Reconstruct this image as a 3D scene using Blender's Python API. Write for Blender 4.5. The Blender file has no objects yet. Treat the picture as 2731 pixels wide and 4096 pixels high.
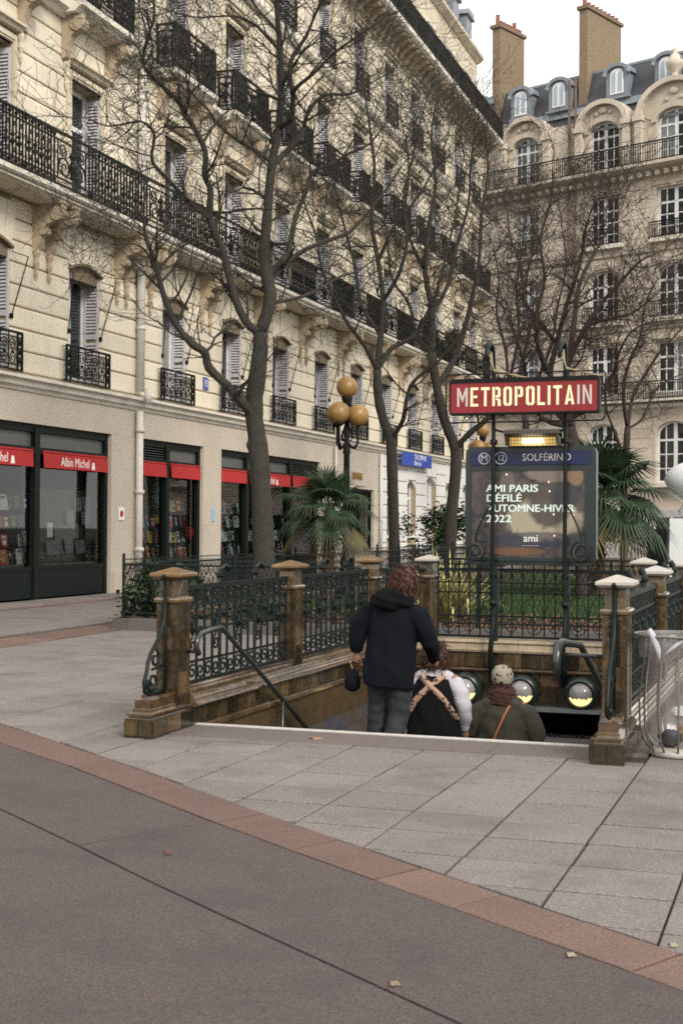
import bpy, bmesh, math, random
from mathutils import Vector, Matrix
random.seed(7)
PI = math.pi
scene = bpy.context.scene
COL = scene.collection

# ------------------------------------------------------------------ camera
H = 1.65
YAW, PITCH, ROLL = math.radians(18.916), math.radians(0.578), math.radians(0.35)
cam_d = bpy.data.cameras.new('camera')
cam = bpy.data.objects.new('camera', cam_d)
COL.objects.link(cam)
cam_d.sensor_fit = 'VERTICAL'
cam_d.sensor_height = 36.0
cam_d.lens = 5500.0 / 4096.0 * 36.0
cam_d.clip_end = 900.0
cam_d.clip_start = 0.05
_f = Vector((-math.sin(YAW) * math.cos(PITCH), math.cos(YAW) * math.cos(PITCH), math.sin(PITCH)))
_r0 = Vector((math.cos(YAW), math.sin(YAW), 0))
_u0 = _r0.cross(_f)
_r = math.cos(ROLL) * _r0 + math.sin(ROLL) * _u0
_u = -math.sin(ROLL) * _r0 + math.cos(ROLL) * _u0
_m = Matrix((_r, _u, -_f)).transposed().to_4x4()
_m.translation = Vector((0, 0, H))
cam.matrix_world = _m
scene.camera = cam

# ------------------------------------------------------------------ sky, sun, exposure
SUN_EL, SUN_AZ = math.radians(33), math.radians(134)      # azimuth clockwise from +Y
world = bpy.data.worlds.new('World')
scene.world = world
world.use_nodes = True
nt = world.node_tree
nt.nodes.clear()
w_out = nt.nodes.new('ShaderNodeOutputWorld')
w_bg = nt.nodes.new('ShaderNodeBackground')
w_sky = nt.nodes.new('ShaderNodeTexSky')
w_sky.sky_type = 'NISHITA'
w_sky.sun_disc = False
w_sky.sun_elevation = SUN_EL
w_sky.sun_rotation = SUN_AZ
w_sky.dust_density = 4.0
w_hs = nt.nodes.new('ShaderNodeHueSaturation')
w_hs.inputs['Saturation'].default_value = 0.35
w_mix = nt.nodes.new('ShaderNodeMix'); w_mix.data_type = 'RGBA'
w_tc = nt.nodes.new('ShaderNodeTexCoord')
w_no = nt.nodes.new('ShaderNodeTexNoise')
w_no.inputs['Scale'].default_value = 2.2
w_no.inputs['Detail'].default_value = 4.0
w_rp = nt.nodes.new('ShaderNodeMapRange')
w_rp.inputs['From Min'].default_value = 0.35; w_rp.inputs['From Max'].default_value = 0.65
w_rp.inputs['To Min'].default_value = 0.72; w_rp.inputs['To Max'].default_value = 0.95
nt.links.new(w_tc.outputs['Generated'], w_no.inputs['Vector'])
nt.links.new(w_no.outputs['Fac'], w_rp.inputs['Value'])
nt.links.new(w_sky.outputs['Color'], w_hs.inputs['Color'])
nt.links.new(w_hs.outputs['Color'], w_mix.inputs['A'])
w_mix.inputs['B'].default_value = (8.6, 8.5, 8.15, 1)        # even cloud layer
nt.links.new(w_rp.outputs['Result'], w_mix.inputs['Factor'])
nt.links.new(w_mix.outputs['Result'], w_bg.inputs['Color'])
w_bg.inputs['Strength'].default_value = 0.10
nt.links.new(w_bg.outputs['Background'], w_out.inputs['Surface'])

sun_d = bpy.data.lights.new('sun', 'SUN')
sun_d.energy = 1.5
sun_d.angle = math.radians(16)
sun_d.color = (1.0, 0.93, 0.82)
sun = bpy.data.objects.new('sun', sun_d)
COL.objects.link(sun)
_sd = Vector((math.sin(SUN_AZ) * math.cos(SUN_EL), math.cos(SUN_AZ) * math.cos(SUN_EL), math.sin(SUN_EL)))
sun.rotation_euler = _sd.to_track_quat('Z', 'Y').to_euler()
sun.location = (20, -10, 40)

vs = scene.view_settings
vs.view_transform = 'Standard'
vs.look = 'None'
vs.gamma = 1.0
vs.use_curve_mapping = False
vs.exposure = 1.05
scene.cycles.max_bounces = 8
scene.cycles.transparent_max_bounces = 16
scene.cycles.use_denoising = False
scene.cycles.filter_width = 1.7

# ------------------------------------------------------------------ helpers
class MB:
    """collects geometry in world coordinates; build() makes one mesh object"""
    def __init__(s):
        s.v = []; s.f = []
    def add(s, vs_, fs_, M=None):
        o = len(s.v)
        if M is not None:
            vs_ = [M @ Vector(p) for p in vs_]
        s.v.extend([tuple(p) for p in vs_])
        s.f.extend([tuple(i + o for i in f) for f in fs_])
        return s
    def box(s, x0, x1, y0, y1, z0, z1, M=None):
        return s.add([(x0, y0, z0), (x1, y0, z0), (x1, y1, z0), (x0, y1, z0), (x0, y0, z1), (x1, y0, z1), (x1, y1, z1), (x0, y1, z1)],
                     [(0, 3, 2, 1), (4, 5, 6, 7), (0, 1, 5, 4), (1, 2, 6, 5), (2, 3, 7, 6), (3, 0, 4, 7)], M)
    def prism(s, poly, axis, a, b, M=None):
        n = len(poly)
        def P(p, t):
            return (t, p[0], p[1]) if axis == 'x' else (p[0], t, p[1]) if axis == 'y' else (p[0], p[1], t)
        vs_ = [P(p, a) for p in poly] + [P(p, b) for p in poly]
        fs_ = [tuple(range(n))[::-1], tuple(range(n, 2 * n))] + [(i, (i + 1) % n, n + (i + 1) % n, n + i) for i in range(n)]
        return s.add(vs_, fs_, M)
    def tube(s, pts, r, n=6, closed=False, M=None):
        pts = [Vector(p) for p in pts]
        m = len(pts)
        if m < 2: return s
        rr = r if isinstance(r, (list, tuple)) else [r] * m
        vs_, fs_ = [], []
        up = None
        for i, p in enumerate(pts):
            if closed:
                t = pts[(i + 1) % m] - pts[i - 1]
            else:
                t = pts[min(i + 1, m - 1)] - pts[max(i - 1, 0)]
            if t.length < 1e-9: t = Vector((0, 0, 1))
            t.normalize()
            if up is None:
                up = Vector((0, 0, 1)) if abs(t.z) < 0.9 else Vector((1, 0, 0))
            a = up - t * up.dot(t)
            if a.length < 1e-5:
                a = Vector((1, 0, 0)) - t * t.x
            a.normalize(); up = a
            b = t.cross(a)
            for k in range(n):
                w = 2 * PI * (k + 0.5) / n
                vs_.append(p + (a * math.cos(w) + b * math.sin(w)) * rr[i])
        for i in range(m if closed else m - 1):
            j = (i + 1) % m
            for k in range(n):
                l = (k + 1) % n
                fs_.append((i * n + k, i * n + l, j * n + l, j * n + k))
        if not closed:
            fs_.append(tuple(range(n))[::-1]); fs_.append(tuple(range((m - 1) * n, m * n)))
        return s.add(vs_, fs_, M)
    def lathe(s, prof, c, n=16, M=None):
        vs_, fs_ = [], []
        for r, z in prof:
            for k in range(n):
                w = 2 * PI * k / n
                vs_.append((c[0] + r * math.cos(w), c[1] + r * math.sin(w), c[2] + z))
        for i in range(len(prof) - 1):
            for k in range(n):
                l = (k + 1) % n
                fs_.append((i * n + k, i * n + l, (i + 1) * n + l, (i + 1) * n + k))
        fs_.append(tuple(range(n))[::-1]); fs_.append(tuple(range((len(prof) - 1) * n, len(prof) * n)))
        return s.add(vs_, fs_, M)
    def ball(s, c, r, nu=14, nv=9, sc=(1, 1, 1), M=None, v0=0.0, v1=1.0):
        prof = []
        for i in range(nv + 1):
            a = PI * (v0 + (v1 - v0) * i / nv) - PI / 2
            prof.append((max(1e-4, math.cos(a)), math.sin(a)))
        vs_, fs_ = [], []
        for pr, pz in prof:
            for k in range(nu):
                w = 2 * PI * k / nu
                vs_.append((c[0] + r * sc[0] * pr * math.cos(w), c[1] + r * sc[1] * pr * math.sin(w), c[2] + r * sc[2] * pz))
        for i in range(nv):
            for k in range(nu):
                l = (k + 1) % nu
                fs_.append((i * nu + k, i * nu + l, (i + 1) * nu + l, (i + 1) * nu + k))
        fs_.append(tuple(range(nu))[::-1]); fs_.append(tuple(range(nv * nu, nv * nu + nu)))
        return s.add(vs_, fs_, M)
    def loft(s, rings, M=None, cap=True):
        n = len(rings[0]); vs_ = [p for r in rings for p in r]; fs_ = []
        for i in range(len(rings) - 1):
            for k in range(n):
                l = (k + 1) % n
                fs_.append((i * n + k, i * n + l, (i + 1) * n + l, (i + 1) * n + k))
        if cap:
            fs_.append(tuple(range(n))[::-1]); fs_.append(tuple(range((len(rings) - 1) * n, len(rings) * n)))
        return s.add(vs_, fs_, M)
    def spiral(s, c, r0, r1, a0, turns, r, plane='yz', n=4, seg=10):
        pts = []
        m = max(4, int(abs(turns) * seg))
        for i in range(m + 1):
            t = i / m; a = a0 + turns * 2 * PI * t; q = r0 + (r1 - r0) * t
            u, w = q * math.cos(a), q * math.sin(a)
            pts.append((c[0], c[1] + u, c[2] + w) if plane == 'yz' else (c[0] + u, c[1], c[2] + w) if plane == 'xz' else (c[0] + u, c[1] + w, c[2]))
        return s.tube(pts, r, n)
    def mesh(s, name, mat, smooth=False, off=(0, 0, 0)):
        me = bpy.data.meshes.new(name)
        if off != (0, 0, 0):
            vv = [(p[0] - off[0], p[1] - off[1], p[2] - off[2]) for p in s.v]
        else:
            vv = s.v
        me.from_pydata(vv, [], s.f)
        if mat is not None: me.materials.append(mat)
        if smooth:
            me.polygons.foreach_set('use_smooth', [True] * len(me.polygons))
        me.update()
        return me
    def build(s, name, mat, parent=None, smooth=False):
        off = org(parent)
        return link(name, s.mesh(name, mat, smooth, off), parent)

def org(parent):
    x = y = z = 0.0
    while parent is not None:
        x += parent.location.x; y += parent.location.y; z += parent.location.z
        parent = parent.parent
    return (x, y, z)

def link(name, data, parent=None, loc=(0, 0, 0), rot=(0, 0, 0), scale=(1, 1, 1)):
    """loc is relative to the parent"""
    o = bpy.data.objects.new(name, data)
    COL.objects.link(o)
    o.parent = parent
    o.location = loc; o.rotation_euler = rot; o.scale = scale
    return o

def inst(name, data, parent, wloc, rot=(0, 0, 0), scale=(1, 1, 1)):
    """like link(), with a world location (parents are never turned)"""
    a = org(parent)
    return link(name, data, parent, (wloc[0] - a[0], wloc[1] - a[1], wloc[2] - a[2]), rot, scale)

def tag(o, label, cat, group=None):
    o['label'] = label; o['category'] = cat
    if group: o['group'] = group
    return o

def thing(name, label, cat, loc=(0, 0, 0), group=None):
    return tag(link(name, None, None, loc), label, cat, group)

def struct(o):
    o['kind'] = 'structure'; return o

def stuff(o):
    o['kind'] = 'stuff'; return o

def textmesh(body, size, xs, mat, extrude=0.004, align='CENTER', shear=0.0):
    cu = bpy.data.curves.new('lettering', 'FONT')
    cu.body = body; cu.size = size; cu.extrude = extrude / 2; cu.align_x = align; cu.align_y = 'CENTER'
    cu.shear = shear; cu.resolution_u = 3
    o = bpy.data.objects.new('lettering', cu); COL.objects.link(o)
    dg = bpy.context.evaluated_depsgraph_get()
    me = bpy.data.meshes.new_from_object(o.evaluated_get(dg))
    bpy.data.objects.remove(o)
    for v in me.vertices: v.co.x *= xs
    me.materials.clear(); me.materials.append(mat)
    return me
def fit(o, w):
    xs_ = [v.co.x for v in o.data.vertices]; k = w / (max(xs_) - min(xs_))
    for v in o.data.vertices: v.co.x *= k
    return o
ROT_X = (PI / 2, 0, PI / 2)     # lettering that faces +X (reads along +Y)
ROT_Y = (PI / 2, 0, 0)          # lettering that faces -Y (reads along +X)

# ------------------------------------------------------------------ materials
def mat(name, col, rough=0.7, var=0.12, scale=3.0, bump=0.0, bscale=60.0, metal=0.0, spec=0.4, col2=None, c2amt=0.5, dirt=None, dscale=0.6, damt=0.0, coat=0.0, stretch=(1, 1, 1), rand=0.0, dstretch=None, spots=None, sscale=3.0):
    m = bpy.data.materials.new(name); m.use_nodes = True
    n = m.node_tree.nodes; L = m.node_tree.links
    b = n['Principled BSDF']
    b.inputs['Roughness'].default_value = rough
    b.inputs['Metallic'].default_value = metal
    b.inputs['Specular IOR Level'].default_value = spec
    b.inputs['Coat Weight'].default_value = coat
    b.inputs['Coat Roughness'].default_value = 0.12
    g = n.new('ShaderNodeNewGeometry')
    mp = n.new('ShaderNodeMapping'); mp.inputs['Scale'].default_value = stretch
    L.new(g.outputs['Position'], mp.inputs['Vector'])
    t = n.new('ShaderNodeTexNoise'); t.inputs['Scale'].default_value = scale; t.inputs['Detail'].default_value = 6.0; t.inputs['Roughness'].default_value = 0.65
    L.new(mp.outputs['Vector'], t.inputs['Vector'])
    r = n.new('ShaderNodeValToRGB')
    c2 = col2 if col2 else tuple(min(1, c * (1 + var)) for c in col)
    c1 = col if col2 else tuple(c * (1 - var) for c in col)
    r.color_ramp.elements[0].position = 0.5 - 0.5 * c2amt; r.color_ramp.elements[1].position = 0.5 + 0.5 * c2amt
    r.color_ramp.elements[0].color = (*c1, 1); r.color_ramp.elements[1].color = (*c2, 1)
    L.new(t.outputs['Fac'], r.inputs['Fac'])
    out = r.outputs['Color']
    if dirt is not None:
        t2 = n.new('ShaderNodeTexNoise'); t2.inputs['Scale'].default_value = dscale; t2.inputs['Detail'].default_value = 8.0; t2.inputs['Roughness'].default_value = 0.7
        mp2 = n.new('ShaderNodeMapping'); mp2.inputs['Scale'].default_value = dstretch or stretch; L.new(g.outputs['Position'], mp2.inputs['Vector'])
        L.new(mp2.outputs['Vector'], t2.inputs['Vector'])
        r2 = n.new('ShaderNodeMapRange'); r2.inputs['From Min'].default_value = 0.48; r2.inputs['From Max'].default_value = 0.68
        r2.inputs['To Max'].default_value = damt
        L.new(t2.outputs['Fac'], r2.inputs['Value'])
        mx = n.new('ShaderNodeMix'); mx.data_type = 'RGBA'
        L.new(r2.outputs['Result'], mx.inputs['Factor']); L.new(out, mx.inputs['A']); mx.inputs['B'].default_value = (*dirt, 1)
        out = mx.outputs['Result']
    if spots is not None:
        # gum and drip marks: sparse round stains of random size
        vo = n.new('ShaderNodeTexVoronoi'); vo.inputs['Scale'].default_value = sscale; L.new(g.outputs['Position'], vo.inputs['Vector'])
        sc_ = n.new('ShaderNodeSeparateColor'); L.new(vo.outputs['Color'], sc_.inputs['Color'])
        th = n.new('ShaderNodeMapRange'); th.inputs['From Min'].default_value = 0.55; th.inputs['To Max'].default_value = 0.085; L.new(sc_.outputs['Red'], th.inputs['Value'])
        sb = n.new('ShaderNodeMath'); sb.operation = 'SUBTRACT'; L.new(th.outputs['Result'], sb.inputs[0]); L.new(vo.outputs['Distance'], sb.inputs[1])
        ms = n.new('ShaderNodeMapRange'); ms.inputs['From Min'].default_value = 0.0; ms.inputs['From Max'].default_value = 0.02; ms.inputs['To Max'].default_value = 0.6; L.new(sb.outputs[0], ms.inputs['Value'])
        mz = n.new('ShaderNodeMix'); mz.data_type = 'RGBA'; L.new(ms.outputs['Result'], mz.inputs['Factor']); L.new(out, mz.inputs['A']); mz.inputs['B'].default_value = (*spots, 1); out = mz.outputs['Result']
    if rand > 0:
        oi = n.new('ShaderNodeObjectInfo'); rr = n.new('ShaderNodeMapRange'); rr.inputs['To Min'].default_value = 1 - rand; rr.inputs['To Max'].default_value = 1 + rand
        L.new(oi.outputs['Random'], rr.inputs['Value'])
        hv = n.new('ShaderNodeHueSaturation'); L.new(rr.outputs['Result'], hv.inputs['Value']); L.new(out, hv.inputs['Color']); out = hv.outputs['Color']
    L.new(out, b.inputs['Base Color'])
    if bump > 0:
        t3 = n.new('ShaderNodeTexNoise'); t3.inputs['Scale'].default_value = bscale; t3.inputs['Detail'].default_value = 4.0
        L.new(mp.outputs['Vector'], t3.inputs['Vector'])
        bp = n.new('ShaderNodeBump'); bp.inputs['Strength'].default_value = bump; bp.inputs['Distance'].default_value = 0.01
        L.new(t3.outputs['Fac'], bp.inputs['Height']); L.new(bp.outputs['Normal'], b.inputs['Normal'])
    return m

def emis(name, col, strength, base=(0.8, 0.8, 0.8)):
    m = bpy.data.materials.new(name); m.use_nodes = True
    b = m.node_tree.nodes['Principled BSDF']
    b.inputs['Base Color'].default_value = (*base, 1)
    b.inputs['Emission Color'].default_value = (*col, 1)
    b.inputs['Emission Strength'].default_value = strength
    return m

def glass_thin(name, tint=(0.9, 0.95, 0.93), refl=1.0, rough=0.02):
    m = bpy.data.materials.new(name); m.use_nodes = True
    n = m.node_tree.nodes; L = m.node_tree.links; n.clear()
    o = n.new('ShaderNodeOutputMaterial'); t = n.new('ShaderNodeBsdfTransparent'); g = n.new('ShaderNodeBsdfGlossy')
    t.inputs['Color'].default_value = (*tint, 1); g.inputs['Roughness'].default_value = rough
    g.inputs['Color'].default_value = (refl, refl, refl, 1)
    f = n.new('ShaderNodeFresnel'); f.inputs['IOR'].default_value = 1.5
    mx = n.new('ShaderNodeMixShader')
    L.new(f.outputs['Fac'], mx.inputs['Fac']); L.new(t.outputs['BSDF'], mx.inputs[1]); L.new(g.outputs['BSDF'], mx.inputs[2])
    L.new(mx.outputs['Shader'], o.inputs['Surface'])
    return m

STONE = mat('cream_stone', (0.56, 0.495, 0.385), 0.85, 0.10, 1.3, 0.25, 45, dirt=(0.27, 0.22, 0.155), dscale=0.9, damt=0.5, dstretch=(1, 1, 0.22))
STONE_B = mat('cream_stone_block', (0.63, 0.57, 0.455), 0.85, 0.10, 0.8, 0.3, 50, dirt=(0.38, 0.325, 0.24), dscale=1.0, damt=0.45, rand=0.08, dstretch=(1, 1, 0.22))
STONE_J = mat('brown_joint_stone', (0.33, 0.26, 0.175), 0.9, 0.15, 2.0)
STONE_W = mat('pale_slab_stone', (0.60, 0.565, 0.49), 0.8, 0.08, 2.0, 0.2, 40, dirt=(0.30, 0.25, 0.17), dscale=1.6, damt=0.45)
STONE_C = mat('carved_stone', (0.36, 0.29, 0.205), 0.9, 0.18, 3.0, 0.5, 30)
WHITEST = mat('white_painted_stone', (0.60, 0.59, 0.57), 0.8, 0.06, 1.5, 0.2, 40)
RENDERW = mat('beige_render', (0.46, 0.405, 0.34), 0.9, 0.06, 0.9, 0.5, 120, dirt=(0.36, 0.30, 0.24), dscale=0.5, damt=0.4)
STONE_R = mat('grey_beige_stone', (0.50, 0.44, 0.365), 0.88, 0.12, 1.0, 0.25, 30, dirt=(0.31, 0.255, 0.20), dscale=0.4, damt=0.5, rand=0.05)
STONE_RT = mat('weathered_trim_stone', (0.43, 0.38, 0.31), 0.88, 0.16, 1.4, 0.3, 30)
BRICK_C = mat('chimney_brick', (0.19, 0.142, 0.092), 0.9, 0.45, 9.0, 0.3, 30)
TERRA = mat('terracotta', (0.22, 0.09, 0.055), 0.85, 0.15, 6.0)
SLATE = mat('grey_slate', (0.050, 0.051, 0.060), 0.55, 0.25, 5.0, 0.3, 20)
ZINC = mat('blue_grey_zinc', (0.165, 0.19, 0.215), 0.5, 0.12, 4.0, 0.15, 25, metal=0.0, spec=0.5)
IRON = mat('black_iron', (0.005, 0.006, 0.006), 0.6, 0.3, 8.0, 0.2, 60, spec=0.2)
IRONG = mat('dark_green_iron', (0.005, 0.009, 0.008), 0.45, 0.35, 9.0, 0.3, 60, spec=0.22)
STEELG = mat('dark_grey_green_metal', (0.011, 0.019, 0.018), 0.32, 0.2, 6.0, 0.1, 60, spec=0.5)
SHUT = mat('grey_lilac_shutter', (0.46, 0.455, 0.48), 0.6, 0.12, 3.0)
FRAMEW = mat('white_window_frame', (0.66, 0.67, 0.68), 0.5, 0.05, 4.0)
PANE = mat('dark_window_pane', (0.018, 0.021, 0.024), 0.06, 0.3, 2.0, spec=0.6)
PANE_C = mat('curtained_window_pane', (0.20, 0.20, 0.20), 0.15, 0.25, 5.0, spec=0.6, stretch=(6, 6, 0.4))
BLIND = mat('white_blind', (0.62, 0.63, 0.64), 0.6, 0.04, 4.0)
PIPE = mat('pale_grey_pipe', (0.52, 0.50, 0.46), 0.6, 0.08, 3.0)
SHOPF = mat('black_green_shopfront', (0.005, 0.008, 0.007), 0.5, 0.2, 6.0, spec=0.15)
FROST = mat('grey_transom_panel', (0.085, 0.088, 0.085), 0.45, 0.08, 5.0)
RED_AW = mat('red_canvas', (0.36, 0.018, 0.018), 0.75, 0.15, 4.0)
WHITEP = mat('white_print', (0.75, 0.74, 0.70), 0.6, 0.03, 4.0)
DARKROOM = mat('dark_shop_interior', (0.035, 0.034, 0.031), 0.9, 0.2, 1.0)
GREYCOL = mat('grey_concrete_column', (0.40, 0.42, 0.43), 0.8, 0.1, 3.0)
SHOPGLASS = glass_thin('shop_glass', (0.86, 0.92, 0.89), 1.0)
SLAB = mat('grey_granite_slab', (0.172, 0.152, 0.142), 0.88, 0.50, 60.0, 0.7, 150, c2amt=0.42, dirt=(0.104, 0.088, 0.080), dscale=1.5, damt=0.75, rand=0.11, spots=(0.085, 0.072, 0.066), sscale=2.6)
SLABD = mat('dark_granite_border', (0.118, 0.096, 0.090), 0.85, 0.40, 60.0, 0.5, 160, c2amt=0.6)
BAND = mat('rose_granite', (0.134, 0.084, 0.069), 0.9, 0.45, 60.0, 0.7, 150, c2amt=0.42, dirt=(0.100, 0.066, 0.055), dscale=1.9, damt=0.7, rand=0.14, spots=(0.07, 0.05, 0.045), sscale=3.0)
ASPH = mat('fine_asphalt', (0.086, 0.066, 0.064), 0.92, 0.60, 90.0, 0.9, 220, c2amt=0.42, dirt=(0.056, 0.045, 0.045), dscale=1.3, damt=0.75, spots=(0.17, 0.145, 0.14), sscale=1.7)
JOINT = mat('dirty_joint', (0.045, 0.037, 0.032), 0.95, 0.3, 12.0)
GRANK = mat('dark_granite_kerb', (0.075, 0.065, 0.060), 0.85, 0.3, 90.0, 0.6, 120, c2amt=0.6)
TILE_M = [mat('glazed_brown_tile', (0.042, 0.028, 0.014), 0.16, 0.7, 15.0, 0.8, 18, spec=0.5, dirt=(0.012, 0.010, 0.006), dscale=2.6, damt=0.9, coat=0.25, rand=0.5, stretch=(1, 1, 0.6)),
          mat('glazed_amber_tile', (0.068, 0.045, 0.022), 0.14, 0.7, 15.0, 0.8, 18, spec=0.5, dirt=(0.026, 0.016, 0.008), dscale=3.0, damt=0.85, coat=0.25, rand=0.5, stretch=(1, 1, 0.6)),
          mat('glazed_dark_tile', (0.024, 0.018, 0.009), 0.16, 0.6, 15.0, 0.8, 18, spec=0.5, dirt=(0.010, 0.009, 0.006), dscale=2.4, damt=0.85, coat=0.25, rand=0.5, stretch=(1, 1, 0.6))]
COPING = mat('glazed_coping', (0.092, 0.056, 0.026), 0.10, 0.6, 9.0, 0.5, 16, spec=0.9, dirt=(0.034, 0.020, 0.009), dscale=2.8, damt=0.85, coat=0.9, rand=0.3)
CAPW = mat('pale_cap_stone', (0.36, 0.33, 0.29), 0.5, 0.12, 5.0, 0.2, 30)
CAPB = mat('rusty_cap_ceramic', (0.15, 0.085, 0.036), 0.3, 0.25, 6.0, 0.25, 30, dirt=(0.26, 0.20, 0.13), dscale=3.0, damt=0.5, coat=0.4)
STAIRT = mat('brown_wall_tile', (0.066, 0.043, 0.020), 0.4, 0.3, 6.0, 0.2, 30, dirt=(0.05, 0.037, 0.022), dscale=1.2, damt=0.7)
STAIRB = mat('blue_brown_wall_tile', (0.075, 0.060, 0.045), 0.4, 0.3, 5.0, 0.2, 30, dirt=(0.035, 0.06, 0.13), dscale=2.0, damt=0.75)
STEP = mat('worn_step_stone', (0.16, 0.145, 0.13), 0.8, 0.2, 30.0, 0.3, 80)
NOSE = mat('white_nosing', (0.46, 0.44, 0.41), 0.6, 0.25, 12.0)
REDSIGN = mat('red_enamel', (0.205, 0.009, 0.012), 0.3, 0.18, 7.0, 0.1, 30, dirt=(0.13, 0.02, 0.02), dscale=6.0, damt=0.6)
LIT = emis('lit_cream_letter', (1.0, 0.80, 0.38), 0.26, (0.5, 0.45, 0.30))
UNLIT = mat('unlit_grey_letter', (0.46, 0.42, 0.38), 0.5, 0.1, 9.0)
BLUEP = mat('blue_enamel', (0.007, 0.012, 0.052), 0.35, 0.15, 5.0)
GREYTX = mat('grey_lettering', (0.42, 0.42, 0.43), 0.5, 0.05, 5.0)
BARK = mat('dark_bark', (0.028, 0.025, 0.021), 0.95, 0.5, 16.0, 1.0, 40, dirt=(0.045, 0.043, 0.026), dscale=3.0, damt=0.6)
BARK2 = mat('brown_twig_bark', (0.036, 0.025, 0.021), 0.95, 0.3, 12.0, 0.6, 40)
LEAF_P = mat('palm_leaf', (0.012, 0.030, 0.013), 0.5, 0.4, 4.0, spec=0.3, col2=(0.028, 0.052, 0.020), c2amt=0.5)
LEAF_PD = mat('dry_palm_leaf', (0.09, 0.078, 0.032), 0.7, 0.3, 5.0)
LEAF_Y = mat('striped_yucca_leaf', (0.13, 0.15, 0.04), 0.55, 0.3, 16.0, col2=(0.50, 0.42, 0.16), c2amt=0.3)
LEAF_S = mat('laurel_leaf', (0.016, 0.036, 0.012), 0.45, 0.4, 6.0, spec=0.4, col2=(0.034, 0.064, 0.020), c2amt=0.5)
GRASS = mat('lawn_green', (0.016, 0.038, 0.007), 0.9, 0.3, 12.0, 0.5, 80, col2=(0.032, 0.060, 0.012), c2amt=0.5)
BLADE = mat('grass_blade', (0.018, 0.046, 0.008), 0.8, 0.3, 2.0, col2=(0.042, 0.078, 0.016), c2amt=0.5)
MULCH = mat('leaf_mulch', (0.048, 0.028, 0.018), 0.95, 0.4, 25.0, 0.8, 60)
DEADLEAF = mat('dead_leaf', (0.085, 0.038, 0.020), 0.8, 0.35, 14.0, col2=(0.20, 0.092, 0.045), c2amt=0.4)
AMBER = mat('amber_globe', (0.27, 0.155, 0.048), 0.38, 0.25, 10.0, 0.15, 60, spec=0.4, dirt=(0.15, 0.095, 0.045), dscale=3.0, damt=0.6)
# ================================================================== ground
HX0, HX1, HY0, HY1 = -4.82, -1.45, 10.42, 16.0        # stairwell opening
g = MB()
gz = -0.022
def ring_sheet(mb, z, X0, X1, Y0, Y1):
    xs = [X0, HX0, HX1, X1]; ys = [Y0, HY0, HY1 + 6.0, Y1]
    for i in range(3):
        for j in range(3):
            if i == 1 and j == 1: continue
            o = len(mb.v)
            mb.v += [(xs[i], ys[j], z), (xs[i + 1], ys[j], z), (xs[i + 1], ys[j + 1], z), (xs[i], ys[j + 1], z)]
            mb.f.append((o, o + 1, o + 2, o + 3))
ring_sheet(g, gz, -400, 400, -300, 500)
ground = struct(g.build('ground', JOINT))

UP = [(-9.0, 11.85), (-7.4, 10.62), (-6.35, 9.86), (-5.38, 9.16), (-4.70, 8.66), (-3.82, 7.98), (-3.22, 7.52), (-2.68, 7.11), (-2.09, 6.66), (-1.64, 6.34), (-1.11, 5.95), (-0.56, 5.55), (0.3, 4.93), (1.6, 4.0), (3.0, 3.0)]
LO = [(-8.4, 11.0), (-6.9, 9.83), (-5.80, 9.0), (-4.83, 8.33), (-4.07, 7.74), (-3.58, 7.36), (-3.18, 7.05), (-2.76, 6.74), (-2.34, 6.43), (-1.93, 6.14), (-1.51, 5.84), (-1.10, 5.54), (-0.70, 5.25), (0.1, 4.68), (1.3, 3.80), (2.7, 2.78)]
def yat(poly, x):
    for (a, b), (c, d) in zip(poly, poly[1:]):
        if a <= x <= c: return b + (d - b) * (x - a) / (c - a)
    return poly[0][1] if x < poly[0][0] else poly[-1][1]
def clip(poly, a, b, c):
    """keep a*x+b*y>=c"""
    out = []
    for i in range(len(poly)):
        p, q = poly[i - 1], poly[i]
        dp, dq = a * p[0] + b * p[1] - c, a * q[0] + b * q[1] - c
        if (dp >= 0) != (dq >= 0):
            t = dp / (dp - dq); out.append((p[0] + t * (q[0] - p[0]), p[1] + t * (q[1] - p[1])))
        if dq >= 0: out.append(q)
    return out
def inset(poly, d):
    n = len(poly); ar = sum(poly[i - 1][0] * poly[i][1] - poly[i][0] * poly[i - 1][1] for i in range(n)); sg = 1 if ar > 0 else -1
    out = poly
    for i in range(n):
        (ax, ay), (bx, by) = poly[i - 1], poly[i]
        ex, ey = bx - ax, by - ay; l = math.hypot(ex, ey)
        if l < 1e-6: continue
        nx, ny = -ey / l * sg, ex / l * sg
        out = clip(out, nx, ny, nx * ax + ny * ay + d)
        if len(out) < 3: return []
    return out
def slab_geo(mb, poly, z0, z1, gap=0.005, ch=0.006):
    a = inset(poly, gap)
    if len(a) < 3: return False
    b = inset(poly, gap + ch)
    if len(b) != len(a): b = a
    n = len(a)
    ar = sum(a[i - 1][0] * a[i][1] - a[i][0] * a[i - 1][1] for i in range(n))
    if ar < 0: a = a[::-1]; b = b[::-1]
    if abs(ar) < 0.006: return False
    mb.add([(p[0], p[1], z0) for p in a] + [(p[0], p[1], z1 - 0.004) for p in a] + [(p[0], p[1], z1) for p in b],
           [(i, (i + 1) % n, n + (i + 1) % n, n + i) for i in range(n)] + [(n + i, n + (i + 1) % n, 2 * n + (i + 1) % n, 2 * n + i) for i in range(n)] + [tuple(range(2 * n, 3 * n))])
    return True

pav = MB()
pav_ring = struct(link('pavement', None))
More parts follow.
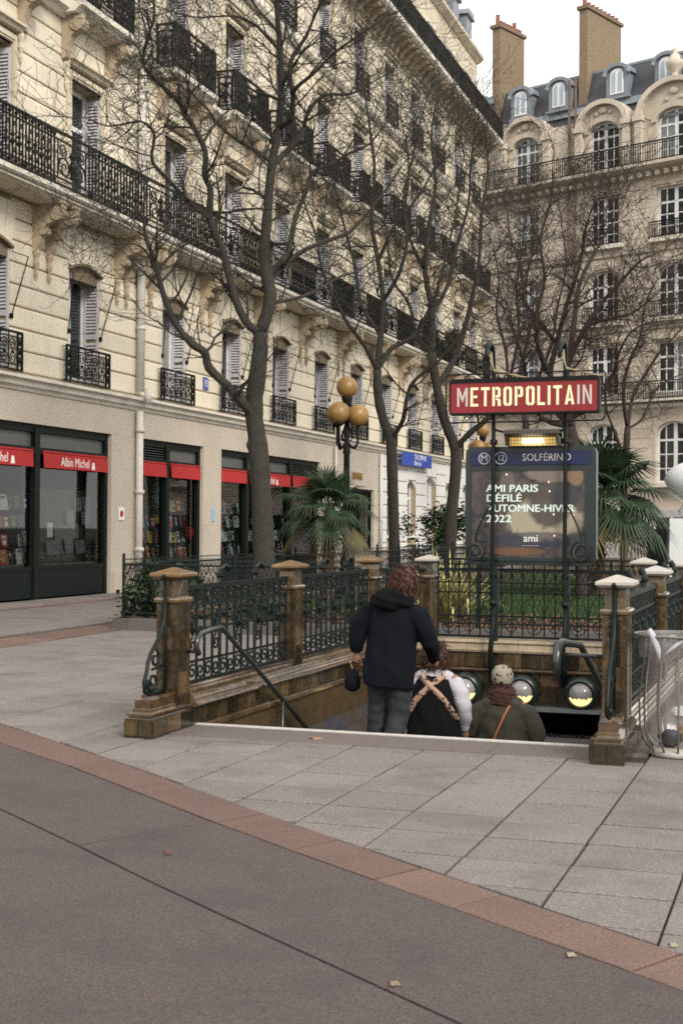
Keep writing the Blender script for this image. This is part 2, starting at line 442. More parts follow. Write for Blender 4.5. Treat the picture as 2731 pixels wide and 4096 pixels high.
# fine granite slabs, laid square to the entrance
cells = []
GX, GY = 0.535, 0.49
for i in range(-4, 33):
    xa = -0.58 - GX * (i + 1); xb = xa + GX
    ystart = 5.74 + random.uniform(-0.03, 0.03) + (0.0 if i % 2 else 0.245 if i > 9 else 0.0)
    for j in range(-9, 46):
        ya = ystart + GY * j; yb = ya + GY
        if ya > 19.2 and xb > -10.4: continue
        if ya > 24.0: continue
        xm, ym = (xa + xb) / 2, (ya + yb) / 2
        if ym < 2 or xm / ym < -0.80 or xm / ym > 0.30: continue
        x0, x1 = xa, xb
        if ya < 9.84 < yb and HX0 < xm < HX1 + 0.2: yb = 9.84
        if ya >= 9.8 and HX0 - 0.02 < xm < HX1: continue
        if ya >= 9.8 and x0 < HX0 < x1: x1 = HX0
        if ya >= 9.8 and x0 < HX1 < x1: x0 = HX1
        if -11.06 < xm < -10.28: continue            # rose band beside the garden
        if xm < -14.4: continue
        jy = random.choice((0.002, 0.004, 0.006))
        poly = [(x0, ya + jy), (x1, ya + jy), (x1, yb - jy), (x0, yb - jy)]
        for (a, b), (c, d) in zip(UP, UP[1:]):
            if c < x0 - 0.6 or a > x1 + 0.6: continue
            ex, ey = c - a, d - b; l = math.hypot(ex, ey); nx, ny = -ey / l, ex / l
            poly = clip(poly, nx, ny, nx * a + ny * b)
            if len(poly) < 3: break
        if len(poly) < 3: continue
        cells.append((math.hypot(xm, ym), poly))
cells.sort(key=lambda c: c[0])
rest = MB()
for k, (dist, poly) in enumerate(cells):
    zt = random.uniform(-0.0025, 0.0015)
    if k < 290:
        mb = MB()
        if slab_geo(mb, poly, gz, zt, random.choice((0.006, 0.007, 0.008, 0.010))): mb.build('paving_slab', SLAB, pav_ring)
    else:
        slab_geo(rest, poly, gz, zt, 0.008)
stuff(rest.build('paving_slabs_beyond', SLAB, pav_ring))
far = MB()
far.add([(-16, 24.0, -0.004), (-10.6, 24.0, -0.004), (-10.6, 70, -0.004), (-16, 70, -0.004)], [(0, 1, 2, 3)])
far.add([(-0.9, 19.3, -0.004), (60, 19.3, -0.004), (60, 72, -0.004), (-0.9, 72, -0.004)], [(0, 1, 2, 3)])
far.build('far_pavement', SLAB, pav_ring)
# dark border stones at the head of the stair
xs = [HX0, -3.95, -3.1, -2.25, HX1]
for a, b in zip(xs, xs[1:]):
    mb = MB(); slab_geo(mb, [(a, 9.84), (b, 9.84), (b, 10.36), (a, 10.36)], gz, 0.004, 0.003); mb.build('border_stone', SLABD, pav_ring)
# rose granite band
band = struct(link('granite_band', None))
cum = [0.0]
for p, q in zip(UP, UP[1:]): cum.append(cum[-1] + math.hypot(q[0] - p[0], q[1] - p[1]))
def along(poly, x):
    return (x, yat(poly, x))
bx = [-8.9, -7.6, -6.4, -5.6, -4.76, -3.98, -3.07, -2.45, -1.88, -1.42, -1.0, -0.58, 0.2, 1.1, 2.0, 2.7]
for a, b in zip(bx, bx[1:]):
    mids = [a + (b - a) * t for t in (0, 0.25, 0.5, 0.75, 1)]
    up = [along(UP, x + 0.10) for x in mids]; lo = [along(LO, x - 0.06) for x in mids]
    mb = MB(); slab_geo(mb, lo + up[::-1], gz, random.uniform(-0.002, 0.002), 0.006); mb.build('band_stone', BAND, band)
band2 = struct(link('granite_path_edge', None))
y = 13.0
while y < 24:
    L_ = random.uniform(0.75, 1.0)
    mb = MB(); slab_geo(mb, [(-11.05, y), (-10.29, y), (-10.29, y + L_), (-11.05, y + L_)], gz, random.uniform(-0.002, 0.002), 0.004); mb.build('band_stone', BAND, band2)
    y += L_
band3 = struct(link('shop_edge_strip', None))
y = 16.0
while y < 48:
    L_ = random.uniform(0.9, 1.2)
    mb = MB(); slab_geo(mb, [(-14.74, y), (-14.40, y), (-14.40, y + L_), (-14.74, y + L_)], gz, 0.0, 0.004); mb.build('band_stone', BAND, band3)
    mb = MB(); slab_geo(mb, [(-15.7, y), (-14.74, y), (-14.74, y + L_), (-15.7, y + L_)], gz, 0.03, 0.003); mb.build('doorstep_stone', SLAB, band3)
    y += L_
# asphalt in front, three poured panels with open seams
asph = struct(link('asphalt_path', None))
SEAM = [(-9.0, 10.2), (-6.2, 8.2), (-4.45, 6.92), (-3.57, 6.27), (-2.86, 5.73), (-2.35, 5.36), (-1.65, 4.86), (-1.09, 4.46), (0.2, 3.5), (2.2, 2.0)]
SW = 0.008
def panel(pts):
    mb = MB(); n = len(pts)
    mb.add([(p[0], p[1], -0.003) for p in pts] + [(p[0], p[1], gz) for p in pts], [tuple(range(n))] + [(i, n + i, n + (i + 1) % n, (i + 1) % n) for i in range(n)])
    mb.build('asphalt_panel', ASPH, asph)
lo = [(p[0] - 0.003, p[1] - 0.004) for p in LO]
cut_lo, cut_se = (-3.10, yat(LO, -3.10) - 0.004), (-3.57, 6.27)
sm_up = [(p[0] + SW * 0.6, p[1] + SW) for p in SEAM]
sm_dn = [(p[0] - SW * 0.6, p[1] - SW) for p in SEAM]
c2 = [(-3.38, 6.62), (-3.20, 6.93)]
pa = [p for p in sm_up if p[0] < -3.6] + [(-3.575, 6.285)] + [(p[0] - 0.004, p[1]) for p in c2] + [(-3.188, 7.043)] + [p for p in lo if p[0] < -3.19][::-1]
pb = [(-3.56, 6.275)] + [p for p in sm_up if p[0] > -3.55] + [p for p in lo if p[0] > -3.16][::-1] + [(-3.180, 7.043)] + [(p[0] + 0.004, p[1]) for p in c2][::-1]
panel(pa); panel(pb)
panel([(-12, -6), (6, -6), (6, 1.0), sm_dn[-1]] + sm_dn[::-1][1:] + [(-12, 11.0)])
# ================================================================== long stone building on the left
WX = -15.65
bld = thing('apartment_building', 'long cream stone apartment building with iron balconies above the bookshop', 'building', (WX, 24, 0))
WC = [20.1, 23.85, 27.6, 32.25, 36.0, 39.8, 43.55, 47.3, 51.05, 54.7, 58.3, 61.9, 65.2]
HW = 0.70
YA, YB = 17.5, 67.2
FL = [(4.85, 7.45, 4.80, 8.46), (8.76, 11.6, 8.46, 12.86), (13.12, 15.85, 12.86, 17.0), (17.3, 19.6, 17.0, 20.4)]
core = MB()
edges = [YA] + [v for c in WC for v in (c - HW, c + HW)] + [YB]
for s0, s1, z0, z1 in FL:
    for k in range(0, len(edges), 2):
        core.box(WX - 0.55, WX - 0.03, edges[k], edges[k + 1], z0, z1)
    for c in WC:
        if s0 - z0 > 0.02: core.box(WX - 0.55, WX - 0.03, c - HW, c + HW, z0, s0)
        core.box(WX - 0.55, WX - 0.03, c - HW, c + HW, s1, z1)
core.box(WX - 9, WX - 0.62, YA, YB, 4.5, 24.8)
core.box(WX - 9, WX - 3.2, YA, YB, 0, 4.5)
core.box(WX - 3.2, WX - 0.62, 49.95, YB, 0, 4.5)
core.build('wall', STONE_J, bld)
# ashlar courses: proud blocks with chamfered joints, one mesh stretched to length
def course_mesh(h, name, m, d=0.05, c=0.028):
    mb = MB(); g_ = 0.02
    mb.prism([(-d, g_), (-0.012, g_), (0, g_ + c), (0, h - g_ - c), (-0.012, h - g_), (-d, h - g_)], 'y', 0, 1)
    return mb.mesh(name, m)
blocks = []
for fi, (s0, s1, z0, z1) in enumerate(FL):
    n = round((z1 - z0 - 0.04) / 0.455); h = (z1 - z0 - 0.04) / n
    me = course_mesh(h, 'stone_course', STONE_B)
    for k in range(0, len(edges), 2):
        a, b = edges[k], edges[k + 1]
        for j in range(n):
            z = z0 + 0.02 + j * h
            if fi == 0:
                top = z + h > s1 + 0.05
                aa, bb = a + (0 if not top else 0.0), b
                cuts = [aa, bb]
            else:
                m_ = a + (b - a) * 0.36
                cuts = [a + 0.17, m_, b - 0.17] if b - a > 1.2 else [a + .17, b - .17]
            for p, q in zip(cuts, cuts[1:]):
                if q > p: blocks.append((fi, p, q, z, me))
    if fi > 0:
        for c in WC:
            for j in range(n):
                z = z0 + 0.02 + j * h
                if z > s1 + 0.28: blocks.append((fi, c - HW - 0.16, c + HW + 0.16, z, me))
blocks.sort(key=lambda t: (t[1] - 24) ** 2 * 0.25 + (t[3] - 6) ** 2 * 2)
left = MB()
for i, (fi, p, q, z, me) in enumerate(blocks):
    if i < 295:
        inst('stone_course', me, bld, (WX, p + 0.006, z), scale=(1, q - p - 0.012, 1))
    else:
        left.add([tuple(v.co) for v in me.vertices], [tuple(f.vertices) for f in me.polygons], Matrix.Translation((WX, p + 0.006, z)) @ Matrix.Diagonal((1, q - p - 0.012, 1, 1)))
stuff(left.build('stone_courses_beyond', STONE_B, bld))

# ---- windows: frame > panes, shutters, trim; built once per storey
def window_kit(h, transom, arch):
    k = {}
    f = MB(); x0, x1 = -0.47, -0.40
    f.box(x0, x1, -HW, -HW + 0.11, 0, h); f.box(x0, x1, HW - 0.11, HW, 0, h)
    f.box(x0, x1, -HW + 0.11, HW - 0.11, 0, 0.16); f.box(x0, x1, -HW + 0.11, HW - 0.11, h - 0.10, h)
    f.box(x0 + 0.004, x1 + 0.012, -0.055, 0.055, 0.16, h - 0.10)
    if transom: f.box(x0 + 0.006, x1 + 0.006, -HW + 0.11, HW - 0.11, transom - 0.05, transom + 0.06)
    k['frame'] = f.mesh('window', FRAMEW)
    for nm, m in (('d', PANE), ('c', PANE_C)):
        p = MB(); p.box(-0.452, -0.445, -HW + 0.10, -0.05, 0.15, h - 0.09); k['p' + nm] = p.mesh('pane', m)
    s = MB(); d0, d1 = -0.38, -0.02; t = 0.035
    s.box(d0, d0 + 0.05, -t / 2, t / 2, 0.05, h - 0.12); s.box(d1 - 0.05, d1, -t / 2, t / 2, 0.05, h - 0.12)
    for z in (0.05, h * 0.42, h - 0.24): s.box(d0 + 0.05, d1 - 0.05, -t / 2, t / 2, z, z + 0.12)
    z = 0.20
    while z < h - 0.28:
        if not (h * 0.42 - 0.07 < z < h * 0.42 + 0.12):
            s.add([(d0 + 0.05, -0.018, z), (d1 - 0.05, -0.018, z), (d1 - 0.05, 0.016, z + 0.05), (d0 + 0.05, 0.016, z + 0.05),
                   (d0 + 0.05, -0.018, z + 0.008), (d1 - 0.05, -0.018, z + 0.008), (d1 - 0.05, 0.016, z + 0.058), (d0 + 0.05, 0.016, z + 0.058)],
                  [(0, 3, 2, 1), (4, 5, 6, 7), (0, 1, 5, 4), (1, 2, 6, 5), (2, 3, 7, 6), (3, 0, 4, 7)])
        z += 0.075
    k['shutter'] = s.mesh('shutter', SHUT)
    t_ = MB()
    if arch:
        # radiating arch stones and a dark segmental hood
        for q in range(-2, 3):
            a0, a1 = (q - 0.5) * 0.30, (q + 0.5) * 0.30
            zb = h + 0.02 - 0.06 * q * q * 0.35 + 0.05; zt = h + 0.86
            u0, u1 = a0 * 0.98 + 0.008, a1 * 0.98 - 0.008
            U0, U1 = a0 * 1.22 + 0.008, a1 * 1.22 - 0.008
            t_.prism([(u0, zb), (u1, zb), (U1, zt), (U0, zt)], 'x', -0.03, 0.015 if q else 0.05)
        k['trim'] = t_.mesh('window_arch', STONE_B)
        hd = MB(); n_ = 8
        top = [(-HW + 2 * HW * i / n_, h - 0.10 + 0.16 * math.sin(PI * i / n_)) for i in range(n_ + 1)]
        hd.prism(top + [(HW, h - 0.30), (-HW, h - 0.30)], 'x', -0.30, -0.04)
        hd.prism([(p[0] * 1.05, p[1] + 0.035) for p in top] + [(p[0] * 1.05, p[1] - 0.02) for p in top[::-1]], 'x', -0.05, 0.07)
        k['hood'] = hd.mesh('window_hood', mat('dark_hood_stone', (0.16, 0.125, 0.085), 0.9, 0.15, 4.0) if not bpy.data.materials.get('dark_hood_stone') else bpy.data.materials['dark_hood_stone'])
        ar = MB()
        for sg in (-1, 1):
            ar.tube([(0.02, sg * (HW + 0.02), h * 0.42), (0.14, sg * (HW + 0.14), h * 0.66), (0.26, sg * (HW + 0.26), h * 0.90)], 0.014, 5)
            ar.tube([(0.26, sg * (HW + 0.26), h * 0.90), (0.02, sg * (HW + 0.02), h * 0.93)], 0.010, 5)
            ar.box(-0.01, 0.05, sg * (HW + 0.02) - 0.03, sg * (HW + 0.02) + 0.03, h * 0.40, h * 0.44)
        k['arm'] = ar.mesh('awning_arm', IRON)
    else:
        for d_, w_, o_ in ((0.03, 0.16, 0.0), (0.055, 0.09, 0.045)):
            for sg in (-1, 1):
                a, b = sorted((sg * (HW + o_ * 0.5), sg * (HW + w_ - 0.01)))
                t_.box(-0.10 if o_ == 0 else 0.0, d_, a, b, -0.02, h + w_ - 0.01)
            t_.box(-0.10 if o_ == 0 else 0.0, d_ + 0.002, -HW - w_ + 0.012, HW + w_ - 0.012, h + o_, h + w_)
        t_.prism([(0, h + 0.24), (0.10, h + 0.26), (0.13, h + 0.33), (0.20, h + 0.35), (0.20, h + 0.40), (0, h + 0.43)], 'y', -HW - 0.24, HW + 0.24)
        for sg in (-1, 1):
            y0_ = sg * (HW + 0.25)
            t_.lathe([(0.02, -0.62), (0.05, -0.5), (0.035, -0.42), (0.07, -0.3), (0.05, -0.2), (0.085, -0.08), (0.07, 0.0)], (0.045, y0_, h + 0.26), 7)
        k['trim'] = t_.mesh('window_surround', STONE)
    return k
kits = [window_kit(2.6, None, True), window_kit(2.84, 1.95, False), window_kit(2.73, 1.95, False), window_kit(2.3, None, False)]
def put_window(fi, c):
    s0 = FL[fi][0]; k = kits[fi]
    w = inst('window', k['frame'], bld, (WX, c, s0))
    cur = random.random() < 0.35
    for dy in (0.0, HW - 0.05):
        inst('pane', k['pc' if cur else 'pd'], w, (WX, c + dy, s0))
    for sg in (-1, 1):
        inst('shutter', k['shutter'], w, (WX, c + sg * (HW - 0.035), s0))
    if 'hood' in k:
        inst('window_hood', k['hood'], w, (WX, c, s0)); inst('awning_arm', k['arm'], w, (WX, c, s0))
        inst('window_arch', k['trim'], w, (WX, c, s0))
    else:
        inst('window_surround', k['trim'], w, (WX, c, s0))
for fi in range(4):
    for c in WC: put_window(fi, c)

# ---- iron railings
def lyre(mb, w, h, x=0.0, y=0.0, z=0.0, r=0.017):
    """urn between facing scrolls, filling w by h"""
    cy, cz = y, z
    mb.lathe([(0.018, 0), (0.07, 0.04), (0.03, 0.10), (0.11, 0.26), (0.05, 0.34), (0.03, 0.42), (0.085, 0.50), (0.03, 0.58), (0.012, h * 0.86)], (x, cy, cz + h * 0.08), 6)
    for sg in (-1, 1):
        mb.spiral((x, cy + sg * w * 0.25, cz + h * 0.30), w * 0.20, w * 0.05, PI / 2 - sg * PI / 2, sg * 1.5, r * 1.1, seg=9)
        mb.tube([(x, cy + sg * w * 0.05, cz + h * 0.12), (x, cy + sg * w * 0.22, cz + h * 0.10), (x, cy + sg * w * 0.44, cz + h * 0.22), (x, cy + sg * w * 0.42, cz + h * 0.52), (x, cy + sg * w * 0.22, cz + h * 0.60), (x, cy + sg * w * 0.18, cz + h * 0.80)], r, 4)
        mb.spiral((x, cy + sg * w * 0.30, cz + h * 0.78), w * 0.12, w * 0.03, -PI / 2, sg * 1.3, r, seg=8)
        mb.tube([(x, cy + sg * w * 0.47, cz), (x, cy + sg * w * 0.47, cz + h)], r, 4)
def rail_panel(w, h, dense, name, ornate=0):
    mb = MB()
    rb = 0.016
    for z, q in ((h, 0.026), (h - 0.17, 0.016), (0.17, 0.016), (0.04, 0.02)):
        mb.box(-q, q, 0, w, z - q, z + q)
    n = max(2, round(w / dense)); st = w / n
    for i in range(n):
        y = st * (i + 0.5)
        if ornate and abs(y - w / 2) < ornate: continue
        mb.box(-rb, rb, y - rb, y + rb, 0.05, h - 0.02)
        if i % 2 == 0:
            mb.ball((0, y, 0.105), 0.05, 6, 4); mb.ball((0, y, h - 0.085), 0.05, 6, 4)
        else:
            mb.lathe([(0.018, 0), (0.06, 0.08), (0.022, 0.16), (0.05, 0.22), (0.016, 0.30)], (0, y, h * 0.34), 5)
            if i + 1 < n:
                for zz, sg in ((0.30, 1), (h - 0.30, -1)):
                    mb.spiral((0, y + st * 0.5, zz), st * 0.42, st * 0.12, 0, sg * 1.2, 0.013, seg=8)
    if ornate: lyre(mb, ornate * 2, h - 0.34, 0, w / 2, 0.17)
    return mb.mesh(name, IRON)
RX2 = WX + 0.74
m_urn = rail_panel(1.60, 1.14, 0.15, 'railing_panel', 0.62)
m_bar = rail_panel(1.30, 1.14, 0.145, 'railing_panel')
m_dense = rail_panel(1.30, 1.05, 0.11, 'railing_panel')
piers = [(a + b) / 2 for a, b in zip(WC, WC[1:])]
slab = MB()
slab.prism([(WX - 0.1, 8.46), (WX + 0.30, 8.40), (WX + 0.62, 8.44), (WX + 0.70, 8.50), (WX + 0.70, 8.56), (WX - 0.1, 8.56)], 'y', YA, 66.6)
sl = slab.build('balcony_slab', STONE, bld)
e = MB(); e.prism([(WX - 0.1, 8.563), (WX + 0.78, 8.563), (WX + 0.82, 8.60), (WX + 0.82, 8.69), (WX + 0.76, 8.72), (WX - 0.1, 8.72)], 'y', YA, 66.6)
e.build('slab_edge', STONE_W, sl)
for z in (8.48,):
    e = MB(); e.box(WX + 0.62, WX + 0.735, YA, 66.55, 8.50, 8.558); e.build('slab_moulding', STONE_W, sl)
cur = YA
for pm in piers + [66.6]:
    u0 = pm - 0.80
    span = u0 - cur
    if span > 0.3:
        n = max(1, round(span / 1.3))
        for i in range(n):
            inst('railing_panel', m_bar, bld, (RX2, cur + span * i / n, 8.72), scale=(1, span / n / 1.30, 1))
    if pm < 66:
        inst('railing_panel', m_urn, bld, (RX2, u0, 8.72))
    cur = u0 + 1.60
# ---- corbels below that balcony
cb = MB()
prof = [(0, 0.0), (0.72, 0.0), (0.74, -0.10), (0.66, -0.26), (0.50, -0.36), (0.34, -0.42), (0.24, -0.56), (0.18, -0.80), (0.10, -0.95), (0, -1.0)]
cb.prism([(p[0], p[1]) for p in prof], 'y', -0.085, 0.085)
cb.tube([(0.60, -0.115, -0.20), (0.60, 0.115, -0.20)], 0.15, 12)
cb.tube([(0.27, -0.105, -0.55), (0.27, 0.105, -0.55)], 0.09, 10)
cb.box(-0.01, 0.74, -0.13, 0.13, 0.0, 0.06)
cb.lathe([(0.015, -1.55), (0.045, -1.45), (0.03, -1.36), (0.07, -1.22), (0.05, -1.1), (0.085, -1.0), (0.06, -0.92)], (0.06, 0, 0), 7)
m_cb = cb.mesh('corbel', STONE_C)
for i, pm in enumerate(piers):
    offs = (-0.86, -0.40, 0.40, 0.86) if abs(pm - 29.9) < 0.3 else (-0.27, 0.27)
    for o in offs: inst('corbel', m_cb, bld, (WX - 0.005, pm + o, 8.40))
# ---- string course over the shops
sc = MB()
sc.prism([(WX - 0.3, 4.44), (WX + 0.03, 4.44), (WX + 0.06, 4.50), (WX + 0.13, 4.54), (WX + 0.15, 4.63), (WX + 0.24, 4.67), (WX + 0.24, 4.73), (WX, 4.79), (WX - 0.3, 4.79)], 'y', YA, YB)
sc.build('string_course', STONE_W, bld)
# ---- first floor window guards and upper ones
def guard(w, h, name):
    mb = MB()
    for z, q in ((h, 0.022), (h - 0.10, 0.013), (0.13, 0.013), (0.03, 0.018)): mb.box(-q, q, -w / 2, w / 2, z - q, z + q)
    for s in (-1, 1):
        mb.box(-0.02, 0.02, s * w / 2 - 0.022, s * w / 2 + 0.022, 0, h)
        mb.box(-0.02, 0.02, s * (w / 2 - 0.17) - 0.014, s * (w / 2 - 0.17) + 0.014, 0, h)
        for z in (0.22, 0.40, 0.58): mb.lathe([(0.01, -0.08), (0.05, 0), (0.01, 0.08)], (0, s * (w / 2 - 0.09), z * h / 0.77), 5)
        mb.tube([(-0.10, s * w / 2, h - 0.02), (0, s * w / 2, h - 0.02)], 0.014, 4); mb.tube([(-0.10, s * w / 2, 0.04), (0, s * w / 2, 0.04)], 0.014, 4)
    n = 5; st = (w - 0.40) / n
    for i in range(n):
        y = -w / 2 + 0.20 + st * (i + 0.5)
        mb.spiral((0, y, h * 0.30), st * 0.46, st * 0.12, 0, 1.6, 0.011, seg=9); mb.spiral((0, y, h * 0.68), st * 0.42, st * 0.10, PI, -1.6, 0.011, seg=9)
        mb.box(-0.010, 0.010, y - st / 2 - 0.009, y - st / 2 + 0.009, 0.04, h)
        mb.ball((0, y, h * 0.49), 0.035, 6, 4)
    return mb.mesh(name, IRON)
m_g1 = guard(1.95, 0.80, 'window_guard'); m_g4 = guard(1.5, 0.95, 'window_guard')
for c in WC:
    inst('window_guard', m_g1, bld, (WX + 0.12, c, 4.80))
    inst('window_guard', m_g4, bld, (WX + 0.16, c, 17.27))
# ---- third floor balconies
s3 = MB()
s3.prism([(WX - 0.1, 12.78), (WX + 0.10, 12.78), (WX + 0.18, 12.88), (WX + 0.30, 12.92), (WX + 0.30, 13.04), (WX - 0.1, 13.08)], 'y', YA, YB)
s3.build('string_course', STONE_W, bld)
bs = MB()
bs.prism([(0.0, -0.26), (0.44, -0.24), (0.52, -0.16), (0.62, -0.12), (0.62, 0.0), (0.0, 0.02)], 'y', -1.28, 1.28)
m_b3 = bs.mesh('balcony_slab', STONE_W)
br = MB()
tmp = rail_panel(2.40, 1.12, 0.11, 't', 0.36)
br.add([tuple(v.co) for v in tmp.vertices], [tuple(f.vertices) for f in tmp.polygons], Matrix.Translation((0.56, -1.20, 0)))
tm2 = rail_panel(0.54, 1.12, 0.10, 't', 0.19)
for s in (-1.2, 1.2):
    br.add([tuple(v.co) for v in tm2.vertices], [tuple(f.vertices) for f in tm2.polygons], Matrix.Translation((0.0 if s < 0 else 0.0, s, 0)) @ Matrix.Rotation(-PI / 2, 4, 'Z'))
    br.box(0.535, 0.585, s - 0.025, s + 0.025, 0, 1.16)
m_r3 = br.mesh('balcony_railing', IRON)
c3 = MB()
c3.prism([(0, 0), (0.50, 0), (0.52, -0.12), (0.42, -0.34), (0.24, -0.44), (0.16, -0.66), (0.12, -0.9), (0, -0.95)], 'y', -0.11, 0.11)
c3.tube([(0.38, -0.14, -0.20), (0.38, 0.14, -0.20)], 0.17, 12)
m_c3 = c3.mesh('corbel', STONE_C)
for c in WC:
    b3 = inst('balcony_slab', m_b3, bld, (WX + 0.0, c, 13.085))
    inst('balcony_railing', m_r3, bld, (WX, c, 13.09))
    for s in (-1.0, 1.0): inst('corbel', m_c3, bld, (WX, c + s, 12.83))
# fourth floor string course and hoods
s4 = MB()
s4.prism([(WX - 0.1, 16.86), (WX + 0.10, 16.88), (WX + 0.20, 17.02), (WX + 0.20, 17.12), (WX - 0.1, 17.16)], 'y', YA, YB); s4.build('string_course', STONE_W, bld)
# ---- main cornice, its brackets, the top balcony and the attic
co = MB()
co.prism([(WX - 0.3, 20.05), (WX + 0.06, 20.05), (WX + 0.10, 20.22), (WX + 0.22, 20.28), (WX + 0.22, 20.42), (WX - 0.3, 20.42)], 'y', YA, YB)
cor = co.build('cornice', STONE, bld)
e = MB(); e.prism([(WX - 0.4, 20.64), (WX + 0.86, 20.64), (WX + 0.96, 20.72), (WX + 0.96, 20.90), (WX - 0.4, 20.94)], 'y', YA, YB + 0.3); e.build('cornice_slab', STONE_W, cor)
e = MB(); e.box(WX - 0.3, WX + 0.10, YA, YB, 20.423, 20.637); e.build('cornice_frieze', STONE, cor)
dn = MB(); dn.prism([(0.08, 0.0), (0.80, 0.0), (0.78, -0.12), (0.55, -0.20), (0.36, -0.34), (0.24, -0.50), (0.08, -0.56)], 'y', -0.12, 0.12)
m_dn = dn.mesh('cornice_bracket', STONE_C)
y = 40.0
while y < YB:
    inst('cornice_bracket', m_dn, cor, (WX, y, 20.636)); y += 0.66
y = 38.0
RXC = WX + 0.84
while y < YB:
    inst('railing_panel', m_dense, bld, (RXC, y, 20.93)); y += 1.30
at = MB(); at.box(WX - 2.0, WX - 0.35, YA, YB, 20.9, 24.85); at.build('attic_wall', STONE, bld)
ac = MB(); ac.prism([(WX - 2.0, 24.853), (WX - 0.28, 24.853), (WX - 0.02, 25.06), (WX + 0.0, 25.20), (WX - 2.0, 25.24)], 'y', YA, YB + 0.1); ac.build('attic_cornice', STONE, bld)
aw = MB()
aw.box(-0.02, 0.02, -0.75, 0.75, 0, 2.3); m_aw = aw.mesh('window', BLIND)
af = MB()
for s in (-1, 1): af.box(0, 0.06, s * 0.82 - 0.08, s * 0.82 + 0.08, 0, 2.4)
af.box(0.0, 0.062, -0.95, 0.95, 2.4, 2.56); m_af = af.mesh('window_surround', STONE_W)
for c in WC[4:]:
    w = inst('window', m_aw, bld, (WX - 0.345, c, 21.3)); inst('window_surround', m_af, w, (WX - 0.35, c, 21.3))
rf = MB(); rf.prism([(WX - 8, 25.25), (WX - 0.45, 25.25), (WX - 1.35, 27.4), (WX - 8, 27.8)], 'y', YA, YB); rfo = rf.build('roof', SLATE, bld)
for yy in (60.5, 63.2, 65.8):
    d = MB(); d.box(WX - 1.3, WX - 0.42, yy - 0.55, yy + 0.55, 25.26, 26.7); d.prism([(yy - 0.7, 26.7), (yy + 0.7, 26.7), (yy + 0.5, 27.0), (yy - 0.5, 27.0)], 'x', WX - 1.5, WX - 0.30); d.build('dormer', ZINC, rfo)
# ---- ground floor walls
gf = MB()
def gbox(y0, y1, z0, z1): gf.box(WX - 0.40, WX, y0, y1, z0, z1)
SHOPS = [(18.2, 28.93), (30.24, 34.10), (35.29, 43.45)]
for y0, y1 in ((YA, 18.2), (28.93, 30.24), (34.10, 35.29), (43.45, 46.6), (49.4, 49.93)): gbox(y0, y1, 0, 3.78)
gbox(46.6, 49.4, 3.0, 3.78); gbox(46.6, 49.4, 0, 0.7)
gf.box(WX - 0.40, WX - 0.002, YA, 49.93, 3.783, 4.437)
gf.build('ground_floor_wall', RENDERW, bld)
for y0, y1 in ((28.90, 30.27), (34.07, 35.32), (43.42, 46.6)):
    pl = MB(); pl.box(WX - 0.02, WX + 0.05, y0 + 0.10, y1 - 0.10, 0, 0.55); pl.build('plinth', RENDERW, bld)
jt = MB()
for y0 in (30.24, 34.1): jt.box(WX - 0.01, WX + 0.012, y0 - 1.31 + 0.10, y0 - 1.31 + 0.125, 0.6, 4.4)
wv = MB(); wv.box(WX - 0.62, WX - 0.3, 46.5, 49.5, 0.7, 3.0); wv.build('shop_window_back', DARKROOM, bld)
wf = MB()
for y0 in (46.6, 47.95, 49.32): wf.box(WX - 0.2, WX - 0.1, y0, y0 + 0.09, 0.7, 3.0)
for z0 in (0.7, 2.9): wf.box(WX - 0.2, WX - 0.102, 46.69, 49.32, z0, z0 + 0.1)
wf.build('window', SHOPF, bld)
pp = MB()
pp.tube([(WX + 0.13, 30.12, 20.0), (WX + 0.13, 30.12, 9.0), (WX + 0.13, 30.12, 4.9)], 0.10, 10)
pp.tube([(WX + 0.34, 30.12, 4.95), (WX + 0.34, 30.12, 4.60)], 0.085, 10)
pp.tube([(WX + 0.12, 30.12, 4.42), (WX + 0.12, 30.12, 0.0)], 0.09, 10)
for z in (3.9, 2.4, 1.0, 6.4, 8.1, 10.4, 12.0, 14.5, 16.2): pp.tube([(WX + 0.13, 30.12, z), (WX + 0.13, 30.12, z + 0.09)], 0.118, 10)
pp.build('downpipe', PIPE, bld, True)
p2 = MB(); p2.tube([(WX + 0.10, 50.0, 4.4), (WX + 0.10, 50.0, 0)], 0.07, 8); p2.tube([(WX + 0.10, 44.75, 4.4), (WX + 0.10, 44.75, 0)], 0.05, 8); p2.build('downpipe', PIPE, bld, True)
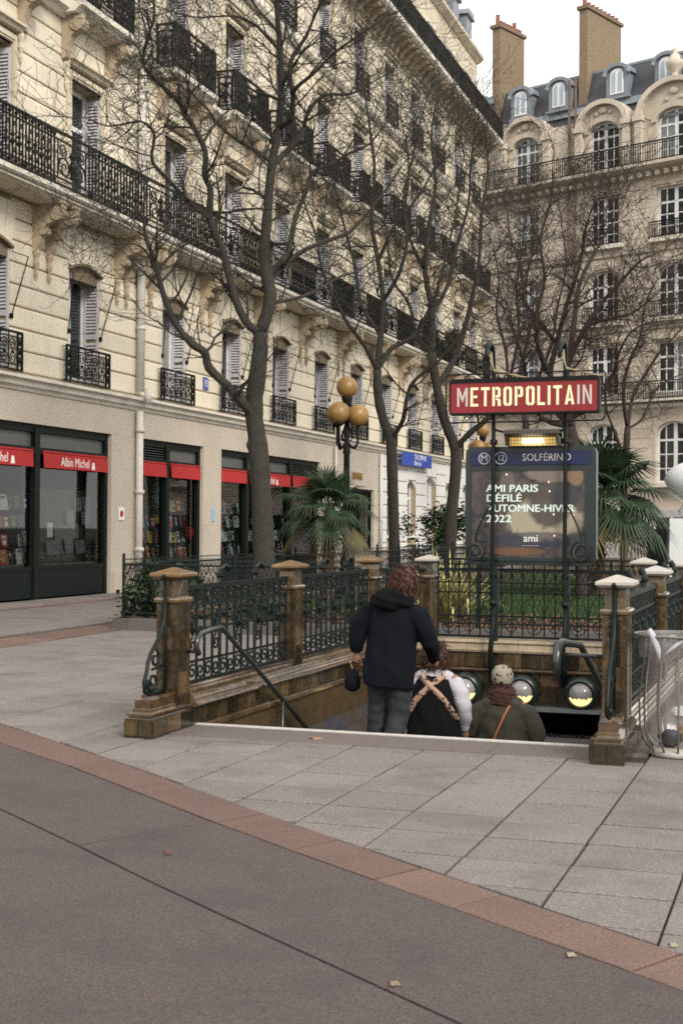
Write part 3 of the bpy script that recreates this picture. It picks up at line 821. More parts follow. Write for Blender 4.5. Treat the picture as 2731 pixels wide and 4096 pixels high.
# pale rusticated ground floor beyond
wg = MB()
OPN = [(51.1, 52.4, 1.3, 3.5), (53.95, 55.25, 1.3, 3.55), (56.8, 58.5, 0.0, 3.8), (60.1, 61.4, 1.3, 3.6), (63.3, 64.6, 1.3, 3.6)]
yy = 49.95
for y0, y1, z0, z1 in OPN:
    wg.box(WX - 0.4, WX - 0.03, yy, y0, 0, 4.44); wg.box(WX - 0.4, WX - 0.03, y0, y1, z1, 4.44)
    if z0 > 0: wg.box(WX - 0.4, WX - 0.03, y0, y1, 0, z0)
    yy = y1
wg.box(WX - 0.4, WX - 0.03, yy, YB, 0, 4.44)
wgo = wg.build('ground_floor_wall', STONE_J, bld)
me = course_mesh(0.49, 'stone_course', WHITEST)
yy = 49.95
for y0, y1, z0, z1 in OPN + [(YB, YB, 0, 0)]:
    for j in range(9): inst('stone_course', me, wgo, (WX, yy, 0.02 + j * 0.49), scale=(1, y0 - yy, 1))
    if y1 > y0:
        m_ = MB(); m_.box(WX - 0.03, WX + 0.0, y0 + 0.004, y1 - 0.004, z1 + 0.01, 4.43); m_.prism([(y0, z1), (y0, z1 - .3)] + [(y0 + (y1 - y0) * i / 8, z1 - 0.3 + 0.29 * math.sin(PI * i / 8)) for i in range(9)] + [(y1, z1)], 'x', WX - 0.3, WX - 0.05); m_.build('lintel', WHITEST, wgo)
        f_ = MB(); f_.box(WX - 0.36, WX - 0.30, y0, y1, z0, z1); w_ = f_.build('window', PANE if z0 > 0 else SHUT, wgo)
        r_ = MB(); r_.box(WX - 0.30, WX - 0.24, y0, y0 + 0.10, z0, z1); r_.box(WX - 0.30, WX - 0.24, y1 - 0.10, y1, z0, z1); r_.box(WX - 0.30, WX - 0.24, (y0 + y1) / 2 - 0.05, (y0 + y1) / 2 + 0.05, z0, z1); r_.box(WX - 0.298, WX - 0.242, y0 + .1, y1 - .1, z0 + 1.45, z0 + 1.54); r_.build('frame', FRAMEW, w_)
        if z0 > 0:
            s_ = MB(); s_.box(WX - 0.02, WX + 0.10, y0 - 0.10, y1 + 0.10, z0 - 0.12, z0 - 0.004); s_.build('sill', WHITEST, wgo)
    yy = y1
# ---- house number, small plates
def plate(name, label, y, z, w, h, m, x=WX + 0.018, cat='sign'):
    p = MB(); p.box(x - 0.012, x + 0.008, y - w / 2, y + w / 2, z - h / 2, z + h / 2)
    return tag(p.build(name, m), label, cat)
BLUE_N = mat('number_blue', (0.05, 0.09, 0.30), 0.3, 0.1, 5.0)
n_ = plate('number_plate', 'small blue house number plate fifteen between first floor windows', 34.17, 5.50, 0.32, 0.34, BLUE_N)
link('lettering', textmesh('15', 0.26, 0.9, WHITEP), n_, (WX + 0.029, 34.17, 5.50), ROT_X)
s_ = plate('sticker', 'white square sticker with red round mark on the shop pilaster', 29.40, 1.91, 0.26, 0.30, WHITEP)
q = MB(); q.tube([(WX + 0.026, 29.40, 1.91), (WX + 0.031, 29.40, 1.91)], 0.085, 14); q.build('red_disc', RED_AW, s_)
plate('sticker', 'narrow pale blue notice on the pilaster between the shop windows', 34.74, 1.93, 0.15, 0.36, mat('pale_blue_paper', (0.22, 0.45, 0.62), 0.6, 0.2, 18.0))
bs_ = plate('shop_sign', 'blue hairdresser sign board with white lettering above the pale ground floor', 54.5, 4.36, 4.4, 0.52, mat('bright_blue_sign', (0.016, 0.055, 0.36), 0.4, 0.08, 3.0), WX + 0.26)
link('lettering', textmesh('TA COIFFURE', 0.30, 1.0, WHITEP), bs_, (WX + 0.271, 54.95, 4.47), ROT_X)
link('lettering', textmesh('Elle et Lui', 0.26, 1.0, WHITEP, shear=0.35), bs_, (WX + 0.271, 54.5, 4.23), ROT_X)
gl = tag(link('shop_lettering', textmesh('COIFFURE', 0.36, 0.72, mat('gilt_letter', (0.30, 0.20, 0.07), 0.35, 0.2, 8.0, metal=0.3), 0.04), None, (WX + 0.022, 47.35, 3.45), ROT_X), 'row of gilt letters fixed on the wall above the palm', 'lettering')
# ================================================================== bookshop fronts
def shopfront(idx, label, y0, y1, mull, awn, louv, parts_group=None):
    t = thing('shopfront', label, 'shop front', (WX - 0.15, y0, 0))
    X0, X1 = WX - 0.26, WX - 0.10
    f = MB()
    f.box(X0, X1, y0, y0 + 0.14, 0, 3.78); f.box(X0, X1, y1 - 0.14, y1, 0, 3.78)
    f.box(X0, X1 - 0.003, y0 + 0.14, y1 - 0.14, 3.62, 3.777)
    f.box(X0, X1 + 0.02, y0 + 0.14, y1 - 0.14, 3.16, 3.30)
    f.box(X0, X1 - 0.004, y0 + 0.14, y1 - 0.14, 0.66, 0.74)
    f.build('frame', SHOPF, t)
    for m in mull:
        b = MB(); b.box(X0 - 0.02, X1 + 0.03, m - 0.10, m + 0.10, 0.0, 3.70); b.build('mullion', SHOPF, t)
    ed = [y0 + 0.14] + [v for m in mull for v in (m - 0.10, m + 0.10)] + [y1 - 0.14]
    for k in range(0, len(ed), 2):
        a, b_ = ed[k], ed[k + 1]
        p = MB(); p.box(X0 + 0.02, X1 - 0.02, a, b_, 0.06, 0.66); p.build('base_panel', SHOPF, t)
        g_ = MB(); xg = X0 + 0.07
        g_.add([(xg, a, 0.74), (xg, b_, 0.74), (xg, b_, 3.16), (xg, a, 3.16)], [(0, 1, 2, 3)]); g_.build('glass_pane', SHOPGLASS, t)
        if k // 2 in louv:
            z = 3.32
            while z < 3.60:
                l = MB(); l.prism([(X0 + 0.02, z + 0.05), (X1 - 0.02, z), (X1 - 0.02, z + 0.018), (X0 + 0.02, z + 0.066)], 'y', a, b_); l.build('louvre_slat', STEELG, t); z += 0.062
        else:
            l = MB(); l.box(X0 + 0.05, X0 + 0.075, a, b_, 3.30, 3.62); l.build('transom_panel', FROST, t)
    for a, b_, txt in awn:
        w = MB()
        w.prism([(X1 + 0.03, 3.19), (X1 + 0.05, 3.20), (X1 + 0.06, 3.17), (X1 + 0.075, 2.87), (X1 + 0.06, 2.87), (X1 + 0.045, 3.165), (X1 + 0.03, 3.175)], 'y', a, b_)
        w.tube([(X1 + 0.045, a, 3.215), (X1 + 0.045, b_, 3.215)], 0.028, 8)
        wo = w.build('awning', RED_AW, t)
        if txt:
            cy = a + (b_ - a) * txt
            tm = textmesh('Albin Michel', 0.29, 0.50, WHITEP, 0.002)
            fit(inst('lettering', tm, wo, (X1 + 0.071, cy, 3.02), (PI / 2, 0, PI / 2)), 1.25)
            lg = MB(); lg.prism([(-0.075, -0.085), (0.075, -0.085), (0.045, 0.075), (-0.045, 0.075)], 'x', 0, 0.004)
            inst('emblem', lg.mesh('emblem', WHITEP), wo, (X1 + 0.073, cy + 0.80, 2.99), (0, 0, 0))
    return t
shopfront(0, 'widest black shopfront with red valance at the left edge of the photo', 18.2, 28.93, [22.0, 25.78], [(22.2, 25.55, 0.52), (25.98, 28.82, 0.47)], [])
shopfront(1, 'narrow black shopfront with two plain red valances between the two stone pilasters', 30.24, 34.10, [32.08], [(30.30, 31.93, 0), (32.22, 34.0, 0)], [0])
shopfront(2, 'black shopfront with red valance partly hidden behind the nearest tree trunk and palm', 35.29, 43.45, [37.35, 40.9], [(35.40, 37.2, 0), (37.5, 40.75, 0.4), (41.0, 43.3, 0)], [2])
# shop interior: floor, ceiling, back wall
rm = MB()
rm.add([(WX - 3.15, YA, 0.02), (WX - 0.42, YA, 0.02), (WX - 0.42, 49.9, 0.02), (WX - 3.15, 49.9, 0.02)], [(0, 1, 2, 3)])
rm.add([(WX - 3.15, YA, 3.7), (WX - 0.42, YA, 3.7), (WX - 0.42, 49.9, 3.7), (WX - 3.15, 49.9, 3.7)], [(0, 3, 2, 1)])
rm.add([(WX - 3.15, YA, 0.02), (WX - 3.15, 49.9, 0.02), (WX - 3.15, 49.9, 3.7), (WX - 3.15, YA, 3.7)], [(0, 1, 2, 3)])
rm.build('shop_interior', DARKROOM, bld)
for y0, x0 in ((27.3, WX - 1.2), (33.7, WX - 1.2), (41.6, WX - 1.2)):
    c_ = MB(); c_.tube([(x0, y0, 0.03), (x0, y0, 3.69)], 0.17, 16); c_.build('column', GREYCOL, bld, True)
# display stand behind the glass
for y0, y1 in ((18.5, 30.0), (30.2, 35.0), (35.2, 43.6)):
    d = MB(); d.box(WX - 1.05, WX - 0.34, y0, y1, 0.04, 0.78); tag(d.build('display_plinth', mat('oak_plinth_%d' % y0, (0.20, 0.17, 0.135), 0.7, 0.15, 4.0)), 'low pale wooden display plinth behind the glass of the ' + ('widest' if y0 < 20 else 'narrow' if y0 < 31 else 'tree-hidden') + ' bookshop front', 'plinth')
BK = {'white': (0.62, 0.62, 0.60), 'cream': (0.52, 0.46, 0.33), 'red': (0.42, 0.04, 0.04), 'yellow': (0.52, 0.36, 0.05), 'blue': (0.06, 0.13, 0.30), 'green': (0.06, 0.20, 0.06), 'pink': (0.48, 0.16, 0.20), 'orange': (0.50, 0.17, 0.04), 'black': (0.03, 0.03, 0.035), 'brown': (0.20, 0.12, 0.06)}
BKM = {k: mat(k + '_book_cover', v, 0.45, 0.25, 9.0) for k, v in BK.items()}
PRT = {'w': WHITEP, 'd': mat('dark_print', (0.05, 0.05, 0.06), 0.6, 0.2, 9.0), 'y': mat('ochre_print', (0.45, 0.32, 0.08), 0.6, 0.2, 9.0)}
def book_mesh(col, w, h, seed):
    rnd = random.Random(seed)
    mb = MB(); mb.box(-0.02, 0.0, -w / 2, w / 2, 0, h)
    me = mb.mesh('book', BKM[col])
    pr = MB()
    pr.box(0.0, 0.002, -w * 0.36, w * 0.36, h * 0.78, h * 0.88); pr.box(0.0, 0.002, -w * 0.25, w * 0.25, h * 0.68, h * 0.73)
    if rnd.random() < 0.7: pr.box(0.0, 0.002, -w * 0.28, w * rnd.uniform(0.1, 0.3), h * 0.18, h * rnd.uniform(0.4, 0.6))
    k = 'd' if col in ('white', 'cream', 'yellow', 'pink') else rnd.choice(('w', 'y'))
    return me, pr.mesh('cover_print', PRT[k])
BKC = {}
for i, c in enumerate(BK):
    BKC[c] = [book_mesh(c, w, h, i * 7 + j) for j, (w, h) in enumerate(((0.19, 0.27), (0.22, 0.30), (0.26, 0.34)))]
def put_book(col, x, y, z, lean, yaw, label, group):
    me, pr = random.choice(BKC[col])
    o = link('book', me, None, (x, y, z), (0, -lean, yaw)); tag(o, label, 'book', group)
    link('cover_print', pr, o)
names = {0: 'widest shopfront', 1: 'narrow shopfront', 2: 'treeside shopfront'}
ORD = {0: 'lowest', 1: 'second lowest', 2: 'third lowest', 3: 'top'}
NTH = ['first', 'second', 'third', 'fourth', 'fifth', 'sixth', 'seventh', 'eighth', 'ninth', 'tenth', 'eleventh', 'twelfth']
BOOKS = []
def row_of_books(shop, y0, y1, rows, cols, dens, zs):
    for r, z in enumerate(zs):
        y = y0
        while y < y1:
            if random.random() < dens: BOOKS.append((shop, r, y, z, random.choice(cols)))
            y += random.uniform(0.25, 0.33)
row_of_books(0, 23.2, 26.3, 4, ['white', 'cream', 'brown', 'yellow', 'black', 'white', 'red', 'blue', 'green'], 0.9, (0.785, 1.16, 1.55, 1.95))
row_of_books(1, 30.7, 32.7, 4, ['red', 'yellow', 'white', 'blue', 'pink', 'orange', 'white'], 0.95, (0.785, 1.18, 1.58))
row_of_books(1, 32.95, 34.8, 4, ['orange', 'yellow', 'white', 'red', 'green', 'blue', 'white'], 0.9, (0.785, 1.18, 1.60, 2.0))
row_of_books(2, 35.8, 38.0, 4, ['white', 'blue', 'white', 'green', 'pink', 'white'], 0.85, (0.785, 1.18, 1.58, 1.98))
row_of_books(2, 38.3, 41.8, 4, ['white', 'blue', 'yellow', 'red', 'white', 'black'], 0.7, (0.785, 1.18, 1.58))
cnt_, seen_ = {}, {}
for b in BOOKS: cnt_[(b[0], b[1], b[4])] = cnt_.get((b[0], b[1], b[4]), 0) + 1
for shop, r, y, z, c in BOOKS:
    k = (shop, r, c); i = seen_.get(k, 0); seen_[k] = i + 1
    lb = ('%s %s book from the left' % (NTH[i], c) if cnt_[k] > 1 else 'only %s book' % c) + ' on the %s row of the %s' % (ORD[r], names[shop])
    put_book(c, WX - 0.37 - 0.07 * r, y, z, random.uniform(0.08, 0.25), random.uniform(-0.35, 0.35), lb, 'books in the display of the ' + names[shop])
# shelves carrying the upper rows
for sh, y0, y1, n in ((0, 23.0, 26.5, 4), (1, 30.5, 35.0, 4), (2, 35.6, 42.0, 4)):
    s = MB()
    for r, z in enumerate((1.155, 1.545, 1.945)[:n - 1]):
        s.box(WX - 0.51 - 0.07 * r, WX - 0.36 - 0.07 * r, y0, y1, z - 0.015, z)
        for yy in (y0 + 0.05, y1 - 0.05): s.tube([(WX - 0.46 - 0.07 * r, yy, 0.78), (WX - 0.46 - 0.07 * r, yy, z - 0.015)], 0.012, 5)
    tag(s.build('book_rack', STEELG), 'thin dark rack holding books in the ' + names[sh], 'rack')
# grey hanging sleeves in the right half of the widest front
sl_m = MB(); sl_m.box(-0.008, 0.0, -0.11, 0.11, -0.32, 0.0)
me_sl = sl_m.mesh('hanging_sleeve', mat('grey_sleeve', (0.21, 0.215, 0.22), 0.5, 0.12, 6.0))
SLV = {'lowest': (1.28, [26.2, 26.5, 27.0, 27.5]), 'second lowest': (1.62, [26.55, 26.95, 27.25, 28.1]), 'second highest': (1.97, [27.05, 27.75, 28.2]), 'highest': (2.28, [27.4, 27.8, 28.35])}
for rw, (z, yl_) in SLV.items():
    for i, yy in enumerate(yl_):
        tag(link('display_sleeve', me_sl, None, (WX - 0.62, yy + 1.05, z + random.uniform(-0.03, 0.03)), (0.12, 0.05, random.uniform(-0.9, -0.3))), '%s grey sleeve from the left in the %s hanging row of the widest shopfront' % (NTH[i], rw), 'sleeve', 'grey sleeves hung in the widest shopfront')
bp = MB(); bp.box(WX - 0.80, WX - 0.76, 26.9, 30.1, 0.785, 2.45); tag(bp.build('display_backboard', mat('taupe_backboard', (0.095, 0.083, 0.07), 0.8, 0.2, 2.0)), 'taupe board behind the hanging sleeves of the widest shopfront', 'board')
ps = MB(); ps.box(WX - 0.335, WX - 0.331, 26.62, 26.86, 1.36, 1.68); tag(ps.build('paper_notice', WHITEP), 'blank white sheet stuck inside the glass of the widest shopfront', 'notice')
for k, (yy, z, r, lb) in enumerate(((32.55, 1.60, 0.20, 'red ball hanging in the left pane of the narrow bookshop front'), (34.1, 1.44, 0.22, 'red ball hanging lower in the right pane of the narrow bookshop front'))):
    b = MB(); b.ball((WX - 0.36, yy - 0.15, z), r * 0.8, 16, 12, (0.9, 1, 1.05)); b.tube([(WX - 0.36, yy - 0.15, z + r * 0.7), (WX - 0.36, yy - 0.15, 3.1)], 0.004, 4)
    tag(b.build('red_ball', RED_AW, None, True), lb, 'ball')
# ================================================================== corner building on the right
TH = math.radians(68.1)
DV = Vector((-math.sin(TH), math.cos(TH), 0)); NV = Vector((-math.cos(TH), -math.sin(TH), 0))   # along the front, towards the viewer
P0 = Vector((-7.06, 73.69, 0))
RM = Matrix(((DV.x, -NV.x, 0, P0.x), (DV.y, -NV.y, 0, P0.y), (0, 0, 1, 0), (0, 0, 0, 1)))   # local: s along front (to the left), d into the building, z up
rbd = thing('corner_building', 'grey beige stone corner building with slate mansard, arched windows and brick chimneys', 'building', (P0.x, P0.y, 0))
class RB(MB):
    def build(s, name, m, parent=None, smooth=False):
        s.v = [tuple(RM @ Vector(p)) for p in s.v]; s.f = [f[::-1] for f in s.f]
        return MB.build(s, name, m, parent, smooth)
COLS = [(-9.2, 0.95), (-4.6, 0.95), (-0.15, 1.05), (4.05, 0.92), (9.06, 0.86), (13.6, 0.86)]
SA, SB = -12.0, 17.0
RF = [(4.0, 7.25, True, 0.0, 8.0), (8.75, 11.5, False, 8.0, 12.3), (12.75, 15.6, True, 12.3, 16.4), (16.95, 19.65, False, 16.4, 20.6), (21.0, 23.75, True, 20.6, 24.0)]
wl = RB(); tr = RB()
def arc_pts(c, hw, zt, rise, n=10):
    return [(c + hw * math.cos(PI * i / n), zt - rise + rise * math.sin(PI * i / n)) for i in range(n + 1)]
for (z0, z1, arch, za, zb) in RF:
    cur = SA
    for c, hw in COLS:
        wl.box(cur, c - hw, 0, 0.45, za, zb); cur = c + hw
        wl.box(c - hw, c + hw, 0, 0.45, z1, zb)
        if z0 > za: wl.box(c - hw, c + hw, 0, 0.45, za, z0)
        if arch:
            a = arc_pts(c, hw, z1, hw * 0.62)
            for (p, q) in zip(a, a[1:]):
                wl.prism([(p[0], p[1]), (p[0], z1 + 0.001), (q[0], z1 + 0.001), (q[0], q[1])], 'y', 0.001, 0.40)
    wl.box(cur, SB, 0, 0.45, za, zb)
wl.box(SA, SB, 0.8, 9.0, 0, 24.0)
wall_r = wl.build('wall', STONE_R, rbd)
# horizontal courses: shallow proud blocks between the windows
edges_r = [SA] + [v for c, hw in COLS for v in (c - hw, c + hw)] + [SB]
cnt = 0
for (z0, z1, arch, za, zb) in RF[:4]:
    n = int((zb - za - 0.4) / 0.52)
    for k in range(0, len(edges_r), 2):
        a, b = edges_r[k] + 0.28, edges_r[k + 1] - 0.28
        if b - a < 0.4: continue
        m_ = RB()
        for j in range(n):
            z = za + 0.15 + j * 0.52
            cuts = [a, b] if (b - a) < 2.4 else [a, a + (b - a) * (0.4 if j % 2 else 0.6), b]
            for p, q in zip(cuts, cuts[1:]):
                m_ = RB(); m_.box(p + 0.012, q - 0.012, -0.028, 0.002, z + 0.014, z + 0.506); m_.build('stone_course', STONE_R, wall_r); cnt += 1
def rwin(c, hw, z0, z1, arch, sill=True):
    f = RB(); d0, d1 = 0.24, 0.31
    f.box(c - hw, c - hw + 0.13, d0, d1, z0, z1); f.box(c + hw - 0.13, c + hw, d0, d1, z0, z1)
    f.box(c - hw + .1, c + hw - .1, d0, d1, z0, z0 + 0.14); f.box(c - hw + .1, c + hw - .1, d0, d1, z1 - 0.10, z1)
    f.box(c - 0.10, c + 0.10, d0 - 0.01, d1 - .004, z0 + .14, z1 - .1)
    zt = z0 + (z1 - z0) * 0.70
    f.box(c - hw + .1, c + hw - .1, d0 - 0.006, d1 - .006, zt - 0.06, zt + 0.06)
    for s in (-1, 1):
        f.box(c + s * hw * 0.52 - 0.03, c + s * hw * 0.52 + 0.03, d0 + 0.012, d1 - 0.01, z0 + .14, z1 - .1)
    for q in (0.24, 0.47): f.box(c - hw + .1, c + hw - .1, d0 + 0.014, d1 - 0.012, z0 + (z1 - z0) * q - 0.03, z0 + (z1 - z0) * q + 0.03)
    if arch:
        A_ = arc_pts(c, hw, z1, hw * 0.62); B_ = [(c + (x - c) * 0.89, z - 0.09) for x, z in A_]
        for k in range(len(A_) - 1): f.prism([A_[k], A_[k + 1], B_[k + 1], B_[k]], 'y', d0 - 0.02, d1 - 0.008)
    w = f.build('window', FRAMEW, rbd)
    zs_ = [z0 + .1, z0 + (z1 - z0) * .24, z0 + (z1 - z0) * .47, zt, z1 - .05]
    for s in (-1, 1):
        p = RB(); a, b = sorted((c + s * 0.05, c + s * (hw - 0.05))); p.box(a, b, d0 + 0.035, d0 + 0.045, z0 + .1, z1 - .05)
        p.build('pane', PANE_C if random.random() < 0.12 else PANE, w)
    if sill:
        p = RB(); p.box(c - hw - 0.35, c + hw + 0.35, -0.32, 0.1, z0 - 0.22, z0 - 0.005); p.build('sill', STONE_W, rbd)
    return w
def rrail(a, b, z, h, d, name='balcony_railing', parent=None, dens=0.14):
    m_ = RB()
    for zz, q in ((z + h, 0.03), (z + h - 0.14, 0.015), (z + 0.08, 0.022)): m_.box(a, b, d - q, d + q, zz - q, zz + q)
    n = max(2, int((b - a) / dens))
    for i in range(n + 1):
        s = a + (b - a) * i / n; m_.box(s - 0.014, s + 0.014, d - 0.014, d + 0.014, z, z + h)
        if i % 3 == 1: m_.ball((s, d, z + h * 0.5), 0.06, 6, 4)
    return m_.build(name, IRON, parent or rbd)
for fi, (z0, z1, arch, za, zb) in enumerate(RF):
    for c, hw in COLS:
        if fi == 0:
            rwin(c, hw + 0.0, z0, z1, arch)
        else:
            rwin(c, hw, z0, z1, arch, fi < 4)
            if fi in (2, 3): rrail(c - hw - 0.25, c + hw + 0.25, z0, 0.85, -0.24, 'window_guard')
            if fi == 3 or fi == 1:
                l = RB(); l.box(c - hw - 0.18, c + hw + 0.18, -0.10, 0.0, z1 + 0.12, z1 + 0.30); l.box(c - 0.14, c + 0.14, -0.12, 0.0, z1 - 0.02, z1 + 0.118); l.build('lintel', STONE_RT, rbd)
            if fi == 2:
                a = arc_pts(c, hw + 0.12, z1 + 0.12, hw * 0.62 + 0.05); b = arc_pts(c, hw + 0.34, z1 + 0.34, hw * 0.62 + 0.1)
                l = RB()
                for i in range(len(a) - 1): l.prism([a[i], b[i], b[i + 1], a[i + 1]], 'y', -0.07, 0.001)
                l.build('arch_moulding', STONE_RT, rbd)
# string courses and balconies
for z, d, h in ((8.0, 0.22, 0.30), (12.2, 0.10, 0.16), (16.3, 0.10, 0.16)):
    p = RB(); p.prism([(-d, z), (-d, z + h * 0.6), (0.01, z + h), (0.01, z - 0.1)], 'x', SA, SB); 
    p.v = [(q[0], q[1], q[2]) for q in p.v]; p.build('string_course', STONE_W if z < 9 else STONE_RT, rbd)
rrail(2.0, 6.2, 8.35, 1.0, -0.5); rrail(-3.0, 1.9, 8.35, 1.0, -0.5); rrail(6.4, 15.0, 8.35, 1.0, -0.5)
p = RB(); p.box(SA, SB, -0.62, 0.0, 8.302, 8.42); p.build('balcony_slab', STONE_W, rbd)
p = RB(); p.prism([(-0.85, 20.88), (-0.85, 20.72), (-0.60, 20.62), (-0.15, 20.45), (0.01, 20.35), (0.01, 20.88)], 'x', SA, SB); bb = p.build('balcony_slab', STONE_RT, rbd)
s = SA
while s < 12:
    p = RB(); p.box(s, s + 0.24, -0.52, 0.0, 20.22, 20.46); p.build('dentil', STONE_RT, bb); s += 0.52
for a, b in ((SA, -7.0), (-6.9, -2.6), (-2.5, 2.0), (2.1, 6.35), (6.45, 11.5), (11.6, SB)): rrail(a, b, 20.88, 1.05, -0.74)
# pediments over the top arched windows
for i, (c, hw) in enumerate(COLS):
    big = abs(c + 0.15) < 0.1 or abs(c + 9.2) < 0.1
    R = 1.62 if not big else 2.15
    zb_ = 23.55; rise = 1.35 if not big else 1.75
    out = [(c + R * math.cos(PI * k / 14), zb_ + rise * math.sin(PI * k / 14)) for k in range(15)]
    inn = [(c + (R - 0.30) * math.cos(PI * k / 14), zb_ + (rise - 0.26) * math.sin(PI * k / 14)) for k in range(15)]
    p = RB()
    for k in range(14): p.prism([inn[k], out[k], out[k + 1], inn[k + 1]], 'y', -0.38, 0.6)
    pd = p.build('pediment', STONE_R, rbd)
    a_ = [(c + hw * math.cos(PI * k / 14), 23.75 - hw * 0.62 + hw * 0.62 * math.sin(PI * k / 14)) for k in range(15)]
    p = RB()
    for k in range(14): p.prism([a_[k], inn[k], inn[k + 1], a_[k + 1]], 'y', -0.06, 0.0008)
    p.build('pediment_field', STONE_RT, pd)
    b2 = [(c + (hw + 0.28) * math.cos(PI * k / 14), 23.75 - hw * 0.62 + (hw * 0.62 + 0.26) * math.sin(PI * k / 14)) for k in range(15)]
    p = RB()
    for k in range(14): p.prism([a_[k], b2[k], b2[k + 1], a_[k + 1]], 'y', -0.13, -0.061)
    p.build('arch_moulding', STONE_RT, pd)
    p = RB(); p.ball((c, -0.12, 24.35 + (0.25 if big else 0)), 0.20, 8, 6, (1.5, 0.5, 1)); p.ball((c - 0.42, -0.1, 24.2), 0.12, 7, 5, (1.4, .5, 1)); p.ball((c + 0.42, -0.1, 24.2), 0.12, 7, 5, (1.4, .5, 1)); p.build('carved_ornament', STONE_RT, pd)
    for s in (-1, 1):
        p = RB(); a, b = sorted((c + s * (R - 0.34), c + s * (R + 0.06))); p.box(a, b, -0.30, 0.45, 20.9, 23.3); p.box(a - 0.08, b + 0.08, -0.42, 0.5, 23.303, 23.6); p.build('pilaster', STONE_R, pd)
u = RB(); u.lathe([(0.30, 0), (0.34, 0.12), (0.16, 0.25), (0.20, 0.40), (0.46, 0.70), (0.50, 0.95), (0.30, 1.08), (0.24, 1.3), (0.10, 1.42), (0.16, 1.6), (0.02, 1.8)], (-0.15, 0.0, 25.15), 12)
u.build('stone_urn', STONE_R, rbd, True)
# mansard roof
rf2 = RB()
rf2.prism([(0.35, 23.4), (0.72, 24.75), (1.45, 27.05), (6.5, 27.3), (8.5, 23.4)], 'x', SA, SB)
roof_r = rf2.build('roof', SLATE, rbd)
for s0, s1 in ((2.6, 2.3), (5.8, 7.3)): pass
p = RB(); p.prism([(0.52, 24.62), (0.60, 24.60), (0.78, 25.02), (0.70, 25.04)], 'x', SA, SB); p.build('zinc_band', ZINC, roof_r)
p = RB(); p.box(SA, SB, 1.38, 1.75, 27.0, 27.14); p.build('ridge_flashing', ZINC, roof_r)
p = RB(); p.box(SA, SB, 0.18, 0.5, 23.34, 23.5); p.build('gutter', ZINC, roof_r)
# slate courses as thin strips down the slope
for j in range(14):
    z = 25.08 + j * 0.138; d = 0.72 + (z - 24.75) / 2.3 * 0.73
    p = RB(); p.prism([(d - 0.03, z), (d + 0.012, z + 0.15), (d + 0.06, z + 0.15), (d + 0.06, z)], 'x', SA, SB); p.build('slate_course', SLATE, roof_r)
for c in (9.8, 7.26, 3.58, 0.64, -3.3, -6.5, 12.6):
    dm = RB()
    dm.box(c - 0.66, c + 0.66, 0.55, 1.6, 25.12, 26.45)
    arc = [(c + 0.66 * math.cos(PI * k / 10), 26.45 + 0.42 * math.sin(PI * k / 10)) for k in range(11)]
    dm.prism(arc, 'y', 0.55, 1.6)
    do = dm.build('dormer', ZINC, roof_r)
    ho = RB()
    A_ = [(c + 0.80 * math.cos(PI * k / 12), 26.42 + 0.56 * math.sin(PI * k / 12)) for k in range(13)]
    B_ = [(c + 0.60 * math.cos(PI * k / 12), 26.42 + 0.36 * math.sin(PI * k / 12)) for k in range(13)]
    for k in range(12): ho.prism([B_[k], A_[k], A_[k + 1], B_[k + 1]], 'y', 0.40, 1.5)
    for s in (-1, 1): ho.ball((c + s * 0.73, 0.46, 26.40), 0.14, 7, 5)
    ho.build('dormer_hood', ZINC, do)
    ho = RB(); ho.box(c - 0.80, c + 0.80, 0.45, 0.7, 25.03, 25.14); ho.build('dormer_sill', ZINC, do)
    fr = RB(); fr.prism([(c - 0.40, 25.3), (c + 0.40, 25.3), (c + 0.40, 26.35)] + [(c + 0.40 * math.cos(PI * k / 8), 26.35 + 0.33 * math.sin(PI * k / 8)) for k in range(1, 8)] + [(c - 0.40, 26.35)], 'y', 0.50, 0.549); fr.build('dormer_frame', FRAMEW, do)
    for s in (-1, 1):
        pn = RB(); a, b = sorted((c + s * 0.07, c + s * 0.32)); pn.prism([(a, 25.4), (b, 25.4), (b, 26.38), ((a + b) / 2, 26.5), (a, 26.54)], 'y', 0.488, 0.499); pn.build('pane', mat('sky_pane', (0.30, 0.36, 0.42), 0.1, 0.1, 3.0) if not bpy.data.materials.get('sky_pane') else bpy.data.materials['sky_pane'], do)
# brick chimneys
for (s0, s1, d0, d1, zt, name) in ((11.45, 12.0, 0, 3.4, 31.05, 0), (5.62, 6.15, 0, 4.6, 30.75, 1)):
    ch = RB(); ch.box(s0, s1, 0.85, d1, 23.9, zt - 0.18)
    co_ = ch.build('chimney', BRICK_C, roof_r)
    cp = RB(); cp.box(s0 - 0.1, s1 + 0.10, 0.72, d1 + 0.13, zt - 0.18, zt + 0.02); cp.build('chimney_cap', mat('chimney_cap_stone', (0.16, 0.115, 0.075), 0.9, 0.2, 5.0) if not bpy.data.materials.get('chimney_cap_stone') else bpy.data.materials['chimney_cap_stone'], co_)
    for k in range(9):
        pt = RB(); big = (k == 0 or (name == 0 and k == 6)); pt.lathe([(0.14, 0), (0.12, 0.28 if not big else 0.55), (0.15, 0.32 if not big else 0.6)], ((s0 + s1) / 2, 1.0 + k * (d1 - 1.1) / 8, zt + 0.02), 8); pt.build('chimney_pot', TERRA, co_)
for s in (6.15, 5.75):
    pp_ = RB(); pp_.tube([(s, -0.15, 26.4), (s, -0.15, 20.9), (s, -0.15, 12.0), (s, -0.15, 0)], 0.07, 6); pp_.build('downpipe', mat('rusty_pipe', (0.13, 0.085, 0.07), 0.7, 0.2, 6.0) if not bpy.data.materials.get('rusty_pipe') else bpy.data.materials['rusty_pipe'], rbd)
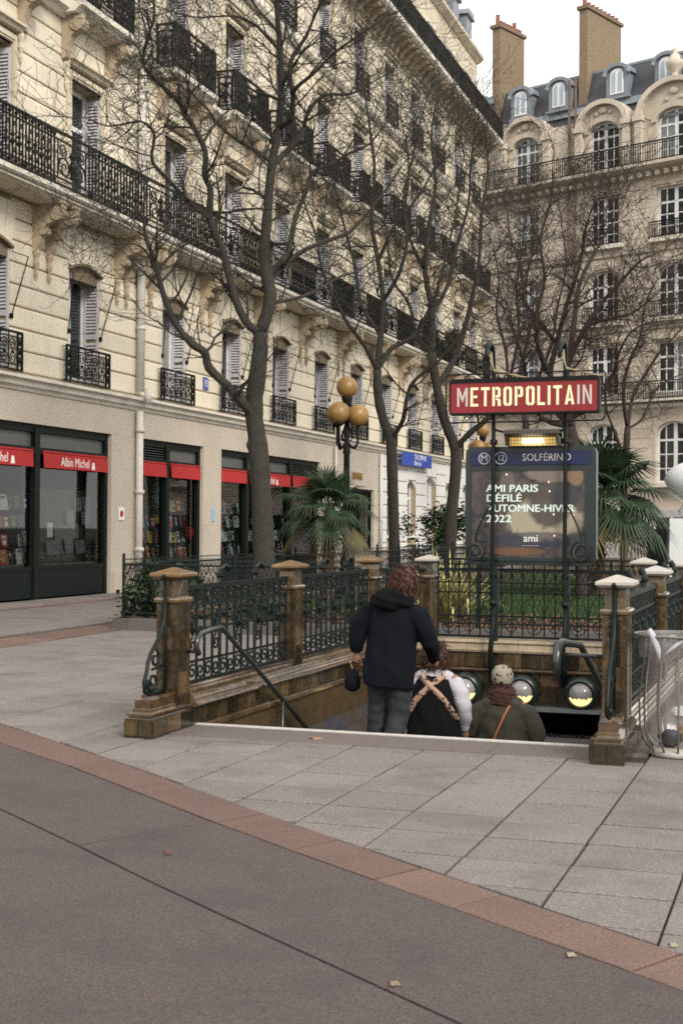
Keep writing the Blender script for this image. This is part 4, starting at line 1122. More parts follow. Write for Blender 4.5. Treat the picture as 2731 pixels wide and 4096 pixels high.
# ground floor: pale render with dark openings
p = RB(); p.box(SA, SB, -0.10, 0.0, 0, 2.6); p.build('plinth', mat('pale_blue_grey_render', (0.40, 0.39, 0.41), 0.85, 0.1, 2.0), rbd)
for c, hw in COLS:
    p = RB(); p.box(c - 0.9, c + 0.9, -0.13, -0.101, 0.9, 2.2); w = p.build('basement_window', PANE, rbd)
    p = RB(); p.box(c - 0.04, c + 0.04, -0.16, -0.131, 0.9, 2.2); p.box(c - 1.0, c - .9, -0.16, -0.131, .9, 2.2); p.box(c + .9, c + 1., -0.16, -0.131, .9, 2.2); p.build('frame', FRAMEW, w)
# ================================================================== metro entrance
XL, XR = -4.82, -1.45                 # inner faces of the two side parapets
ent = thing('metro_entrance', 'stairway entrance with brown glazed parapets, iron railings and pyramid-capped pillars', 'stairway', ((XL + XR) / 2, 10.42, 0))
YBK = 16.05                           # inner face of the back parapet
def tilerow(parent, side, y0, y1, x, w, z0, z1, n, name='tile', proud=0.0, mats=None):
    """row of glazed tiles on a wall facing the stair; side +1 faces +X, -1 faces -X"""
    for i in range(n):
        a, b = y0 + (y1 - y0) * i / n, y0 + (y1 - y0) * (i + 1) / n
        m = MB(); c = 0.006; e = random.uniform(0, 0.004)
        xx = x + side * (proud + e)
        m.prism([(a + 0.005, z0 + 0.004), (b - 0.005, z0 + 0.004), (b - 0.005, z1 - 0.004), (a + 0.005, z1 - 0.004)], 'x', x - side * w, xx)
        m.build(name, random.choice(mats or TILE_M), parent)
def parapet(side, x):
    """side=+1: the inner face looks to +X"""
    T = 0.20; o = x - side * T
    lo_, hi_ = min(x, o), max(x, o)
    w = MB(); w.box(lo_ + 0.012, hi_ - 0.012, 10.05, YBK + 0.2, -0.4, 0.27); wall = w.build('parapet', TILE_M[0], ent)
    tilerow(wall, side, 10.2, 15.7, x, 0.03, 0.0, 0.155, 26)
    tilerow(wall, -side, 10.2, 15.7, o, 0.03, 0.0, 0.155, 26)
    # moulded coping in lengths
    n = 15
    for i in range(n):
        a, b = 10.30 + (15.72 - 10.30) * i / n, 10.30 + (15.72 - 10.30) * (i + 1) / n
        m = MB(); q = random.uniform(0, 0.003)
        half = [(0.030, 0.155), (0.050 + q, 0.160), (0.058 + q, 0.172), (0.055 + q, 0.186), (0.042, 0.196), (0.026, 0.199), (0.022, 0.206), (0.026, 0.222), (0.022, 0.240), (0.008, 0.254), (-0.010, 0.260), (-0.016, 0.268), (-0.018, 0.290), (-0.030, 0.303), (-0.05, 0.306)]
        pr = [(x + side * u, w_) for u, w_ in half] + [(o - side * u, w_) for u, w_ in half[::-1]]
        m.prism(pr, 'y', a + 0.002, b - 0.002); m.build('coping', COPING, wall, False)
    # lower ledge along the stair
    for i in range(12):
        a, b = 10.40 + (16.0 - 10.40) * i / 12, 10.40 + (16.0 - 10.40) * (i + 1) / 12
        m = MB(); m.prism([(x, -0.05), (x + side * 0.035, -0.045), (x + side * 0.035, -0.015), (x, 0.0)], 'y', a + 0.002, b - 0.002); m.build('ledge_tile', COPING, wall)
    # stepped front pedestal
    xa, xb = lo_ - 0.0, hi_ + 0.0
    fr = 9.55 if side > 0 else 9.64
    steps = [(-0.0, fr, 0.0, 0.145, TILE_M[0]), (0.006, fr + 0.03, 0.145, 0.17, COPING), (-0.012, fr + 0.012, 0.17, 0.185, COPING), (0.02, fr + 0.06, 0.185, 0.215, COPING), (0.03, fr + 0.08, 0.215, 0.285, COPING), (0.022, fr + 0.20, 0.285, 0.31, COPING)]
    for dx, yf, z0, z1, mt in steps:
        m = MB(); m.box(xa + dx - (0.02 if z0 == 0 else 0), xb - dx + (0.02 if z0 == 0 else 0), yf, 10.30, z0, z1); m.build('pedestal_step', mt, wall)
    for k in range(2):
        m = MB(); c0 = xa - 0.02 + k * (xb - xa + 0.04) / 2; m.box(c0 + 0.004, c0 + (xb - xa + 0.04) / 2 - 0.004, fr - 0.008, fr + 0.02, 0.02, 0.138); m.build('tile', TILE_M[2 if k else 0], wall)
    for k in range(3):
        a = fr + 0.02 + k * 0.24; m = MB(); xf = (xb + 0.02) if side > 0 else (xa - 0.02)
        m.box(min(xf, xf + side * 0.008), max(xf, xf + side * 0.008), a, a + 0.232, 0.02, 0.138); m.build('tile', TILE_M[k % 3], wall)
    return wall
parapet(1, XL); parapet(-1, XR)
def pillar(cx, cy, capmat, z0=0.28, w=0.09, v=0.125):
    p = MB(); 
    for z_a, z_b, q in ((z0 - 0.02, 0.55, 0.008), (0.55, 1.02, 0.010)): p.box(cx - w + q, cx + w - q, cy - v + q, cy + v - q, z_a, z_b - 0.003)
    po = p.build('pillar', TILE_M[0], ent)
    # corner strips and tile faces
    for sx in (-1, 1):
        for sy in (-1, 1):
            m = MB(); m.box(*sorted((cx + sx * w, cx + sx * (w - 0.05))), *sorted((cy + sy * v, cy + sy * (v - 0.05))), z0, 1.015); m.build('corner_tile', TILE_M[1], po)
    for k in range(4):
        za = z0 + 0.004 + k * (1.01 - z0) / 4; zb = za + (1.01 - z0) / 4 - 0.006
        for ax, sg in (('x', -1), ('x', 1), ('y', -1), ('y', 1)):
            m = MB(); q = w - 0.052; qv = v - 0.052
            if ax == 'x': m.box(*sorted((cx + sg * (w - 0.012), cx + sg * (w - 0.003))), cy - qv, cy + qv, za, zb)
            else: m.box(cx - q, cx + q, *sorted((cy + sg * (v - 0.012), cy + sg * (v - 0.003))), za, zb)
            m.build('tile', random.choice(TILE_M), po)
    m = MB()
    def ringz(q, z):
        e_ = q - w + v if q > 0.02 else q
        return [(cx - q, cy - e_, z), (cx + q, cy - e_, z), (cx + q, cy + e_, z), (cx - q, cy + e_, z)]
    m.loft([ringz(w - 0.004, 1.015), ringz(w + 0.014, 1.025), ringz(w + 0.018, 1.045), ringz(w + 0.010, 1.06), ringz(w - 0.002, 1.066)]); m.build('collar', COPING, po)
    m = MB(); m.loft([ringz(w - 0.012, 1.066), ringz(w - 0.016, 1.20), ringz(w + 0.004, 1.212)]); m.build('neck', TILE_M[1], po)
    m = MB(); m.loft([ringz(w + 0.004, 1.212), ringz(w + 0.028, 1.222), ringz(w + 0.046, 1.236), ringz(w + 0.046, 1.256), ringz(w + 0.038, 1.262), ringz(0.012, 1.305)]); m.build('pillar_cap', capmat, po)
    return po
PX_L, PX_R = XL - 0.095, XR + 0.10
PYS = [10.15, 12.79, 15.40]
for y in PYS: pillar(PX_L, y, CAPB)
for y in PYS: pillar(PX_R, y, CAPW)
pillar(-4.42, 16.20, CAPW); pillar(-1.85, 16.20, CAPW)
# ---- ornate railings on the side parapets
def side_rail(x, y0, y1, sgn):
    r = MB(); z0, z1 = 0.335, 1.13
    for z, q in ((z0, 0.014), (z0 + 0.17, 0.010), (z1, 0.020), (z1 - 0.15, 0.012), (z1 - 0.36, 0.010)):
        r.box(x - q, x + q, y0, y1, z - q, z + q)
    n = 3; st = (y1 - y0) / n
    bars = 15; bs_ = (y1 - y0) / bars
    for i in range(bars + 1):
        y = y0 + bs_ * i; r.box(x - 0.009, x + 0.009, y - 0.009, y + 0.009, z0, z1)
    for i in range(bars):
        y = y0 + bs_ * (i + 0.5)
        s = 1 if i % 2 else -1
        r.spiral((x, y, z0 + 0.085), bs_ * 0.42, bs_ * 0.10, s * PI / 4, s * 1.25, 0.009, seg=9)
        r.spiral((x, y, z1 - 0.075), bs_ * 0.40, bs_ * 0.10, -s * PI / 4, -s * 1.25, 0.009, seg=9)
        if i % 3 == 1:
            r.spiral((x, y, z0 + 0.30), 0.07, 0.02, PI / 2, 1.4, 0.009, seg=9); r.spiral((x, y, z1 - 0.30), 0.08, 0.02, -PI / 2, -1.5, 0.009, seg=9)
            r.lathe([(0.008, 0), (0.035, 0.07), (0.012, 0.14)], (x, y, z0 + 0.38), 6)
        if i % 3 == 2:
            r.spiral((x, y, z0 + 0.42), 0.06, 0.015, 0, -1.4, 0.009, seg=9); r.ball((x, y, z1 - 0.25), 0.03, 6, 4)
    o = r.build('railing', IRONG, ent)
    # standards whose tops curl above the rail
    for k in (1, 2):
        y = y0 + st * k
        m = MB()
        m.tube([(x, y, z0), (x, y, z1), (x, y, z1 + 0.08), (x + sgn * 0.01, y + 0.01, z1 + 0.14), (x + sgn * 0.03, y + 0.035, z1 + 0.165), (x + sgn * 0.045, y + 0.075, z1 + 0.15), (x + sgn * 0.04, y + 0.085, z1 + 0.115)], [0.016, 0.016, 0.020, 0.024, 0.024, 0.022, 0.014], 6)
        m.tube([(x, y, z1 - 0.22), (x, y + 0.05, z1 - 0.12), (x, y + 0.045, z1 - 0.02), (x, y + 0.005, z1 + 0.06)], 0.010, 5)
        m.tube([(x, y, z1 - 0.22), (x, y - 0.05, z1 - 0.12), (x, y - 0.045, z1 - 0.02), (x, y - 0.005, z1 + 0.06)], 0.010, 5)
        m.ball((x, y, z1 + 0.085), 0.034, 7, 5); m.build('standard', IRONG, o)
    return o
for a, b in zip(PYS, PYS[1:]):
    side_rail(PX_L, a + 0.125, b - 0.125, 1); side_rail(PX_R, a + 0.125, b - 0.125, -1)
def cross_rail(p, q):
    """plain chamfer panel between two points"""
    d = Vector((q[0] - p[0], q[1] - p[1], 0)); r = MB()
    for z in (0.335, 0.52, 0.98, 1.13): r.tube([(p[0], p[1], z), (q[0], q[1], z)], 0.012, 4)
    for i in range(9):
        t = i / 8; r.tube([(p[0] + d.x * t, p[1] + d.y * t, 0.33), (p[0] + d.x * t, p[1] + d.y * t, 1.13)], 0.009, 4)
    r.build('railing', IRONG, ent)
cross_rail((PX_L, 15.5), (-4.42, 16.1)); cross_rail((PX_R, 15.5), (-1.85, 16.1))
# ---- front scroll brackets leaning on the first pillars
def bracket(x, y, sg):
    b = MB()
    pts = [(x, y - 0.40, 0.315), (x, y - 0.50, 0.345), (x, y - 0.515, 0.42), (x, y - 0.47, 0.50), (x, y - 0.45, 0.57), (x, y - 0.40, 0.64), (x, y - 0.31, 0.71), (x, y - 0.23, 0.78), (x, y - 0.165, 0.88), (x, y - 0.155, 1.02), (x, y - 0.150, 1.16), (x, y - 0.16, 1.225), (x, y - 0.19, 1.245)]
    b.tube(pts, [0.018] * 11 + [0.018, 0.014], 6)
    b.spiral((x, y - 0.33, 0.59), 0.095, 0.02, PI, -1.3, 0.012, seg=10)
    b.spiral((x, y - 0.37, 0.41), 0.095, 0.02, PI * 0.9, 1.4, 0.013, seg=10)
    b.tube([(x, y - 0.38, 0.51), (x, y - 0.16, 0.53)], 0.012, 5); b.tube([(x, y - 0.38, 0.325), (x, y - 0.14, 0.325)], 0.016, 5)
    b.tube([(x, y - 0.145, 0.32), (x, y - 0.145, 1.2)], 0.013, 5); b.ball((x, y - 0.40, 0.36), 0.032, 7, 5)
    b.build('scroll_bracket', IRONG, ent, True)
bracket(PX_L, PYS[0], 1); bracket(PX_R, PYS[0], -1)
# ---- back parapet
w = MB(); w.box(XL - 0.1, XR + 0.1, YBK + 0.02, YBK + 0.30, -0.45, 0.26); bw = w.build('back_parapet', TILE_M[0], ent)
n = 11
for i in range(n):
    a, b = XL + (XR - XL) * i / n, XL + (XR - XL) * (i + 1) / n
    m = MB(); m.prism([(YBK + 0.30, 0.16), (YBK - 0.03, 0.16), (YBK - 0.04, 0.185), (YBK - 0.01, 0.20), (YBK + 0.0, 0.25), (YBK - 0.02, 0.275), (YBK + 0.02, 0.305), (YBK + 0.30, 0.305)], 'x', a + 0.002, b - 0.002); m.build('coping', mat('grey_worn_coping', (0.27, 0.215, 0.15), 0.4, 0.3, 6.0, 0.2, 30) if not bpy.data.materials.get('grey_worn_coping') else bpy.data.materials['grey_worn_coping'], bw)
n = 15
for z0, z1, sh in ((-0.015, 0.155, 0.0), (-0.22, -0.075, 0.5)):
    for i in range(n):
        a, b = XL + (XR - XL) * i / n, XL + (XR - XL) * (i + 1) / n
        m = MB(); m.box(a + 0.003, b - 0.003, YBK - random.uniform(0.002, 0.008), YBK + 0.03, z0, z1); m.build('tile', random.choice(TILE_M), bw)
m = MB(); m.prism([(YBK + 0.02, -0.075), (YBK - 0.05, -0.065), (YBK - 0.06, -0.045), (YBK - 0.03, -0.03), (YBK + 0.02, -0.02)], 'x', XL, XR); m.build('ledge', COPING, bw)
m = MB(); m.box(XL, XR, YBK + 0.0, YBK + 0.03, -0.45, -0.225); m.build('lower_panel', TILE_M[0], bw)
m = MB(); m.box(XL, XR, YBK - 0.14, YBK + 0.02, -0.50, -0.452); m.build('steel_lintel', mat('grey_steel', (0.22, 0.24, 0.25), 0.35, 0.15, 6.0, metal=0.6), bw)
# back railing: fine grid with ring border
br_ = MB(); yb = YBK + 0.14; x0, x1 = -4.30, -1.97
for z, q in ((0.335, 0.013), (0.58, 0.010), (0.86, 0.008), (0.98, 0.008), (1.14, 0.010), (1.20, 0.008), (1.26, 0.012)): br_.box(x0, x1, yb - q, yb + q, z - q, z + q)
nb = 18
for i in range(nb + 1):
    x = x0 + (x1 - x0) * i / nb; br_.box(x - 0.008, x + 0.008, yb - 0.008, yb + 0.008, 0.33, 1.26)
nr = 9; st = (x1 - x0) / nr
for i in range(nr):
    x = x0 + st * (i + 0.5)
    br_.spiral((x, yb, 0.46), 0.10, 0.025, 0, 1.6 if i % 2 else -1.6, 0.008, 'xz', seg=10)
    br_.tube([(x - st / 2, yb, 0.59), (x - st * 0.3, yb, 0.78), (x, yb, 0.85), (x + st * 0.3, yb, 0.78), (x + st / 2, yb, 0.59)], 0.007, 4)
    for sx in (-0.25, 0.25): br_.spiral((x + st * sx, yb, 1.06), 0.055, 0.055, 0, 1.0, 0.006, 'xz', seg=9)
br_.build('back_railing', IRONG, ent)
# ---- stair, side walls, passage
NST, RUN, RISE = 17, 0.30, 0.155
for i in range(NST):
    y = 10.42 + RUN * i; z = -RISE * (i + 1)
    s = MB(); s.box(XL + 0.002, XR - 0.002, y + 0.001, y + RUN + 0.03, z - 0.12, z); so = s.build('step', STEP, ent)
    s = MB(); s.box(XL + 0.01, XR - 0.01, y + RUN - 0.035, y + RUN + 0.034, z - 0.03, z + 0.004); s.build('step_nosing', STEELG, so)
lm = MB(); yl = 10.42 + RUN * NST; lm.box(XL, XR, yl, 22.4, -RISE * NST - 0.2, -RISE * NST - 0.003); lm.build('landing', STEP, ent)
nz = MB(); nz.box(XL + 0.002, XR - 0.002, 10.36, 10.425, -0.03, 0.012); nz.build('white_nosing', NOSE, ent)
rz = MB(); rz.box(XL + .002, XR - .002, 10.40, 10.42, -0.155, -0.03); rz.build('riser', STEP, ent)
for sd, x in ((1, XL), (-1, XR)):
    s = MB(); s.box(*sorted((x - sd * 0.25, x - sd * 0.004)), 10.30, 22.4, -3.0, -0.052); wo = s.build('stair_wall', STAIRT, ent)
    # wall tiles in courses, the lower ones blue-brown
    for j in range(7):
        z1 = -0.055 - j * 0.16
        n = 15
        for i in range(n):
            a = 10.43 + i * 0.37 + (0.18 if j % 2 else 0)
            if a > 15.9: continue
            zst = -RISE * (int((a - 10.42) / RUN)) - 0.35
            if z1 < zst - 0.3: continue
            m = MB(); m.box(*sorted((x - sd * 0.02, x + sd * random.uniform(0.0, 0.004))), a + 0.003, a + 0.367, z1 - 0.157, z1 - 0.003); m.build('wall_tile', STAIRB if (j > 1 and random.random() < 0.7) else STAIRT, wo)
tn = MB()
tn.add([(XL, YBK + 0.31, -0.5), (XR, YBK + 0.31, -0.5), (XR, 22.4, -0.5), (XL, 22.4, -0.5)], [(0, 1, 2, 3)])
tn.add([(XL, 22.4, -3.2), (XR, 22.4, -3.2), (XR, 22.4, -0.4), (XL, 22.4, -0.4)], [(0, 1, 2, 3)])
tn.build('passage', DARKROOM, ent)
sh = MB(); sh.box(XL, XR, 16.38, 16.7, -1.25, -0.86); sh.build('shutter_box', mat('grey_shutter_box', (0.34, 0.33, 0.33), 0.6, 0.1, 5.0), ent)
# ---- handrails
hl = MB(); hl.tube([(XL + 0.10, 10.22, 0.60), (XL + 0.10, 10.17, 0.66), (XL + 0.10, 10.19, 0.73), (XL + 0.10, 10.26, 0.765), (XL + 0.10, 10.40, 0.778), (XL + 0.10, 10.64, 0.790), (XL + 0.10, 10.70, 0.775), (XL + 0.10, 10.76, 0.74), (XL + 0.10, 12.8, -0.37), (XL + 0.10, 15.5, -1.82)], 0.023, 8)
hl.tube([(XL, 10.22, 0.62), (XL + 0.10, 10.20, 0.62)], 0.016, 6)
for y, z in ((12.1, 0.01), (13.9, -0.96)): hl.tube([(XL + 0.10, y, z), (XL + 0.10, y, z - 0.55), (XL, y, z - 0.58)], 0.016, 6)
hl.build('handrail', mat('black_steel_rail', (0.02, 0.024, 0.024), 0.25, 0.2, 8.0, spec=0.6), ent, True)
hr = MB(); xh = XR - 0.34
hr.tube([(XR + 0.1, 10.18, 0.70), (xh + 0.03, 10.18, 0.71)], 0.016, 6)
hr.tube([(xh, 10.16, 0.56), (xh, 10.14, 0.66), (xh, 10.19, 0.77), (xh + 0.01, 10.28, 0.79), (xh + 0.10, 10.62, 0.74), (XR - 0.10, 13.0, -0.46), (XR - 0.10, 15.5, -1.74)], [0.030, 0.032, 0.034, 0.032, 0.026, 0.026, 0.026], 8)
hr.build('handrail', bpy.data.materials['black_steel_rail'], ent, True)
# ---- three bulkhead lamps on the back wall
def addused(mb, vs_, fs_, M):
    us = sorted({i for f in fs_ for i in f}); ix = {u: k for k, u in enumerate(us)}
    mb.add([vs_[u] for u in us], [tuple(ix[i] for i in f) for f in fs_], M)
GLT = mat('frosted_lamp_glass', (0.22, 0.215, 0.21), 0.1, 0.3, 8.0, 0.2, 30, spec=0.7)
GLL = emis('lit_lamp_glass', (1.0, 0.68, 0.26), 0.8, (0.4, 0.33, 0.2))
for k, x in enumerate((-3.90, -3.22, -2.53)):
    z = -0.265; y = YBK - 0.03
    T_ = Matrix.Translation((x, y, z)) @ Matrix.Rotation(PI / 2 + 0.10, 4, 'X')
    h = MB(); h.lathe([(0.10, -0.02), (0.185, 0.0), (0.20, 0.05), (0.195, 0.11), (0.165, 0.145), (0.150, 0.15), (0.140, 0.12), (0.11, 0.06)], (0, 0, 0), 24, T_)
    h.tube([(x - 0.05, y - 0.02, z + 0.2), (x - 0.05, y + 0.05, z + 0.26)], 0.02, 6)
    lo = h.build('wall_lamp', STEELG, ent, True)
    d = MB(); R_ = 0.138
    vs_, fs_ = [], []
    for i in range(9):
        a = PI / 2 * i / 8
        for j in range(24):
            w_ = 2 * PI * j / 24; vs_.append((R_ * math.cos(a) * math.cos(w_), R_ * math.cos(a) * math.sin(w_), 0.11 + R_ * 0.85 * math.sin(a)))
    for i in range(8):
        for j in range(24): fs_.append((i * 24 + j, i * 24 + (j + 1) % 24, (i + 1) * 24 + (j + 1) % 24, (i + 1) * 24 + j))
    up_ = [f for f in fs_ if sum(vs_[q][1] for q in f) / 4 > -0.035]
    dn_ = [f for f in fs_ if sum(vs_[q][1] for q in f) / 4 <= -0.035]
    addused(d, vs_, up_, T_); d.build('lamp_glass', GLT, lo, True)
    d = MB(); addused(d, vs_, dn_, T_); d.build('lit_glass', GLL, lo, True)
    # local axis: after the turn, local -Y points down

# ================================================================== red station sign
SY = 15.75
sg = thing('station_sign', 'red metro name sign with cut-out letters on two tall curled iron posts', 'sign', (-3.19, 15.9, -0.2))
SX0, SX1, SZ0, SZ1 = -4.06, -2.31, 2.975, 3.352
b = MB(); b.box(SX0 + 0.012, SX1 - 0.012, SY + 0.006, SY + 0.16, SZ0 + 0.012, SZ1 - 0.012); panel_o = b.build('sign_panel', REDSIGN, sg)
b = MB()
b.box(SX0, SX1, SY - 0.01, SY + 0.165, SZ1 - 0.012, SZ1 + 0.012); b.box(SX0, SX1, SY - 0.004, SY + 0.165, SZ0 - 0.010, SZ0 + 0.011)
b.box(SX0 - 0.004, SX0 + 0.012, SY - 0.008, SY + 0.163, SZ0 + .011, SZ1 - .012); b.box(SX1 - 0.012, SX1 + 0.004, SY - 0.008, SY + 0.163, SZ0 + .011, SZ1 - .012)
b.box(SX0 + 0.02, SX1 - 0.02, SY + 0.0, SY + 0.17, SZ1 + 0.013, SZ1 + 0.035)
b.build('sign_frame', IRON, sg)
T = 0.30   # stroke, in letter widths
def letter(ch):
    """stencil capitals as polygons in a 1 by 2.2 cell"""
    h = 2.2; t = 0.28; g_ = 0.10; P = []
    R_ = lambda x0, z0, x1, z1: P.append([(x0, z0), (x1, z0), (x1, z1), (x0, z1)])
    if ch == 'M':
        R_(0, 0, t * 0.85, h); R_(1.25 - t * 0.85, 0, 1.25, h)
        P.append([(t * 0.85 + 0.03, h), (t * 0.85 + 0.03, h - 0.75), (0.58, 0.45), (0.62, 1.1)]); P.append([(1.25 - t * 0.85 - 0.03, h), (0.63, 1.1), (0.67, 0.45), (1.25 - t * 0.85 - 0.03, h - 0.75)]); return P, 1.25
    if ch == 'E':
        R_(0, 0, t, h); R_(t + 0.0, 0, 0.92, 0.30); R_(t + g_ * 0, h - 0.30, 0.92, h); R_(t + g_, h * 0.5 - 0.12, 0.80, h * 0.5 + 0.16); return P, 0.92
    if ch == 'T':
        R_(0, h - 0.32, 1.0, h); R_(0.5 - t / 2, 0, 0.5 + t / 2, h - 0.32); return P, 1.0
    if ch in 'RP':
        R_(0, 0, t, h)
        P.append([(t + g_, h), (0.72, h), (0.95, h - 0.22), (0.95, 1.15), (0.80, 0.98), (t + g_, 0.98), (t + g_, 1.24), (0.64, 1.24), (0.64, h - 0.30), (t + g_, h - 0.30)])
        if ch == 'R': P.append([(0.40, 0.86), (0.80, 0.86), (0.95, 0.72), (0.98, 0), (0.66, 0), (0.62, 0.70), (0.40, 0.70)])
        return P, 0.97
    if ch == 'O':
        for s in (0, 1):
            q = [(0.44, 0), (0.22, 0), (0, 0.24), (0, h - 0.24), (0.22, h), (0.44, h), (0.44, h - 0.28), (0.31, h - 0.36), (0.31, 0.36), (0.44, 0.28)]
            P.append([(0.98 - x, z) for x, z in q][::-1] if s else q)
        return P, 0.98
    if ch == 'L':
        R_(0, 0, t, h); R_(t, 0, 0.86, 0.30); return P, 0.86
    if ch == 'I':
        R_(0, 0, t, h); return P, t
    if ch == 'A':
        P.append([(0, 0), (0.30, 0), (0.56, h * 0.80), (0.56, h), (0.40, h)]); P.append([(1.06, 0), (0.76, 0), (0.61, h * 0.62), (0.61, h), (0.66, h)]); P.append([(0.36, 0.42), (0.68, 0.42), (0.66, 0.66), (0.40, 0.66)]); return P, 1.06
    if ch == 'N':
        R_(0, 0, t * 0.85, h); R_(1.02 - t * 0.85, 0, 1.02, h); P.append([(t * 0.85 + 0.03, h), (t * 0.85 + 0.03, h - 0.7), (1.02 - t * 0.85 - 0.03, 0), (1.02 - t * 0.85 - 0.03, 0.7)]); return P, 1.02
word = 'METROPOLITAIN'
ws = [letter(c)[1] for c in word]; gap = 0.34
tot = sum(ws) + gap * (len(word) - 1); K_ = 1.575 / tot; KZ = 0.222 / 2.2
x = -3.19 - 1.575 / 2 + 0.01
for i, c in enumerate(word):
    pl_, wd = letter(c); m = MB()
    for poly in pl_: m.prism([(x + px_ * K_, SZ0 + 0.085 + pz * KZ) for px_, pz in poly], 'y', SY - 0.002, SY + 0.008)
    m.build('letter', UNLIT if i in (0, 11, 12) else LIT, panel_o)
    x += (wd + gap) * K_
# posts with hooked heads, border rods and rings
for x in (-3.57, -2.72):
    p = MB()
    p.tube([(x, YBK - 0.06, -0.20), (x - 0.02, YBK - 0.10, 0.05), (x - 0.015, YBK - 0.16, 0.20), (x + 0.005, YBK - 0.12, 0.50), (x, YBK - 0.06, 0.70), (x, 15.90, 1.2), (x, 15.93, 2.6), (x, 15.94, 3.40), (x - 0.005, 15.92, 3.62), (x - 0.005, 15.86, 3.76), (x - 0.01, 15.74, 3.80), (x - 0.01, 15.62, 3.72), (x - 0.01, 15.56, 3.58)], [0.045, 0.038, 0.032, 0.028, 0.025, 0.025, 0.025, 0.025, 0.030, 0.034, 0.034, 0.028, 0.02], 8)
    for z in (0.72, 1.05, 2.62): p.tube([(x, 15.95, z), (x, 15.95, z + 0.06)], 0.045, 8)
    p.tube([(x, 15.93, 3.2), (x, SY + 0.15, 3.2)], 0.02, 6); p.tube([(x, 15.93, 3.02), (x, SY + 0.15, 3.02)], 0.02, 6)
    p.build('post', IRONG, sg, True)
    for sd in ((-1,) if x < -3 else (1,)):
        r = MB(); r.tube([(x, 15.88, 1.95), (x + sd * 0.10, 15.88, 1.78), (x + sd * 0.17, 15.88, 1.62), (x + sd * 0.20, 15.88, 1.50)], 0.012, 5); r.build('scroll', IRONG, sg)
    sd = -1 if x < -3 else 1
    r = MB(); r.spiral((x + sd * 0.20, 15.86, 1.36), 0.13, 0.03, PI / 2, sd * 1.8, 0.016, 'xz', seg=14); r.build('scroll', IRONG, sg, True)
rd = MB()
rd.tube([(SX0 - 0.03, SY + 0.08, 2.88), (SX0 - 0.06, SY + 0.08, 2.93), (SX0 - 0.06, SY + 0.08, 3.42), (SX0 - 0.03, SY + 0.08, 3.45)], 0.010, 5)
rd.tube([(SX1 + 0.03, SY + 0.08, 2.88), (SX1 + 0.06, SY + 0.08, 2.93), (SX1 + 0.06, SY + 0.08, 3.42), (SX1 + 0.03, SY + 0.08, 3.45)], 0.010, 5)
rd.tube([(SX0 - 0.03, SY + 0.08, 2.88), (SX1 + 0.03, SY + 0.08, 2.88)], 0.010, 5)
rd.tube([(SX0 - 0.03, SY + 0.08, 3.45), (SX1 + 0.03, SY + 0.08, 3.45)], 0.010, 5)
for x in (-3.87, -3.02, -2.5): rd.spiral((x, SY + 0.08, 2.925), 0.026, 0.026, 0, 1.0, 0.008, 'xz', seg=12)
for x in (-3.87, -3.4, -2.93, -2.5): rd.spiral((x, SY + 0.08, 3.405), 0.026, 0.026, 0, 1.0, 0.008, 'xz', seg=12)
rd.build('border_rods', IRONG, sg)
cbm = mat('tan_cable', (0.30, 0.24, 0.14), 0.7, 0.2, 8.0)
for x in (-3.57, -2.72):
    c_ = MB()
    for q in range(3):
        c_.tube([(x - 0.01, 15.86, 3.74 - q * 0.02), (x - 0.02 + q * 0.01, 15.84, 3.60), (x + 0.02, 15.84, 3.50 - q * 0.01), (x + 0.14 + 0.03 * q, 15.83, 3.455), (x + 0.30 + 0.05 * q, 15.83, 3.41 - 0.01 * q), (x + 0.42 + .05 * q, 15.83, 3.39)], 0.007, 5)
    c_.build('cable', cbm, sg)
# hooded floodlight between the posts
fl = MB(); FX0, FX1 = -3.40, -2.78
fl.prism([(15.70, 2.77), (15.98, 2.80), (16.06, 2.70), (16.06, 2.60), (15.99, 2.59), (15.97, 2.70), (15.70, 2.73)], 'x', FX0, FX1)
for x in (FX0, FX1 - 0.02): fl.prism([(15.72, 2.73), (16.05, 2.75), (16.05, 2.60), (15.80, 2.60)], 'x', x, x + 0.02)
flo = fl.build('floodlight_hood', mat('dusty_lamp_metal', (0.055, 0.048, 0.038), 0.6, 0.25, 9.0), sg)
m = MB(); m.box(FX0 + 0.02, FX1 - 0.02, 15.955, 15.97, 2.605, 2.72); m.build('reflector', emis('warm_reflector', (1.0, 0.62, 0.18), 0.25, (0.6, 0.45, 0.2)), flo)
m = MB(); m.tube([(-3.22, 15.90, 2.655), (-2.98, 15.90, 2.655)], 0.024, 8); m.build('lamp_tube', emis('lamp_tube_light', (1.0, 0.93, 0.75), 3.0), flo)
m = MB()
for i in range(16): m.tube([(FX0 + 0.03 + i * 0.037, 15.82, 2.60), (FX0 + 0.03 + i * 0.037, 15.82, 2.73)], 0.003, 4)
for z in (2.62, 2.66, 2.70): m.tube([(FX0 + 0.02, 15.82, z), (FX1 - 0.02, 15.82, z)], 0.003, 4)
m.build('lamp_grille', IRON, flo)
m = MB()
for x in (FX0 + 0.05, FX1 - 0.05): m.tube([(x, 15.98, 2.74), (-3.57 if x < -3.1 else -2.72, 15.94, 2.80)], 0.014, 5)
m.build('lamp_arm', IRON, flo)

